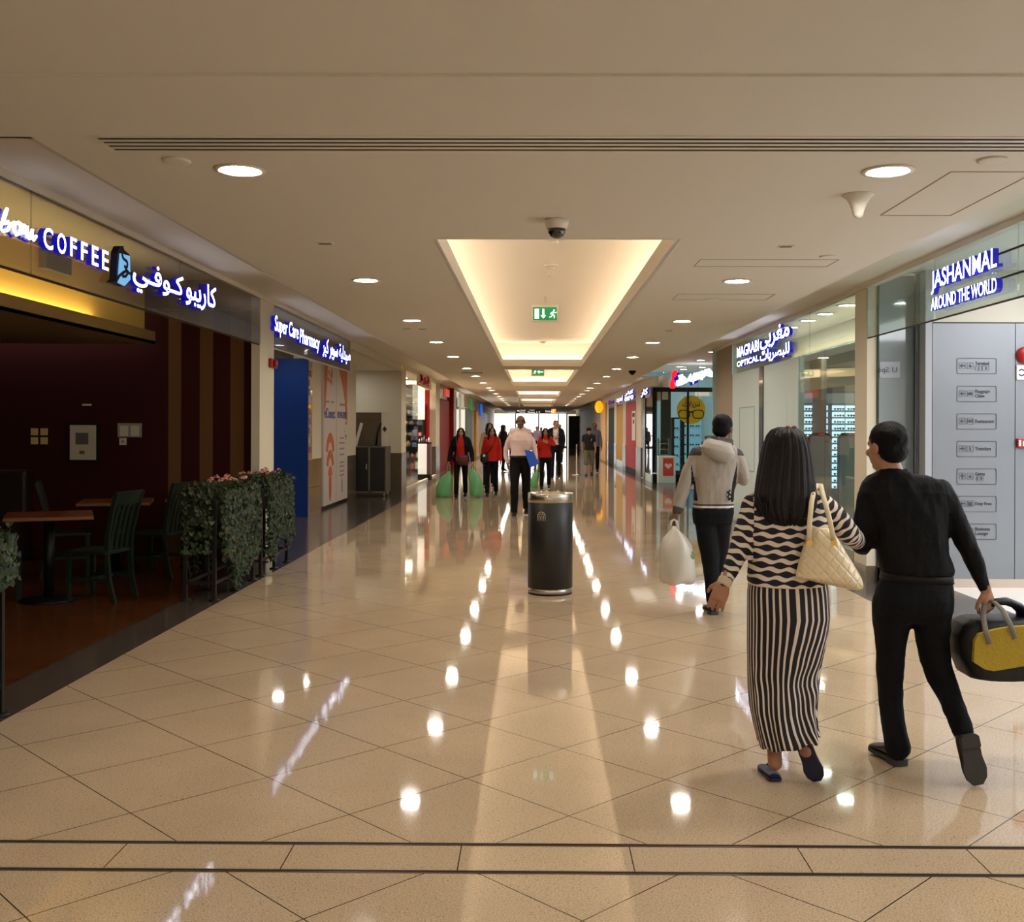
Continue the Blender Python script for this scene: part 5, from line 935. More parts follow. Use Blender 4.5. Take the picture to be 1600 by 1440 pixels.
lit_sign(979, 993, 2.9, 2.55, 'lit white sign with blue edges above the bright red hoarding', M_sign, ['\ufead\ufe8e\ufedb', 'caro'])
lit_sign(1005, 1016, 2.8, 2.52, 'lit blue white sign above the blue black pillar', M_sign, ['\ufead\ufe8e\ufedb'])
lit_sign(953, 960, 2.85, 2.6, 'dull red sign above the black hoarding', mat('red_letter', S(170, 30, 24), .4), ['Rose'])
# ------------------------------------------------------------------ figures: continuous bodies grown from joints, clothes as closed shells over them
A_ = np.array
def nz(v): v = A_(v, float); return v/(np.linalg.norm(v)+1e-12)
def remesh(mb, voxel, smooth=3):
    me = bpy.data.meshes.new('form'); me.from_pydata(mb.V, [], mb.F); me.update()
    bm = bmesh.new(); bm.from_mesh(me); bmesh.ops.recalc_face_normals(bm, faces=bm.faces); bm.to_mesh(me); bm.free()
    o = bpy.data.objects.new('form', me); COL.objects.link(o)
    r = o.modifiers.new('r', 'REMESH'); r.mode = 'VOXEL'; r.voxel_size = voxel
    if smooth: q = o.modifiers.new('s', 'SMOOTH'); q.iterations = smooth; q.factor = .5
    ev = bpy.data.meshes.new_from_object(o.evaluated_get(bpy.context.evaluated_depsgraph_get()))
    n = len(ev.vertices); V = np.zeros(n*3); ev.vertices.foreach_get('co', V); V = V.reshape(-1, 3); N = np.zeros(n*3); ev.vertices.foreach_get('normal', N); N = N.reshape(-1, 3)
    Fs = [tuple(p.vertices) for p in ev.polygons]
    bpy.data.objects.remove(o); bpy.data.meshes.remove(me); bpy.data.meshes.remove(ev)
    return V, N, Fs
def folds(V, N, amp, seed=0, sc=1.0, stretch=(1, 1, .55)):
    if not amp: return V
    rn = np.random.RandomState(seed); Pq = V*A_(stretch); d = np.zeros(len(V))
    for f, a in ((9, .6), (17, .5), (31, .4), (53, .22)):
        for _ in range(3):
            q = rn.normal(size=3); q /= np.linalg.norm(q); w_ = np.sin(Pq@q*f*sc+rn.rand()*6.3+1.3*np.sin(Pq@rn.normal(size=3)*f*.4)); d += a*(1-2*np.abs(w_)**.7)/3
    return V+N*(d*amp)[:, None]
def skin_obj(name, V, Fs, mats, parent, fm=None, uv=None, smooth=True):
    inv = A_(wm(parent).inverted()); W = V@inv[:3, :3].T+inv[:3, 3]; me = bpy.data.meshes.new(name); me.from_pydata(W.tolist(), [], [list(f) for f in Fs])
    for m_ in (mats if isinstance(mats, (list, tuple)) else [mats]): me.materials.append(m_)
    me.polygons.foreach_set('use_smooth', [smooth]*len(Fs))
    if fm is not None: me.polygons.foreach_set('material_index', [int(i) for i in fm])
    if uv is not None: l = me.uv_layers.new(name='UVMap'); l.data.foreach_set('uv', np.asarray(uv, float).ravel())
    me.update(); o = bpy.data.objects.new(name, me); COL.objects.link(o); o.parent = parent; return o
def fcent(V, Fs): return A_([V[list(f)].mean(0) for f in Fs])
def sring(c, ax, ay, rx, ry, n=24, p=2.3):
    R = []
    for a in np.linspace(0, 2*math.pi, n, endpoint=False):
        ca, sa = math.cos(a), math.sin(a); R.append(c+ax*rx*math.copysign(abs(ca)**(2/p), ca)+ay*ry*math.copysign(abs(sa)**(2/p), sa))
    return R
def rows(mb, L, n=28, p=2.4):
    "horizontal sections given by their outline in the photo: (py, left px, right px, depth, half thickness)"
    mb.loft([sring(at((a+b)/2, py, y), A_((1., 0, 0)), A_((0, 1., 0)), (b-a)/2*y/F, d, n, p) for py, a, b, y, d in L])
def limb(mb, pts, rad, n=14):
    P = [A_(q, float) for q in pts]; R = list(rad); Q, S2 = [P[0]], [R[0]]
    for i in range(len(P)-1):
        for t in (.33, .67, 1): Q.append(P[i]+(P[i+1]-P[i])*t); S2.append(R[i]+(R[i+1]-R[i])*t)
    for _ in range(2):
        Q = [Q[0]]+[(Q[i-1]+2*Q[i]+Q[i+1])/4 for i in range(1, len(Q)-1)]+[Q[-1]]
    mb.tube(Q, S2, n); mb.ell(Q[0], (S2[0],)*3, nu=12, nv=8); mb.ell(Q[-1], (S2[-1],)*3, nu=12, nv=8)
def hand(mb, w_, d, pn, ts, k=1, curl=.4, spread=.1):
    "palm, four unequal fingers with two knuckle bends, thumb from the side of the palm near its base"
    w_ = A_(w_, float); d = nz(d); pn = nz(pn-d*(A_(pn)@d)); ts = nz(ts-d*(A_(ts)@d)-pn*(A_(ts)@pn))
    mb.loft([sring(w_+d*t*k, ts, pn, a*k, b*k, 14, 2.5) for t, a, b in ((-.01, .026, .02), (.02, .03, .019), (.05, .039, .017), (.08, .041, .014), (.095, .038, .011))])
    for i, L in enumerate((.072, .082, .076, .06)):
        o = .0315-.021*i; b = w_+(d*.088+ts*o)*k; dr = nz(d+ts*o*spread*14); pts = [b]; ang = curl*.5
        for s_, f in enumerate((.45, .32, .23)):
            pts.append(pts[-1]+(dr*math.cos(ang)+pn*math.sin(ang))*L*f*k); ang += curl*(1.1 if s_ == 0 else .8)
        mb.tube([pts[0]]+[pts[0]*.3+pts[1]*.7, pts[1], pts[2], pts[3]], [.0086*k, .0084*k, .008*k, .0072*k, .0056*k], 8)
    b = w_+(d*.022+ts*.027)*k; t1 = b+(nz(d*.75+ts*.75+pn*.35)*.04)*k; t2 = t1+(nz(d*.95+ts*.2+pn*.45)*.034)*k
    mb.tube([b, t1, t2], [.0135*k, .0105*k, .007*k], 8)
def head(mb, c, hf, k=1, up=(0, 0, 1), nose=True):
    hf = nz(hf); hr = nz(np.cross(hf, up)); hu = nz(np.cross(hr, hf)); X = (hr, hf, hu); P = lambda x, y, z: c+(hr*x+hf*y+hu*z)*k; R = lambda *r: tuple(q*k for q in r)
    mb.ell(P(0, -.012, .028), R(.076, .094, .088), X, 24, 16); mb.ell(P(0, .022, -.03), R(.061, .066, .078), X, 24, 16); mb.ell(P(0, .05, -.083), R(.03, .032, .026), X, 16, 10)
    mb.ell(P(0, .066, .022), R(.05, .022, .02), X, 16, 8)
    for s in (-1, 1):
        mb.ell(P(s*.077, -.012, -.004), R(.01, .02, .032), X, 12, 8); mb.ell(P(s*.036, .066, -.022), R(.024, .02, .02), X, 12, 8)
    if nose: mb.tube([P(0, .082, .018), P(0, .09, -.008), P(0, .097, -.025), P(0, .084, -.034)], R(.008, .011, .014, .012), 10)
    mb.tube([P(0, .078, -.058), P(0, .088, -.06), P(0, .08, -.068)], R(.02, .014, .012), 10)
def face_mats(cen, c, hf, k, up=(0, 0, 1)):
    "0 skin, 1 brow / eye, 2 lip"
    hf = nz(hf); hr = nz(np.cross(hf, up)); hu = nz(np.cross(hr, hf)); q = (cen-c)/k; x, y, z = q@hr, q@hf, q@hu; m_ = np.zeros(len(cen), int); fr = y > .05
    m_[fr & (((np.abs(x)-.032)/.016)**2+((z-.008)/.0085)**2 < 1)] = 1; m_[fr & (np.abs(np.abs(x)-.034) < .02) & (np.abs(z-.03) < .0055)] = 1
    m_[fr & ((x/.024)**2+((z+.061)/.0085)**2 < 1)] = 2
    return m_
SKIN = {n: mat('skin_'+n, S(*c), .5, spec=.35) for n, c in dict(light=(190, 146, 120), tan=(168, 122, 96), brown=(112, 78, 60)).items()}
M_eye = mat('eye_dark', S(30, 20, 18), .3); M_lip = mat('lip_rose', S(150, 80, 76), .45); M_hair = mat('black_hair', S(6, 5, 5), .6, spec=.15, bump=.3, bscale=160); M_shoe = mat('black_leather', S(12, 11, 12), .32); M_sole = mat('grey_sole', S(52, 50, 48), .7)
def torso(mb, J, k, s0=-.2, s1=1.0, g=0, fem=False):
    up = J['nek']-J['pel']; L = np.linalg.norm(up); up /= L; lat = nz(J['sb']-J['sa']); lat = nz(lat-up*(lat@up)); fw = np.cross(up, lat)
    prof = [(-.2, .125, .09), (-.1, .16, .108), (0, .17, .115), (.13, .166, .11), (.28, .145, .1), (.48, .154, .108), (.68, .172, .12), (.84, .17, .1), (.93, .12, .075), (1.0, .058, .058)]
    if fem: prof = [(-.2, .125, .09), (-.1, .165, .11), (0, .172, .115), (.13, .16, .105), (.3, .128, .092), (.48, .14, .105), (.66, .155, .125), (.84, .145, .095), (.93, .105, .07), (1.0, .05, .05)]
    if s1 > .9:
        for q in ('a', 'b'): mb.tube([J['nek']+up*.03*k, (J['nek']*.62+J['s'+q]*.38)+up*.0*k, J['s'+q]+up*.0], [.045*k+g, .05*k+g, .05*k+g], 14)
    ss = [s0]+[q[0] for q in prof if s0 < q[0] < s1]+[s1]; pa = A_(prof)
    mb.loft([sring(J['pel']+up*L*s-fw*0, lat, fw, np.interp(s, pa[:, 0], pa[:, 1])*k+g, np.interp(s, pa[:, 0], pa[:, 2])*k+g, 26) for s in ss])
def shoe(parent, heel, toe, w_=.042, h=.075, up=(0, 0, 1), mu=None, ms=None, nm='shoe', low=False, vs=.006):
    heel = A_(heel, float); toe = A_(toe, float); d = nz(toe-heel); up = nz(A_(up, float)-d*(A_(up, float)@d)); s = np.cross(d, up); L = np.linalg.norm(toe-heel)
    m_ = MB(); prof = [(0, .6, .55 if low else .95), (.06, .78, .62 if low else 1.0), (.25, .8, .5 if low else 1.05), (.45, .86, .42 if low else .75), (.7, 1.0, .42 if low else .55), (.88, .86, .36 if low else .42), (1, .4, .2)]
    m_.loft([[heel+d*L*t+s*w_*a*math.copysign(abs(math.cos(q))**.8, math.cos(q))+up*(.012+max(0, h*b-.012)*(.5+.5*math.sin(q))) for q in np.linspace(0, 2*math.pi, 18, endpoint=False)] for t, a, b in prof], sm=True)
    o = m_.build(nm, mu or M_shoe, parent); sb = o.modifiers.new('s', 'SUBSURF'); sb.levels = 1; sb.render_levels = 2
    m_ = MB(); out = [(-.004, .5), (.05, .82), (.25, .84), (.45, .84), (.7, 1.04), (.88, .9), (1.01, .42)]
    pl = [heel+d*L*t+s*w_*a for t, a in out]+[heel+d*L*t-s*w_*a for t, a in out[::-1]]; n = len(pl)
    m_.add(pl+[p+up*.014 for p in pl], [tuple(range(n))[::-1], tuple(range(n, 2*n))]+[(i, (i+1) % n, n+(i+1) % n, n+i) for i in range(n)])
    if not low: q = [heel+d*L*t+s*w_*a-up*.014 for t, a in ((0, .55), (.05, .8), (.26, .82), (.26, -.82), (.05, -.8), (0, -.55))]; m_.add(q+[p+up*.014 for p in q], [(5, 4, 3, 2, 1, 0), (6, 7, 8, 9, 10, 11)]+[(i, (i+1) % 6, 6+(i+1) % 6, 6+i) for i in range(6)])
    m_.build('sole', ms or M_sole, o); return o
def joints(x, y, Ht, face=-1, stride=.16, turn=0, sw=1.0):
    "standing or walking joints; side a is the left one in the photo"
    k = Ht/1.715; c = A_((x, y, 0.)); fw = A_((math.sin(turn), face*math.cos(turn), 0)); lat = A_((math.cos(turn), -face*math.sin(turn)*1.0, 0)); lat = lat if lat[0] > 0 else -lat; U = A_((0, 0, 1.)); J = dict(k=k, fw=fw, lat=lat)
    J['pel'] = c+U*.93*k; J['nek'] = c+U*1.45*k; J['hd'] = c+U*1.588*k+fw*.02*k
    for s, q, st in (('a', -1, stride), ('b', 1, -stride)):
        J['h'+s] = c+U*.9*k+lat*q*.088*k; J['k'+s] = c+U*.49*k+lat*q*.1*k+fw*(st*.55+.04)*k; J['n'+s] = c+U*(.09+(.05 if st < 0 else 0))*k+lat*q*.105*k+fw*st*1.05*k
        J['s'+s] = c+U*1.395*k+lat*q*.178*k*sw; J['e'+s] = c+U*1.12*k+lat*q*.225*k*sw-fw*(.03+st*.3)*k; J['w'+s] = c+U*.88*k+lat*q*.225*k*sw+fw*(.06-st*.5)*k
    return J
def body(name_parent, J, hf, skin, voxel=.008, fem=False, curl=.5, hk=1.0, hands=(('a', None), ('b', None)), head_on=True):
    k = J['k']; m_ = MB(); torso(m_, J, k, J.get('ts0', -.15), 1.0, J.get('tg', -.02), fem); m_.tube([J['nek']-nz(J['hd']-J['nek'])*.05*k, J['hd']-A_((0, 0, .06*k))], [.06*k, .056*k] if not fem else [.048*k, .045*k], 16)
    head(m_, J['hd'], hf, k*hk)
    for s, q in (('a', -1), ('b', 1)):
        limb(m_, [J['s'+s], J['e'+s], J['w'+s]], [q_*k for q_ in J.get('ra', (.04, .035, .027))]); limb(m_, [J['h'+s], J['k'+s], J['n'+s]], [q_*k for q_ in J.get('rl', (.05, .036, .03))])
        d = nz(J['w'+s]-J['e'+s]); inn = -J['lat']*q
        opt = J.get('hand_'+s, {}); hand(m_, J['w'+s], opt.get('d', nz(d*.8+A_((0, 0, -.5)))), opt.get('pn', inn), opt.get('ts', J['fw']), k*1.02, opt.get('curl', curl))
    V, N, Fs = remesh(m_, voxel, 2); return skin_obj('body', V, Fs, [skin, M_eye, M_lip], name_parent, face_mats(fcent(V, Fs), J['hd'], hf, k*hk))
def garment(nm, parent, mb, m_, voxel=.009, amp=.004, seed=1, smooth=3, fm=None, sc=1):
    V, N, Fs = remesh(mb, voxel, smooth); V = folds(V, N, amp, seed, sc); return skin_obj(nm, V, Fs, m_, parent, None if fm is None else fm(fcent(V, Fs)))
def trousers_mb(J, k, g=.0, top=.16, r=(.095, .07, .06), fem=False, end=1.0):
    m_ = MB(); torso(m_, J, k, -.2, top, .008+g, fem)
    for s in 'ab':
        n = J['k'+s]+(J['n'+s]-J['k'+s])*end; limb(m_, [J['h'+s], J['k'+s], n-A_((0, 0, .02*k*(end >= 1)))], [r[0]*k, r[1]*k, r[2]*k])
    return m_
def shirt_mb(J, k, g=.0, s0=-.1, s1=.97, r=(.064, .054, .04), end=.93, fem=False, collar=True):
    m_ = MB(); torso(m_, J, k, s0, s1, .014+g, fem)
    for s in 'ab':
        w_ = J['e'+s]+(J['w'+s]-J['e'+s])*end if end > 0 else J['s'+s]+(J['e'+s]-J['s'+s])*(1+end)
        limb(m_, [J['s'+s]-J['lat']*(-.03 if s == 'a' else .03)*k, J['e'+s], w_] if end > 0 else [J['s'+s], w_], [r[0]*k, r[1]*k, r[2]*k] if end > 0 else [r[0]*k, r[1]*k])
    if collar: up = nz(J['nek']-J['pel']); m_.tube([J['nek']-up*.04*k, J['nek']+up*.015*k], [.072*k, .06*k], 18)
    return m_
def short_hair(parent, J, hf, k, m_=None, seed=1, sz=1.0, bald=False, voxel=.008):
    hf = nz(hf); hr = nz(np.cross(hf, (0, 0, 1))); hu = np.cross(hr, hf); P = lambda x, y, z: J['hd']+(hr*x+hf*y+hu*z)*k; mb = MB()
    if not bald: mb.ell(P(0, -.022, .042), (.084*k*sz, .096*k*sz, .085*k*sz), (hr, hf, hu), 24, 16); mb.ell(P(0, -.05, -.01), (.076*k*sz, .06*k*sz, .07*k*sz), (hr, hf, hu), 20, 12)
    else:
        mb.ell(P(0, -.045, .0), (.082*k, .068*k, .055*k), (hr, hf, hu), 24, 12)
        for s in (-1, 1): mb.ell(P(s*.062, -.005, .015), (.02*k, .05*k, .042*k), (hr, hf, hu), 14, 10)
    return garment('hair', parent, mb, m_ or M_hair, voxel, .005*k, seed, 1, sc=3)
def long_hair(parent, J, hf, k, L=.34, m_=None, seed=2, front=True, voxel=.008):
    hf = nz(hf); hr = nz(np.cross(hf, (0, 0, 1))); hu = A_((0, 0, 1.)); P = lambda x, y, z: J['hd']+(hr*x+hf*y+hu*z)*k; mb = MB()
    mb.ell(P(0, -.022, .04), (.088*k, .1*k, .088*k), (hr, hf, hu), 24, 16)
    mb.loft([sring(P(0, y, z), hr, hf, a*k, b*k, 20) for y, z, a, b in ((-.03, .05, .086, .075), (-.045, -.05, .092, .062), (-.06, -.14, .098, .05), (-.075, -.24, .1, .042), (-.075, -L, .08, .03))])
    if front:
        for s in (-1, 1): mb.tube([P(s*.045, .055, .095), P(s*.078, .045, .03), P(s*.086, .03, -.06), P(s*.09, .035, -.15), P(s*.085, .045, -.23)], [.02*k, .026*k, .03*k, .032*k, .018*k], 10)
    return garment('hair', parent, mb, m_ or M_hair, voxel, .006*k, seed, 1, sc=2.5)
def person(label, J): 
    return thing('person', label, 'person', (J['pel'][0], J['pel'][1], 0))
def sack(mb, top, w_, h, d, n=26, fat=(.12, .3, .62, .92, 1.0, .86, .5), ax=(1, 0, 0)):
    ax = nz(ax); ay = nz(np.cross((0, 0, 1), ax)); zs = (0, .18, .38, .6, .78, .93, 1.0)
    mb.loft([sring(A_(top)-A_((0, 0, h*z)), ax, ay, max(.012, w_/2*f), max(.012, d/2*f), n, 2.2) for z, f in zip(zs, fat)])
def plastic(nm, c, al): 
    m_ = mat(nm, c, .3, spec=.5); b = m_.node_tree.nodes['Principled BSDF']; b.inputs['Alpha'].default_value = al; b.inputs['Subsurface Weight'].default_value = .0; return m_
exec_people = True
# ------------------------------------------------------------------ woman in the striped outfit (seen from behind)
YW_ = 4.66
hfW = A_((-.02, 1, 0))
J = dict(k=.93, fw=A_((0, 1., 0)), lat=A_((1., 0, 0)))
def jp(d):
    for n_, (px, py, y) in d.items(): J[n_] = at(px, py, y)
jp(dict(pel=(1230, 955, 4.68), nek=(1229, 762, 4.66), hd=(1228, 712, 4.68), sa=(1176, 792, 4.66), ea=(1152, 862, 4.64), wa=(1133, 908, 4.60), sb=(1284, 792, 4.68), eb=(1331, 838, 4.70), wb=(1347, 847, 5.0),
        ha=(1206, 970, 4.68), hb=(1256, 970, 4.68), ka=(1205, 1085, 4.74), kb=(1252, 1085, 4.72), na=(1211, 1192, 4.65), nb=(1259, 1172, 4.62)))
J['rl'] = (.05, .04, .034); J['hand_b'] = dict(d=A_((0, 1., .1)), pn=A_((0, -.2, -1)), ts=A_((-1, 0, 0)), curl=.4); J['hand_a'] = dict(d=A_((-.42, -.1, -1)), pn=A_((.3, .75, 0)), ts=A_((-.6, .7, -.2)), curl=.55)
WO = person('woman in striped top and striped long skirt seen from behind with a cream shoulder bag', J); WO.name = 'person'
body(WO, J, hfW, SKIN['tan'], .0045, True, hk=.88)
# sweater with wavy stripes
mb = MB(); rows(mb, [(757, 1200, 1258, 4.66, .05), (764, 1184, 1276, 4.66, .07), (774, 1168, 1292, 4.66, .085), (790, 1163, 1297, 4.66, .1), (815, 1166, 1293, 4.66, .112), (850, 1169, 1291, 4.66, .115), (885, 1168, 1292, 4.66, .122), (905, 1167, 1292, 4.66, .132), (914, 1169, 1291, 4.66, .135)])
arm = lambda L: [at(*q) for q in L]
limb(mb, arm([(1178, 790, 4.66), (1167, 822, 4.655), (1154, 862, 4.64), (1141, 893, 4.62), (1132, 910, 4.60)]), [.058, .054, .048, .04, .03])
limb(mb, arm([(1282, 788, 4.67), (1308, 808, 4.68), (1330, 838, 4.70), (1345, 848, 4.97)]), [.058, .054, .05, .038])
V, N, Fs = remesh(mb, .0075, 3); V = folds(V, N, .0035, 5, 1.2)
cen = fcent(V, Fs); sa, ea, wa = at(1178, 790, 4.66), at(1154, 862, 4.64), at(1132, 910, 4.6); sb, eb, wb = at(1282, 788, 4.67), at(1330, 838, 4.7), at(1345, 848, 4.97)
def segd(P, a, b): t = np.clip(((P-a)@(b-a))/((b-a)@(b-a)), 0, 1); return np.linalg.norm(P-(a+t[:, None]*(b-a)), axis=1)
xl = at(1169, 850, 4.66)[0]; xr = at(1291, 850, 4.66)[0]
dA = np.minimum(segd(cen, sa, ea)-.052, segd(cen, ea, wa)-.042); dB = np.minimum(segd(cen, sb, eb)-.054, segd(cen, eb, wb)-.044)
lab = np.where((cen[:, 0] < xl+.012) & (dA < .02), 1, np.where((cen[:, 0] > xr-.014) & (dB < .02), 2, 0))
uv = []
for f, l in zip(Fs, lab):
    P = V[list(f)]
    if l == 0: uv += [(p[0], p[2]+.02*p[0]) for p in P]
    else:
        a, b = ((sa, wa) if l == 1 else (sb, eb)); ax = nz(b-a); sd = nz(np.cross(ax, (0, 1., 0)))
        if l == 2 and cen is not None and (P.mean(0)-eb)@nz(wb-eb) > .0: ax = nz(wb-eb); a = eb-ax*np.linalg.norm(eb-sb)
        uv += [((p-a)@sd, (p-a)@ax) for p in P]
M_knit = wavy_uv('wavy_knit', S(226, 212, 196), S(18, 18, 36))
skin_obj('sweater', V, Fs, M_knit, WO, None, uv)
mb = MB(); mb.tube(arm([(1135, 904, 4.605), (1129, 915, 4.59)]), [.034, .031], 18); garment('cuff', WO, mb, mat('cream_knit', S(215, 196, 172), .8, bump=.3, bscale=120), .006, .001)
# skirt
SK = [(908, 1171, 1291, 4.67, .125, 0), (925, 1169, 1293, 4.67, .14, 0), (960, 1169, 1294, 4.675, .155, 0), (990, 1169, 1291, 4.68, .155, 0), (1020, 1169, 1284, 4.69, .15, 0), (1050, 1170, 1279, 4.69, .15, 0), (1080, 1172, 1276, 4.68, .155, 0), (1105, 1174, 1274, 4.67, .16, 0), (1130, 1179, 1275, 4.66, .16, .04), (1152, 1186, 1279, 4.65, .155, .3), (1154.5, 1187, 1279, 4.65, .15, .34)]
n_ = 220; NS = 36; rings = []; U = []
pys = np.interp(np.linspace(0, len(SK)-1, 46), range(len(SK)), [q[0] for q in SK]); col = lambda j: np.interp(pys, [q[0] for q in SK], [q[j] for q in SK])
xl_, xr_, yy_, dd_, tl_ = (col(j) for j in range(1, 6)); rnk = np.random.RandomState(2)
for py, a, b, y, d, tl in zip(pys, xl_, xr_, yy_, dd_, tl_):
    c = at((a+b)/2, py, y); hw = (b-a)/2*y/F; t = (py-908)/247; ring = []; ur = []
    for i in range(n_):
        q = 2*math.pi*i/n_; w1 = (.004+.010*max(0, t-.35))*math.sin(q*7+2.2*t)+.006*max(0, t-.5)*math.sin(q*13-5*t)+.008*math.exp(-((t-.62)/.16)**2)*math.sin(26*t+3*math.cos(q+.6))*(.5+.5*math.cos(q-5.4))
        ca, sa_ = math.cos(q), math.sin(q); x = hw*math.copysign(abs(ca)**.85, ca); yv = d*math.copysign(abs(sa_)**.85, sa_)
        r_ = 1+w1/max(.08, math.hypot(x, yv)); z = c[2]+tl*x*.62+(.006*math.sin(q*9) if t > .98 else 0)
        ring.append((c[0]+x*(1 if abs(ca) > .9 else r_), c[1]+yv*r_, z)); lean = .9*max(0, min(1, (t-.22)/.4))*max(0, min(1, (x/hw+.35)/.9)) if sa_ < 0 else 0
        ur.append((i/n_*NS+lean*2.2*(1-max(0, (t-.62)/.38)*1.3), t))
    rings.append(ring); U.append(ur)
V = A_([p for r in rings for p in r]); Fs = []; uv = []; R_ = len(rings)
for i in range(R_-1):
    for j in range(n_):
        k = (j+1) % n_; Fs.append((i*n_+j, (i+1)*n_+j, (i+1)*n_+k, i*n_+k))
        u0, u1 = U[i][j], U[i+1][j]; u2 = (U[i+1][k][0]+(NS if k == 0 else 0), U[i+1][k][1]); u3 = (U[i][k][0]+(NS if k == 0 else 0), U[i][k][1]); uv += [u0, u1, u2, u3]
o = skin_obj('skirt', V, Fs, stripe_uv('skirt_stripes', S(14, 13, 26), S(222, 208, 196), .34), WO, None, uv); sm = o.modifiers.new('solid', 'SOLIDIFY'); sm.thickness = .004; sm.offset = -1
# hair: cap and long straight fall
HR = [(667, 1217, 1241, 4.69, .035), (671, 1206, 1250, 4.69, .06), (680, 1199, 1257, 4.685, .082), (695, 1194, 1262, 4.68, .098), (715, 1189.5, 1266, 4.67, .104), (735, 1186, 1269, 4.65, .095), (755, 1183, 1273, 4.61, .075), (775, 1181, 1276, 4.58, .06), (793, 1183, 1275, 4.57, .05), (806, 1192, 1267, 4.565, .044), (815, 1204, 1258, 4.565, .036), (819, 1215, 1246, 4.565, .02)]
n_ = 180; rings = []; rh = np.random.RandomState(5); ph = rh.rand(6)*6.3; pys = np.interp(np.linspace(0, len(HR)-1, 40), range(len(HR)), [q[0] for q in HR]); col = lambda j: np.interp(pys, [q[0] for q in HR], [q[j] for q in HR])
for py, a, b, y, d in zip(pys, col(1), col(2), col(3), col(4)):
    c = at((a+b)/2, py, y); hw = (b-a)/2*y/F; ring = []; t = (py-667)/152
    for i in range(n_):
        q = 2*math.pi*i/n_; w1 = (.0016+.0016*t)*(math.sin(q*23+ph[0]+1.5*t)+.7*math.sin(q*41+ph[1]-t)+.5*math.sin(q*67+ph[2]))+.003*math.sin(q*9+ph[3])*t
        ca, sa_ = math.cos(q), math.sin(q); x = hw*math.copysign(abs(ca)**.9, ca); yv = d*math.copysign(abs(sa_)**.9, sa_); r_ = 1+w1/max(.03, math.hypot(x, yv)); ring.append((c[0]+x*r_, c[1]+yv*r_, c[2]+.006*math.sin(q*31+ph[4])*(t > .93)))
    rings.append(ring)
mb = MB(); mb.loft(rings); m2 = rh
for i in range(46):
    u = rh.rand(); px = 1184+90*u; y = 4.52+.02*rh.rand(); p0 = at(px, 770+15*rh.rand(), 4.535); p1 = at(px+(1230-px)*.18+rh.normal()*3, 806+14*rh.rand()-10*abs(u-.5), 4.525); mb.tube([p0, (p0+p1)/2+A_((0, -.004, 0)), p1], [.003, .0035, .0008], 5)
for i in range(14):
    px = 1196+60*rh.rand(); p0 = at(px, 690+10*rh.rand(), 4.6); p1 = p0+A_((rh.normal()*.02-.01, -.01, -.03-.03*rh.rand())); mb.tube([p0+A_((0, 0, .03)), p0, p1], [.0008, .0012, .0006], 4)
M_hairw = mat('dark_brown_hair', S(16, 9, 8), .5, spec=.3, bump=.3, bscale=220)
mb.build('hair', M_hairw, WO)
mb = MB(); c = at(1236, 668, 4.62)
for s in (-1, 1): mb.ell(c+A_((s*.014, 0, .002)), (.012, .006, .007), nu=12, nv=8)
mb.build('hair_clip', mat('clip_brown', S(120, 80, 66), .4), WO)
M_flat = mat('navy_flat', S(10, 16, 62), .5, spec=.3); M_fsole = mat('flat_sole', S(26, 28, 56), .6)
h = ground(1212, 1222); t_ = h+A_((-.012, .20, 0)); shoe(WO, h+A_((0, .0, .004)), t_+A_((0, 0, .004)), .036, .05, mu=M_flat, ms=M_fsole, nm='ballet_flat', low=True)
mb = MB(); b_ = t_+A_((.02, -.07, .035))
for s in (-1, 1): mb.tube([b_, b_+A_((s*.014, -.006, .012)), b_+A_((s*.02, 0, .002)), b_], .0028, 6)
mb.build('bow', M_flat, WO)
toe = ground(1277, 1222); heel = at(1256, 1164, 4.60); shoe(WO, heel, toe+A_((.0, 0, .006)), .042, .05, up=A_((.25, .95, .42)), mu=M_flat, ms=M_fsole, nm='ballet_flat', low=True)
# cream quilted shoulder bag
def quilt():
    m_ = bpy.data.materials.new('cream_quilt'); m_.use_nodes = True; nt = m_.node_tree; b = nt.nodes['Principled BSDF']; b.inputs['Base Color'].default_value = S(224, 206, 168); b.inputs['Roughness'].default_value = .38
    geo = nd(nt, 'ShaderNodeTexCoord'); sp = nd(nt, 'ShaderNodeSeparateXYZ'); nt.links.new(geo.outputs['Object'], sp.inputs[0]); x, z = sp.outputs[0], sp.outputs[2]
    def ridge(s): u = mth(nt, 'FRACT', mth(nt, 'DIVIDE', mth(nt, 'ADD', x, mth(nt, 'MULTIPLY', z, s)), .05)); return mth(nt, 'MINIMUM', mth(nt, 'MULTIPLY', mth(nt, 'ABSOLUTE', mth(nt, 'SUBTRACT', u, .5)), 5), 1.0)
    hgt = mth(nt, 'MINIMUM', ridge(.9), ridge(-.9)); bp = nd(nt, 'ShaderNodeBump'); bp.inputs['Strength'].default_value = .4; bp.inputs['Distance'].default_value = .008; nt.links.new(hgt, bp.inputs['Height']); nt.links.new(bp.outputs[0], b.inputs['Normal']); return m_
yb_ = 4.50; BG = thing('handbag', 'cream quilted handbag with two straps hanging from the shoulder of the woman in stripes', 'bag', at(1297, 918, yb_)); mb = MB()
rows(mb, [(824, 1266, 1296, 4.52, .02), (832, 1261, 1304, 4.515, .035), (850, 1256, 1315, 4.51, .055), (870, 1250, 1327, 4.505, .068), (890, 1245, 1339, 4.50, .075), (903, 1243.5, 1347, 4.495, .076)], 32, 2.2)
mb.loft([sring(at((a+b)/2, py, 4.495), nz(A_((1, 0, tl))), A_((0, 1., 0)), (b-a)/2*4.495/F, d, 32, 2.2) for py, a, b, d, tl in ((900, 1243.5, 1346, .076, -.02), (908, 1248, 1350, .07, -.1), (914, 1262, 1349, .05, -.16), (917, 1275, 1342, .02, -.2))])
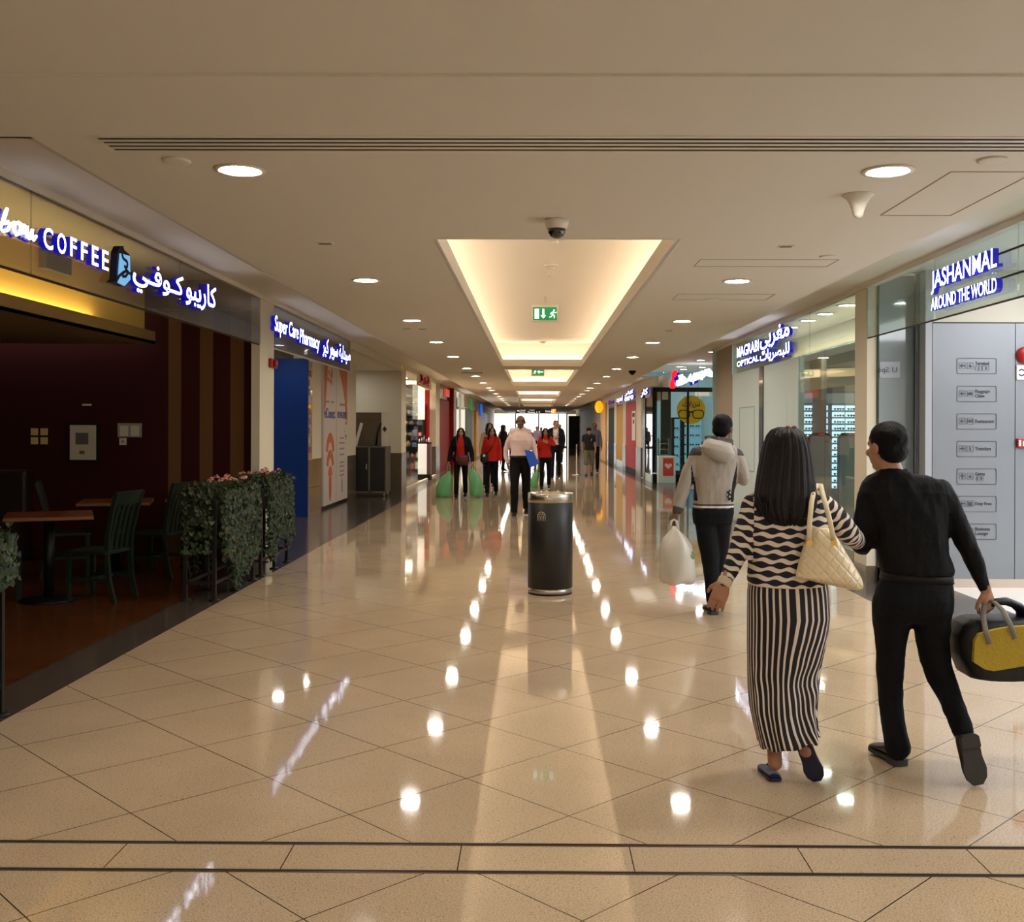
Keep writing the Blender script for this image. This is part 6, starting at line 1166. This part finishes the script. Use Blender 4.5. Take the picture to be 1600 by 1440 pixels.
V, N, Fs = remesh(mb, .007, 4); V = folds(V, N, .003, 9, .8); skin_obj('bag_body', V, Fs, quilt(), BG)
M_cr = mat('cream_leather', S(226, 208, 170), .4); M_gold = mat('gold_metal', S(212, 170, 90), .25, metal=1)
for L in ([(1264, 846, 4.44), (1265, 815, 4.46), (1268, 785, 4.49), (1272, 764, 4.58), (1279, 757, 4.66), (1284, 764, 4.74)], [(1303, 846, 4.45), (1297, 815, 4.46), (1290, 788, 4.49), (1284, 766, 4.57), (1282, 757, 4.66), (1284, 764, 4.73)]):
    mb = MB(); mb.tube(arm(L), [(.011, .006)]*len(L), 10); mb.build('strap', M_cr, BG)
for px, py in ((1264, 848), (1303, 848)): mb = MB(); c = at(px, py, 4.438); mb.prism(disc_poly(.013, 16), c, FX, UP, .006); mb.build('ring', M_gold, BG)
# ------------------------------------------------------------------ man in black (seen from behind, walking)
YM = 4.86; hfM = nz(A_((-.42, .9, -.05))); J = dict(k=.98, fw=A_((0, 1., 0)), lat=A_((1., 0, 0)))
jp(dict(pel=(1428, 935, 4.86), nek=(1396, 742, 4.87), hd=(1384, 699, 4.89), sa=(1358, 772, 4.88), ea=(1346, 856, 4.86), wa=(1348, 848, 5.06), sb=(1468, 764, 4.86), eb=(1514, 858, 4.84), wb=(1540, 920, 4.82),
        ha=(1392, 955, 4.86), hb=(1458, 955, 4.85), ka=(1392, 1062, 4.93), kb=(1468, 1052, 4.90), na=(1400, 1172, 4.85), nb=(1508, 1146, 4.66)))
J['ts0'] = .05; J['tg'] = -.05; J['hand_a'] = dict(d=A_((0, 1., .2)), pn=A_((.3, 0, -1)), ts=A_((1, 0, 0)), curl=.5); J['hand_b'] = dict(d=A_((.25, .1, -1)), pn=A_((-.5, .75, .1)), ts=A_((-.75, -.55, 0)), curl=1.25)
MN = person('man in black shirt and dark trousers walking away with a duffel bag', J); body(MN, J, hfM, SKIN['tan'], .0045)
mb = MB(); rows(mb, [(729, 1372, 1418, 4.88, .062), (736, 1370, 1422, 4.88, .066), (743, 1356, 1458, 4.88, .085), (752, 1346, 1478, 4.875, .1), (768, 1342, 1484, 4.87, .112), (790, 1350, 1480, 4.87, .12), (815, 1358, 1481, 4.87, .123), (840, 1365, 1480, 4.865, .122), (862, 1371, 1480, 4.86, .12), (878, 1373, 1488, 4.86, .125), (889, 1375, 1491, 4.86, .128), (897, 1378, 1489, 4.86, .124)])
limb(mb, arm([(1466, 766, 4.86), (1492, 808, 4.85), (1513, 856, 4.84), (1528, 892, 4.83), (1538, 917, 4.82)]), [.066, .058, .052, .045, .036])
limb(mb, arm([(1360, 776, 4.88), (1349, 815, 4.87), (1346, 858, 4.87), (1350, 848, 5.04)]), [.062, .056, .052, .04])
M_bs = mat('black_shirt', S(9, 9, 12), .75, spec=.2, bump=.15, bscale=90); garment('shirt', MN, mb, M_bs, .0075, .010, 11, 3, sc=1.1)
mb = MB(); mb.loft([sring(at((a+b)/2, py, 4.86), nz(A_((1, 0, -.05))), A_((0, 1., 0)), (b-a)/2*4.86/F, .118, 30, 2.4) for py, a, b in ((895, 1378, 1486), (907, 1376, 1488))]); mb.build('belt', mat('brown_belt', S(18, 14, 11), .55, spec=.2), MN)
mb = MB(); rows(mb, [(899, 1376.5, 1487, 4.86, .117), (915, 1371, 1489, 4.86, .128), (935, 1366, 1490, 4.86, .138), (955, 1364, 1489, 4.86, .128), (972, 1376, 1478, 4.87, .085)])
limb(mb, arm([(1393, 945, 4.87), (1392, 1015, 4.9), (1391, 1064, 4.93), (1393, 1110, 4.9), (1399, 1150, 4.86), (1403, 1166, 4.85)]), [.098, .075, .066, .063, .061, .062])
limb(mb, arm([(1457, 945, 4.85), (1457, 1010, 4.88), (1468, 1052, 4.90), (1488, 1098, 4.79), (1501, 1132, 4.69), (1505, 1142, 4.67)]), [.1, .081, .07, .06, .056, .054])
M_bt = mat('dark_trousers', S(11, 12, 17), .8, spec=.2, bump=.15, bscale=90); garment('trousers', MN, mb, M_bt, .0075, .009, 12, 6, sc=1.1)
short_hair(MN, J, hfM, .98, None, 3, 1.04, voxel=.006)
h = ground(1410, 1198); t_ = h+A_((-.06, .24, 0)); shoe(MN, h+A_((0, 0, .016)), t_+A_((0, 0, .016)), .048, .085)
toe = ground(1529, 1229); heel = at(1513, 1147, 4.60); shoe(MN, heel, toe+A_((0, 0, .01)), .05, .085, up=A_((-.12, .93, .36)))
# duffel bag
DB = thing('duffel_bag', 'black and yellow duffel bag with grey handles held by the man in black', 'bag', at(1550, 1050, 4.84)); mb = MB(); yD = 4.86
rows(mb, [(963, 1508, 1640, yD, .1), (970, 1496, 1662, yD, .13), (990, 1488, 1672, yD, .15), (1020, 1491, 1672, yD, .16), (1045, 1501, 1668, yD, .16), (1054, 1504, 1664, yD, .155)], 36, 4.0)
garment('bag_body', DB, mb, mat('black_nylon', S(8, 8, 11), .5, bump=.2, bscale=120), .01, .003, 6, 3)
Pd = lambda px, py, y=4.695: at(px, py, y)
mb = MB(); yel = [(1523, 1000), (1530, 990), (1556, 983), (1580, 979), (1625, 976), (1648, 990), (1650, 1028), (1600, 1040), (1552, 1048), (1538, 1045), (1521, 1034)]
mb.prism([(Pd(*q)[0]-Pd(1520, 1050)[0], Pd(*q)[2]-Pd(1520, 1050)[2]) for q in yel], Pd(1520, 1050)-A_((0, -.02, 0)), FX, UP, .025); mb.build('yellow_panel', mat('mustard_nylon', S(176, 150, 30), .6, bump=.3, bscale=90), DB, bevel=.006)
M_web = mat('grey_webbing', S(120, 112, 104), .7, bump=.3, bscale=200)
for L in ([(1546, 1006, 4.66), (1540, 985, 4.67), (1536, 962, 4.74), (1538, 945, 4.80), (1546, 938, 4.81)], [(1586, 998, 4.66), (1578, 974, 4.67), (1566, 952, 4.74), (1554, 941, 4.79), (1544, 938, 4.81)]): mb = MB(); mb.tube(arm(L), [(.012, .004)]*len(L), 8); mb.build('handle', M_web, DB)
mb = MB(); mb.tube(arm([(1543, 946, 4.84), (1556, 940, 4.83), (1572, 939, 4.84), (1588, 945, 4.86), (1597, 956, 4.88), (1594, 964, 4.9)]), [(.02, .012), (.036, .016), (.042, .018), (.042, .018), (.034, .016), (.02, .012)], 14); mb.build('shoulder_pad', mat('navy_pad', S(20, 20, 34), .6), DB)
mb = MB(); mb.box(*(lambda a, b: (a[0], b[0], yD-.16, yD-.02, a[2]-.012, a[2]))(at(1585, 967, yD), at(1640, 967, yD))); mb.build('yellow_flap', MATS['mustard_nylon'], DB)
# ------------------------------------------------------------------ man in the grey hooded jacket (seen from behind)
YH = 8.75; hfH = nz(A_((.35, .94, -.25))); J = dict(k=1.0, fw=A_((0, 1., 0)), lat=A_((1., 0, 0)))
jp(dict(pel=(1114, 812, 8.75), nek=(1124, 697, 8.75), hd=(1129, 671, 8.79), sa=(1088, 710, 8.75), ea=(1068, 758, 8.74), wa=(1057, 800, 8.72), sb=(1152, 712, 8.75), eb=(1163, 754, 8.72), wb=(1160, 738, 8.98),
        ha=(1103, 820, 8.75), hb=(1126, 820, 8.75), ka=(1111, 882, 8.78), kb=(1124, 880, 8.86), na=(1114, 945, 8.72), nb=(1124, 942, 8.92)))
J['ts0'] = .1; J['hand_a'] = dict(d=A_((-.35, -.1, -1)), pn=A_((.6, .6, 0)), ts=A_((-.6, .6, -.3)), curl=.9)
HM = person('man in grey hooded jacket seen from behind carrying white plastic bags', J); body(HM, J, hfH, SKIN['brown'], .007)
mb = MB(); rows(mb, [(690, 1104, 1143, 8.76, .075), (697, 1092, 1150, 8.76, .1), (705, 1082, 1156, 8.76, .115), (720, 1080, 1157, 8.76, .128), (740, 1083, 1154, 8.76, .13), (765, 1084, 1148, 8.76, .128), (785, 1082.5, 1147.5, 8.76, .13), (795, 1081, 1147, 8.76, .132)])
limb(mb, arm([(1089, 708, 8.75), (1077, 733, 8.745), (1069, 758, 8.74), (1062, 782, 8.73), (1058, 797, 8.72)]), [.066, .062, .06, .052, .045])
limb(mb, arm([(1151, 710, 8.75), (1160, 733, 8.74), (1163, 753, 8.72), (1159, 742, 8.95)]), [.066, .062, .06, .045])
V, N, Fs = remesh(mb, .008, 3); V = folds(V, N, .010, 21, 1.0); c = fcent(V, Fs)
X_ = lambda px: at(px, 750, 8.7)[0]; Zz = lambda py: at(1114, py, 8.66)[2]
fm = np.zeros(len(c), int); x, z = c[:, 0], c[:, 2]
side = (np.abs(x-X_(1115)) > np.interp(z, [Zz(785), Zz(755), Zz(725)], [X_(1140)-X_(1115), X_(1143)-X_(1115), X_(1150)-X_(1115)])) & (z < Zz(722)) & (z > Zz(783)) & (x > X_(1078)) & (x < X_(1151)); fm[side & ((x > X_(1115)) | (x > X_(1080)))] = 1
fm[(z > Zz(712)) & ((x < X_(1095)) | (x > X_(1152)))] = 2
fm[(z < Zz(787)) & (x > X_(1079)) & (x < X_(1150))] = 2; fm[(z < Zz(790.5)) & (z > Zz(793)) & (x > X_(1079)) & (x < X_(1150))] = 3
w1, w0 = at(1058, 797, 8.72), at(1062, 782, 8.73); tt = (c-w0)@nz(w1-w0); fm[(x < X_(1074)) & (tt > .055) & (z < Zz(784))] = 2
M_hg = mat('grey_fleece', S(150, 142, 132), .85, bump=.25, bscale=140, sheen=.2, var=.08); M_hd = mat('charcoal_fleece', S(26, 25, 32), .85, spec=.2); M_hm = mat('dark_grey_fleece', S(62, 58, 60), .85); M_hw = mat('white_rib', S(205, 198, 190), .8)
skin_obj('jacket', V, Fs, [M_hg, M_hd, M_hm, M_hw], HM, fm)
mb = MB(); mb.loft([sring(at(px, py, y), nz(A_((1, 0, -.22))), A_((0, 1., 0)), w_, d, 26, 2.2) for px, py, y, w_, d in ((1124, 688, 8.74, .108, .105), (1122, 695, 8.71, .125, .12), (1122, 704, 8.67, .145, .1), (1124, 712, 8.645, .12, .075), (1125, 719, 8.63, .07, .05), (1126, 723, 8.63, .02, .02))]); garment('hood', HM, mb, M_hg, .008, .004, 23)
mb = MB(); mb.tube(arm([(1105, 686, 8.74), (1122, 691, 8.655), (1144, 693, 8.72)]), [(.03, .022)]*3, 12); mb.tube(arm([(1104, 683, 8.80), (1122, 685, 8.68), (1143, 689, 8.8)]), [(.03, .02)]*3, 12); garment('hood_lining', HM, mb, mat('speckled_lining', S(74, 70, 70), .9, var=.7, bscale=60), .007, .002)
mb = MB()
for q in ([(1136, 768), (1140, 772), (1137, 776), (1141, 780)], [(1141, 765), (1138, 770), (1143, 774)], [(1138, 781), (1143, 777), (1144, 784)]): mb.tube([at(*p, 8.637) for p in q], .007, 6)
mb.build('back_print', M_hd, HM)
mb = MB(); rows(mb, [(788, 1082, 1147, 8.76, .122), (800, 1081, 1147, 8.76, .13), (818, 1083, 1144, 8.76, .115)])
limb(mb, arm([(1103, 812, 8.76), (1107, 852, 8.77), (1111, 882, 8.78), (1113, 915, 8.74), (1114, 938, 8.72)]), [.1, .088, .074, .066, .062])
limb(mb, arm([(1125, 812, 8.77), (1125, 852, 8.83), (1123, 880, 8.88), (1122, 912, 8.9), (1123, 936, 8.92)]), [.098, .084, .07, .06, .056])
garment('trousers', HM, mb, mat('black_denim', S(9, 10, 15), .8, spec=.2, bump=.15, bscale=90), .009, .006, 24, 8); short_hair(HM, J, hfH, 1.02, None, 7, 1.03)
h = ground(1116, 961); shoe(HM, h+A_((0, 0, .016)), h+A_((-.02, .27, .016)), .05, .085); h = ground(1125, 950); shoe(HM, h+A_((0, 0, .016)), h+A_((.03, .27, .016)), .05, .085)
# plastic bags
M_wb = plastic('white_plastic_film', S(206, 200, 188), .78); M_gb = plastic('green_plastic_film', S(112, 186, 126), .84)
def film_bag(label, top, px0, px1, py0, py1, y, m_, group=None, content=None, loops=True, seed=1, dz=.13):
    a, b = at(px0, py1, y), at(px1, py0, y); w_, h = b[0]-a[0], b[2]-a[2]; t = thing('plastic_bag', label, 'bag', ((a[0]+b[0])/2, y, a[2]), group=group); mb = MB(); cx = (a[0]+b[0])/2
    n = 40; rings = []; rn = np.random.RandomState(seed); tp = A_(top)
    for q, f in ((.0, .1), (.09, .3), (.2, .64), (.36, .9), (.58, .98), (.78, 1.0), (.92, .98), (.985, .85), (1.0, .55)):
        zc = b[2]-h*q; c = A_((tp[0]+(cx-tp[0])*min(1, q*1.5), y, zc)); rings.append([c+A_((math.copysign(abs(math.cos(g))**.8, math.cos(g))*w_/2*f*(1+.05*math.sin(7*g+3*q)+.03*rn.normal()*.6), math.sin(g)*dz*max(f, .2)*(1+.1*math.sin(5*g+q*4)), .01*math.sin(4*g)*f)) for g in np.linspace(0, 2*math.pi, n, endpoint=False)])
    mb.loft(rings); o = mb.build('film', m_, t)
    if loops:
        for s in (-1, 1): mb = MB(); mb.tube([A_((tp[0]+s*.035, y, b[2]-h*.06)), A_((tp[0]+s*.02, y, tp[2]-.005)), A_((tp[0]-s*.004, y, tp[2]+.008))], [(.014, .004), (.01, .004), (.008, .004)], 8); mb.build('handle_loop', m_, t)
    if content:
        for q, (px, py, r) in enumerate(content[1]): mb = MB(); mb.ell(at(px, py, y), (r, dz*.75, r*.8)); mb.build('contents', content[0], t)
    return t
M_green2 = mat('green_goods', S(96, 120, 78), .6)
film_bag('white plastic bag with green goods inside, held by the man in the hooded jacket', at(1052, 812, 8.66), 1030, 1086, 822, 911, 8.62, M_wb, None, (M_green2, [(1062, 885, .12), (1070, 868, .08)]), seed=3)
film_bag('smaller white plastic bag behind the larger bag of the man in the hooded jacket', at(1050, 812, 8.9), 1023, 1050, 836, 877, 8.86, M_wb, None, None, seed=4, dz=.08)
# ------------------------------------------------------------------ people coming towards the viewer
def figure(label, px, pyf, pyt, face=-1, stride=.14, turn=0, skin='tan', fem=False, shirt=None, trou=None, hair='short', hairm=None, end=.93, s0=-.08, g=0, voxel=.011, hf=None, shoes=True, mod=None, sw=1.0, t_end=1.0, tr=(.095, .07, .06), top=.16, sr=(.064, .054, .04), curl=.7, amp=.006, seed=1, y=None):
    if y is None: p = ground(px, pyf)
    else: p = at(px, 700, y)
    Ht = HEYE+(669-pyt)*p[1]/F; J = joints(p[0], p[1], Ht, face, stride, turn, sw); k = J['k']
    if mod: mod(J, k)
    t = person(label, J); hf = nz(A_(hf, float)) if hf is not None else J['fw']
    body(t, J, hf, SKIN[skin], voxel*.8, fem, curl); garment('trousers', t, trousers_mb(J, k, 0, top, tr, fem, t_end), trou, voxel, amp, seed)
    garment('top' if fem else 'shirt', t, shirt_mb(J, k, g, s0, .97, sr, end, fem), shirt, voxel, amp, seed+1)
    if hair == 'short': short_hair(t, J, hf, k, hairm, seed, voxel=voxel)
    elif hair == 'bald': short_hair(t, J, hf, k, hairm, seed, bald=True, voxel=voxel)
    elif hair == 'long': long_hair(t, J, hf, k, .34, hairm, seed, voxel=voxel)
    elif hair == 'cap':
        short_hair(t, J, hf, k, hairm, seed, voxel=voxel)
    if shoes:
        for s in 'ab': n = J['n'+s]; a = A_((n[0], n[1], max(.016, n[2]-.09*k+.016))); f = J['fw']; dip = .05 if n[2] > .11*k else 0; shoe(t, a-f*.07*k, a+f*.19*k-A_((0, 0, dip*k)), .046*k, .085*k)
    return t, J, k
M_bk = mat('black_cotton', S(10, 10, 12), .8, spec=.2); M_nv = mat('navy_cotton', S(13, 14, 24), .8, spec=.2); M_rd = mat('red_orange_cotton', S(176, 34, 22), .75, spec=.2); M_pk = mat('pale_pink_cotton', S(226, 196, 188), .7); M_kh = mat('khaki_cotton', S(104, 98, 78), .75); M_gy = mat('grey_cotton', S(92, 96, 104), .75); M_dg = mat('dark_grey_cotton', S(34, 36, 38), .8, spec=.2)
def modw(J, k):
    J['ea'] = J['ea']-J['lat']*.05*k; J['eb'] = J['eb']+J['lat']*.03*k; J['wb'] = J['pel']+J['lat']*.26*k+J['fw']*.12*k-A_((0, 0, .02*k)); J['hand_b'] = dict(curl=.8)
t, J, k = figure('tall balding man in pale pink shirt and black trousers walking towards the viewer', 813, 804, 648, skin='brown', shirt=M_pk, trou=M_bk, hair='bald', s0=.12, voxel=.009, mod=modw, sr=(.064, .056, .042), g=.014, tr=(.105, .08, .068), top=.2, stride=.14, sw=.98, seed=31, amp=.01)
mb = MB(); torso(mb, J, k, .1, .17, .026); mb.build('belt', M_shoe, t)
mb = MB(); c = J['nek']+J['fw']*.05*k
for s in (-1, 1): mb.prism([(0, 0), (s*.06, .01), (s*.055, .05), (s*.01, .02)][::s], c-J['fw']*.0+A_((0, -.03*k, -.02*k)), FX, UP, .006)
mb.build('collar', M_pk, t)
f = J['wb']; t = thing('folder', 'bright blue folder held under the arm of the man in pink', 'folder', f); mb = MB(); c = f+J['fw']*.05*k+A_((0, 0, 0)); mb.prism([(-.20, .22), (-.04, .19), (.06, -.03), (-.10, -.10)], c, FX, UP, .012); mb.build('cover', mat('folder_blue', S(20, 90, 210), .4), t, bevel=.003)
# woman with jacket and green bags
def modA(J, k):
    for s, q in (('a', -1), ('b', 1)): J['w'+s] = J['w'+s]+J['lat']*q*.07*k; J['e'+s] = J['e'+s]+J['lat']*q*.04*k; J['hand_'+s] = dict(curl=1.2, d=A_((0, -.1, -1)))
tA, JA, kA = figure('woman in black jacket over a red top carrying two green plastic bags', 720, 776.5, 668, stride=.1, skin='tan', fem=True, shirt=M_rd, trou=M_bk, hair='long', end=.5, mod=modA, seed=41, s0=-.12, voxel=.010)
mb = MB(); torso(mb, JA, kA, -.16, .95, .04, True)
cutc = JA['pel']
for s in 'ab': limb(mb, [JA['s'+s], JA['e'+s], JA['e'+s]+(JA['w'+s]-JA['e'+s])*.92], [.072*kA, .064*kA, .05*kA])
V, N, Fs = remesh(mb, .011, 3); V = folds(V, N, .007, 44); c = fcent(V, Fs); q = c-cutc; opening = (np.abs(q@JA['lat']+.0) < np.interp(q[:, 2], [-.1, .25, .5], [.12, .1, .06])*kA) & (q@JA['fw'] > 0.0); Fs = [f for f, o in zip(Fs, opening) if not o]
skin_obj('jacket', V, Fs, mat('black_jacket', S(11, 12, 20), .75, spec=.2), tA)
mb = MB(); c = JA['pel']+JA['fw']*.17*kA+JA['lat']*.06*kA
tb = thing('shoulder_bag', 'small maroon bag across the body of the woman in the black jacket', 'bag', c); mb.loft([sring(c+A_((0, 0, z)), JA['lat'], JA['fw'], a, b, 20, 3) for z, a, b in ((-.13, .08, .03), (-.1, .12, .045), (.05, .12, .045), (.1, .1, .03))]); mb.build('bag_body', mat('maroon_leather', S(84, 22, 28), .5), tb)
mb = MB(); mb.tube([c+JA['lat']*-.09+A_((0, 0, .08)), JA['pel']+JA['fw']*.2*kA+A_((-.08, 0, .3)), JA['sa']+JA['lat']*.06+JA['fw']*.1*kA+A_((0, 0, .07))], .008, 8); mb.build('strap', MATS['maroon_leather'], tb)
for s, a, b, c_, d, lab in (('a', 681, 706, 736, 777.5, 'green plastic bag in the hand nearest the red hoarding'), ('b', 734, 755, 731, 776, 'green plastic bag between the two women in red tops')):
    w_ = JA['w'+s]; film_bag(lab, w_+A_((0, -.02, -.08*kA)), a, b, c_, d, w_[1]-.03, M_gb, None, (M_green2, []), seed=50+ord(s), dz=.15)
# second woman in red
def modB(J, k): J['hand_a'] = dict(curl=1.0)
tB, JB, kB = figure('woman in red long sleeved top with a dark purse strap across her', 768, 774.5, 667, stride=.06, skin='tan', fem=True, shirt=M_rd, trou=M_bk, hair='long', mod=modB, seed=51, s0=-.14, g=.012, hf=(.25, -1, 0), voxel=.010)
c = JB['pel']-JB['lat']*.18*kB+JB['fw']*.12*kB+A_((0, 0, .02)); tb = thing('shoulder_bag', 'small black purse at the hip of the woman in the red top', 'bag', c); mb = MB(); mb.loft([sring(c+A_((0, 0, z)), JB['lat'], JB['fw'], a, b, 20, 3) for z, a, b in ((-.11, .06, .03), (-.08, .09, .05), (.06, .09, .045), (.1, .07, .03))]); mb.build('bag_body', M_shoe, tb)
mb = MB(); mb.tube([c+A_((.04, 0, .08)), JB['pel']+JB['fw']*.165*kB+A_((0, 0, .25)), JB['sb']-JB['lat']*.06+JB['fw']*.1*kB+A_((0, 0, .06))], .009, 8); mb.build('strap', M_shoe, tb)
mb = MB(); mb.prism(disc_poly(.03, 14), c+A_((0, -.055, .05)), FX, UP, .008); mb.build('clasp', M_steel, tb)
# third woman in red, hand on chest
def modC(J, k): J['eb'] = J['sb']+J['lat']*.12*k+J['fw']*.06*k-A_((0, 0, .2*k)); J['wb'] = J['nek']+J['lat']*.06*k+J['fw']*.16*k-A_((0, 0, .16*k)); J['hand_b'] = dict(d=-J['lat']+A_((0, 0, .5)), pn=-J['fw'], ts=A_((0, 0, 1.)), curl=.3)
tC, JC, kC = figure('woman in red top with one hand raised to her chest beside the man in pink', 852, 763, 668, stride=.08, skin='tan', fem=True, shirt=M_rd, trou=M_bk, hair='long', mod=modC, seed=61, s0=-.12, voxel=.011)
w_ = JC['wa']; film_bag('green plastic bag half hidden behind the man in pink', w_+A_((0, -.02, -.08)), 828, 840, 734, 762, w_[1]-.03, M_gb, None, None, seed=66, dz=.12)
# man in suit jacket
def modS(J, k): J['ea'] = J['sa']-J['lat']*.05*k+J['fw']*.02-A_((0, 0, .27*k)); J['wa'] = J['nek']-J['lat']*.03*k+J['fw']*.22*k-A_((0, 0, .28*k)); J['hand_a'] = dict(d=J['lat']+A_((0, 0, .6)), pn=-J['fw'], ts=A_((0, 0, 1.)), curl=.6)
tS, JS, kS = figure('man in dark suit jacket and white shirt behind the woman with raised hand', 868, 747, 656, stride=.16, skin='tan', shirt=mat('white_cotton', S(222, 214, 206), .7), trou=M_nv, hair='short', mod=modS, seed=71, s0=.1, voxel=.012)
mb = MB(); torso(mb, JS, kS, -.2, .95, .035)
for s in 'ab': limb(mb, [JS['s'+s], JS['e'+s], JS['e'+s]+(JS['w'+s]-JS['e'+s])*.9], [.072*kS, .062*kS, .05*kS])
V, N, Fs = remesh(mb, .013, 3); V = folds(V, N, .006, 72); c = fcent(V, Fs); q = c-JS['pel']; opening = (np.abs(q@JS['lat']) < np.interp(q[:, 2], [-.1, .2, .5], [.11, .07, .085])*kS) & (q@JS['fw'] > 0); Fs = [f for f, o in zip(Fs, opening) if not o]
skin_obj('suit_jacket', V, Fs, mat('navy_suit', S(14, 15, 26), .75, spec=.2), tS)
# others farther back
figure('dark haired woman in a pale coat close behind the woman in red', 764, 0, 660, y=27.5, stride=.05, fem=True, shirt=mat('tan_coat', S(170, 140, 110), .8), trou=M_bk, hair='long', seed=81, voxel=.012, hf=(.5, -1, 0), turn=.2)
figure('woman with long hair in black, silhouetted before the bright windows', 786, 0, 663, y=38, stride=.1, fem=True, shirt=M_bk, trou=M_bk, hair='long', seed=82, voxel=.014, hf=(1, -.3, 0), turn=.9)
tK, JK, kK = figure('man in dark polo shirt and khaki shorts near the yellow column', 920, 743, 667, stride=.16, shirt=M_dg, trou=M_kh, hair='short', end=-.35, t_end=.12, tr=(.105, .088, .085), seed=83, mod=lambda J, k: J.update(rl=(.05, .05, .036), ra=(.045, .04, .027)), voxel=.012, s0=-.08, hf=(.3, -1, -.1), skin='tan')
mb = MB(); mb.ell(JK['hd']+A_((0, 0, .05*kK)), (.095*kK, .1*kK, .075*kK)); mb.build('cap', M_bk, tK)
mb = MB(); mb.bar(JK['nek']+A_((.09, -.135*kK, -.13)), JK['nek']+A_((.06, -.135*kK, -.2)), .02, .01); mb.build('shirt_badge', M_whitem, tK)
figure('person in grey shirt walking just behind the man in shorts', 929, 0, 660, y=37.2, stride=.15, shirt=M_gy, trou=M_nv, hair='short', seed=84, voxel=.013, skin='brown')
for k_, (px, pt, y_, lab, sm_) in enumerate(((800, 668, 58, 'distant person in dark top seen left of the balding man', M_nv), (839, 665.5, 57, 'distant person in pale top seen right of the balding man', mat('lilac_cotton', S(170, 160, 190), .8)), (845.5, 667, 60, 'distant dark haired person beyond the woman with raised hand', M_gy), (874, 662, 47, 'distant person in black right behind the man in the suit jacket', M_bk))): figure(lab, px, 0, pt, y=y_, stride=.1, shirt=sm_, trou=M_bk, hair='short', seed=90+k_, voxel=.018)
# ------------------------------------------------------------------ litter bin
bc = A_((.147, 9.9, 0)); r_ = .211; t = thing('litter_bin', 'tall black cylindrical litter bin with steel rim in the middle of the corridor', 'litter bin', bc); HB = 1.55-(771-669)*9.75/F
mb = MB(); mb.lathe([(r_*.985, 0), (r_*.985, .012), (r_*.975, .015)], bc, 48); mb.build('foot', M_black, t)
mb = MB(); mb.lathe([(r_*.98, .012), (r_*.98, .06)], bc, 48); mb.build('base_ring', M_steel, t)
mb = MB(); mb.lathe([(r_*.97, .058), (r_, .062), (r_, HB-.088), (r_*.98, HB-.084)], bc, 64); mb.build('drum', mat('bin_black', S(24, 24, 22), .42), t)
mb = MB(); mb.lathe([(r_*1.0, HB-.086), (r_*1.01, HB-.084), (r_*1.01, HB-.004), (r_*.99, HB), (r_*.86, HB), (r_*.84, HB-.02), (r_*.5, HB-.05)], bc, 64); mb.build('steel_rim', M_steel, t)
mb = MB(); mb.ell(bc+A_((0, 0, HB-.02)), (r_*.83, r_*.83, .012)); mb.build('sand_tray', mat('sand', S(200, 170, 130), .9, bump=.8, bscale=60), t)
for k_ in range(5): a = 1+k_*1.1; mb = MB(); c = bc+A_((.1*math.cos(a), .1*math.sin(a), HB-.01)); mb.cyl(c, c+A_((.02, .01, .03)), .005, 8); tag(mb.build('cigarette_end', M_white if k_ % 2 else M_cream), 'cigarette end stuck in the sand of the litter bin', 'cigarette end', 'cigarette ends in the litter bin')
mb = MB(); zc = 1.55-(806-669)*9.7/F; pa = math.asin((844-858.5)/35.5)
def onbin(u, v): g = pa+u/r_; return bc+A_((math.sin(g)*(r_+.0015), -math.cos(g)*(r_+.0015), zc+v))
for L, wd in (([(-.037, -.045), (-.037, 0)]+[(-.037*math.cos(q), .037*math.sin(q)) for q in np.linspace(.2, 2.94, 10)]+[(.037, 0), (.037, -.045)], .006), ([(-.022, -.045), (-.022, -.004)]+[(-.022*math.cos(q), -.004+.024*math.sin(q)) for q in np.linspace(.3, 2.84, 8)]+[(.022, -.004), (.022, -.045)], .005), ([(-.008, -.045), (-.008, -.012)]+[(-.008*math.cos(q), -.012+.01*math.sin(q)) for q in np.linspace(.3, 2.84, 6)]+[(.008, -.012), (.008, -.045)], .004)):
    mb.tube([onbin(*q) for q in L], (wd/2), 6)
mb.build('arch_emblem', mat('emblem_gold', S(206, 186, 150), .4), t)
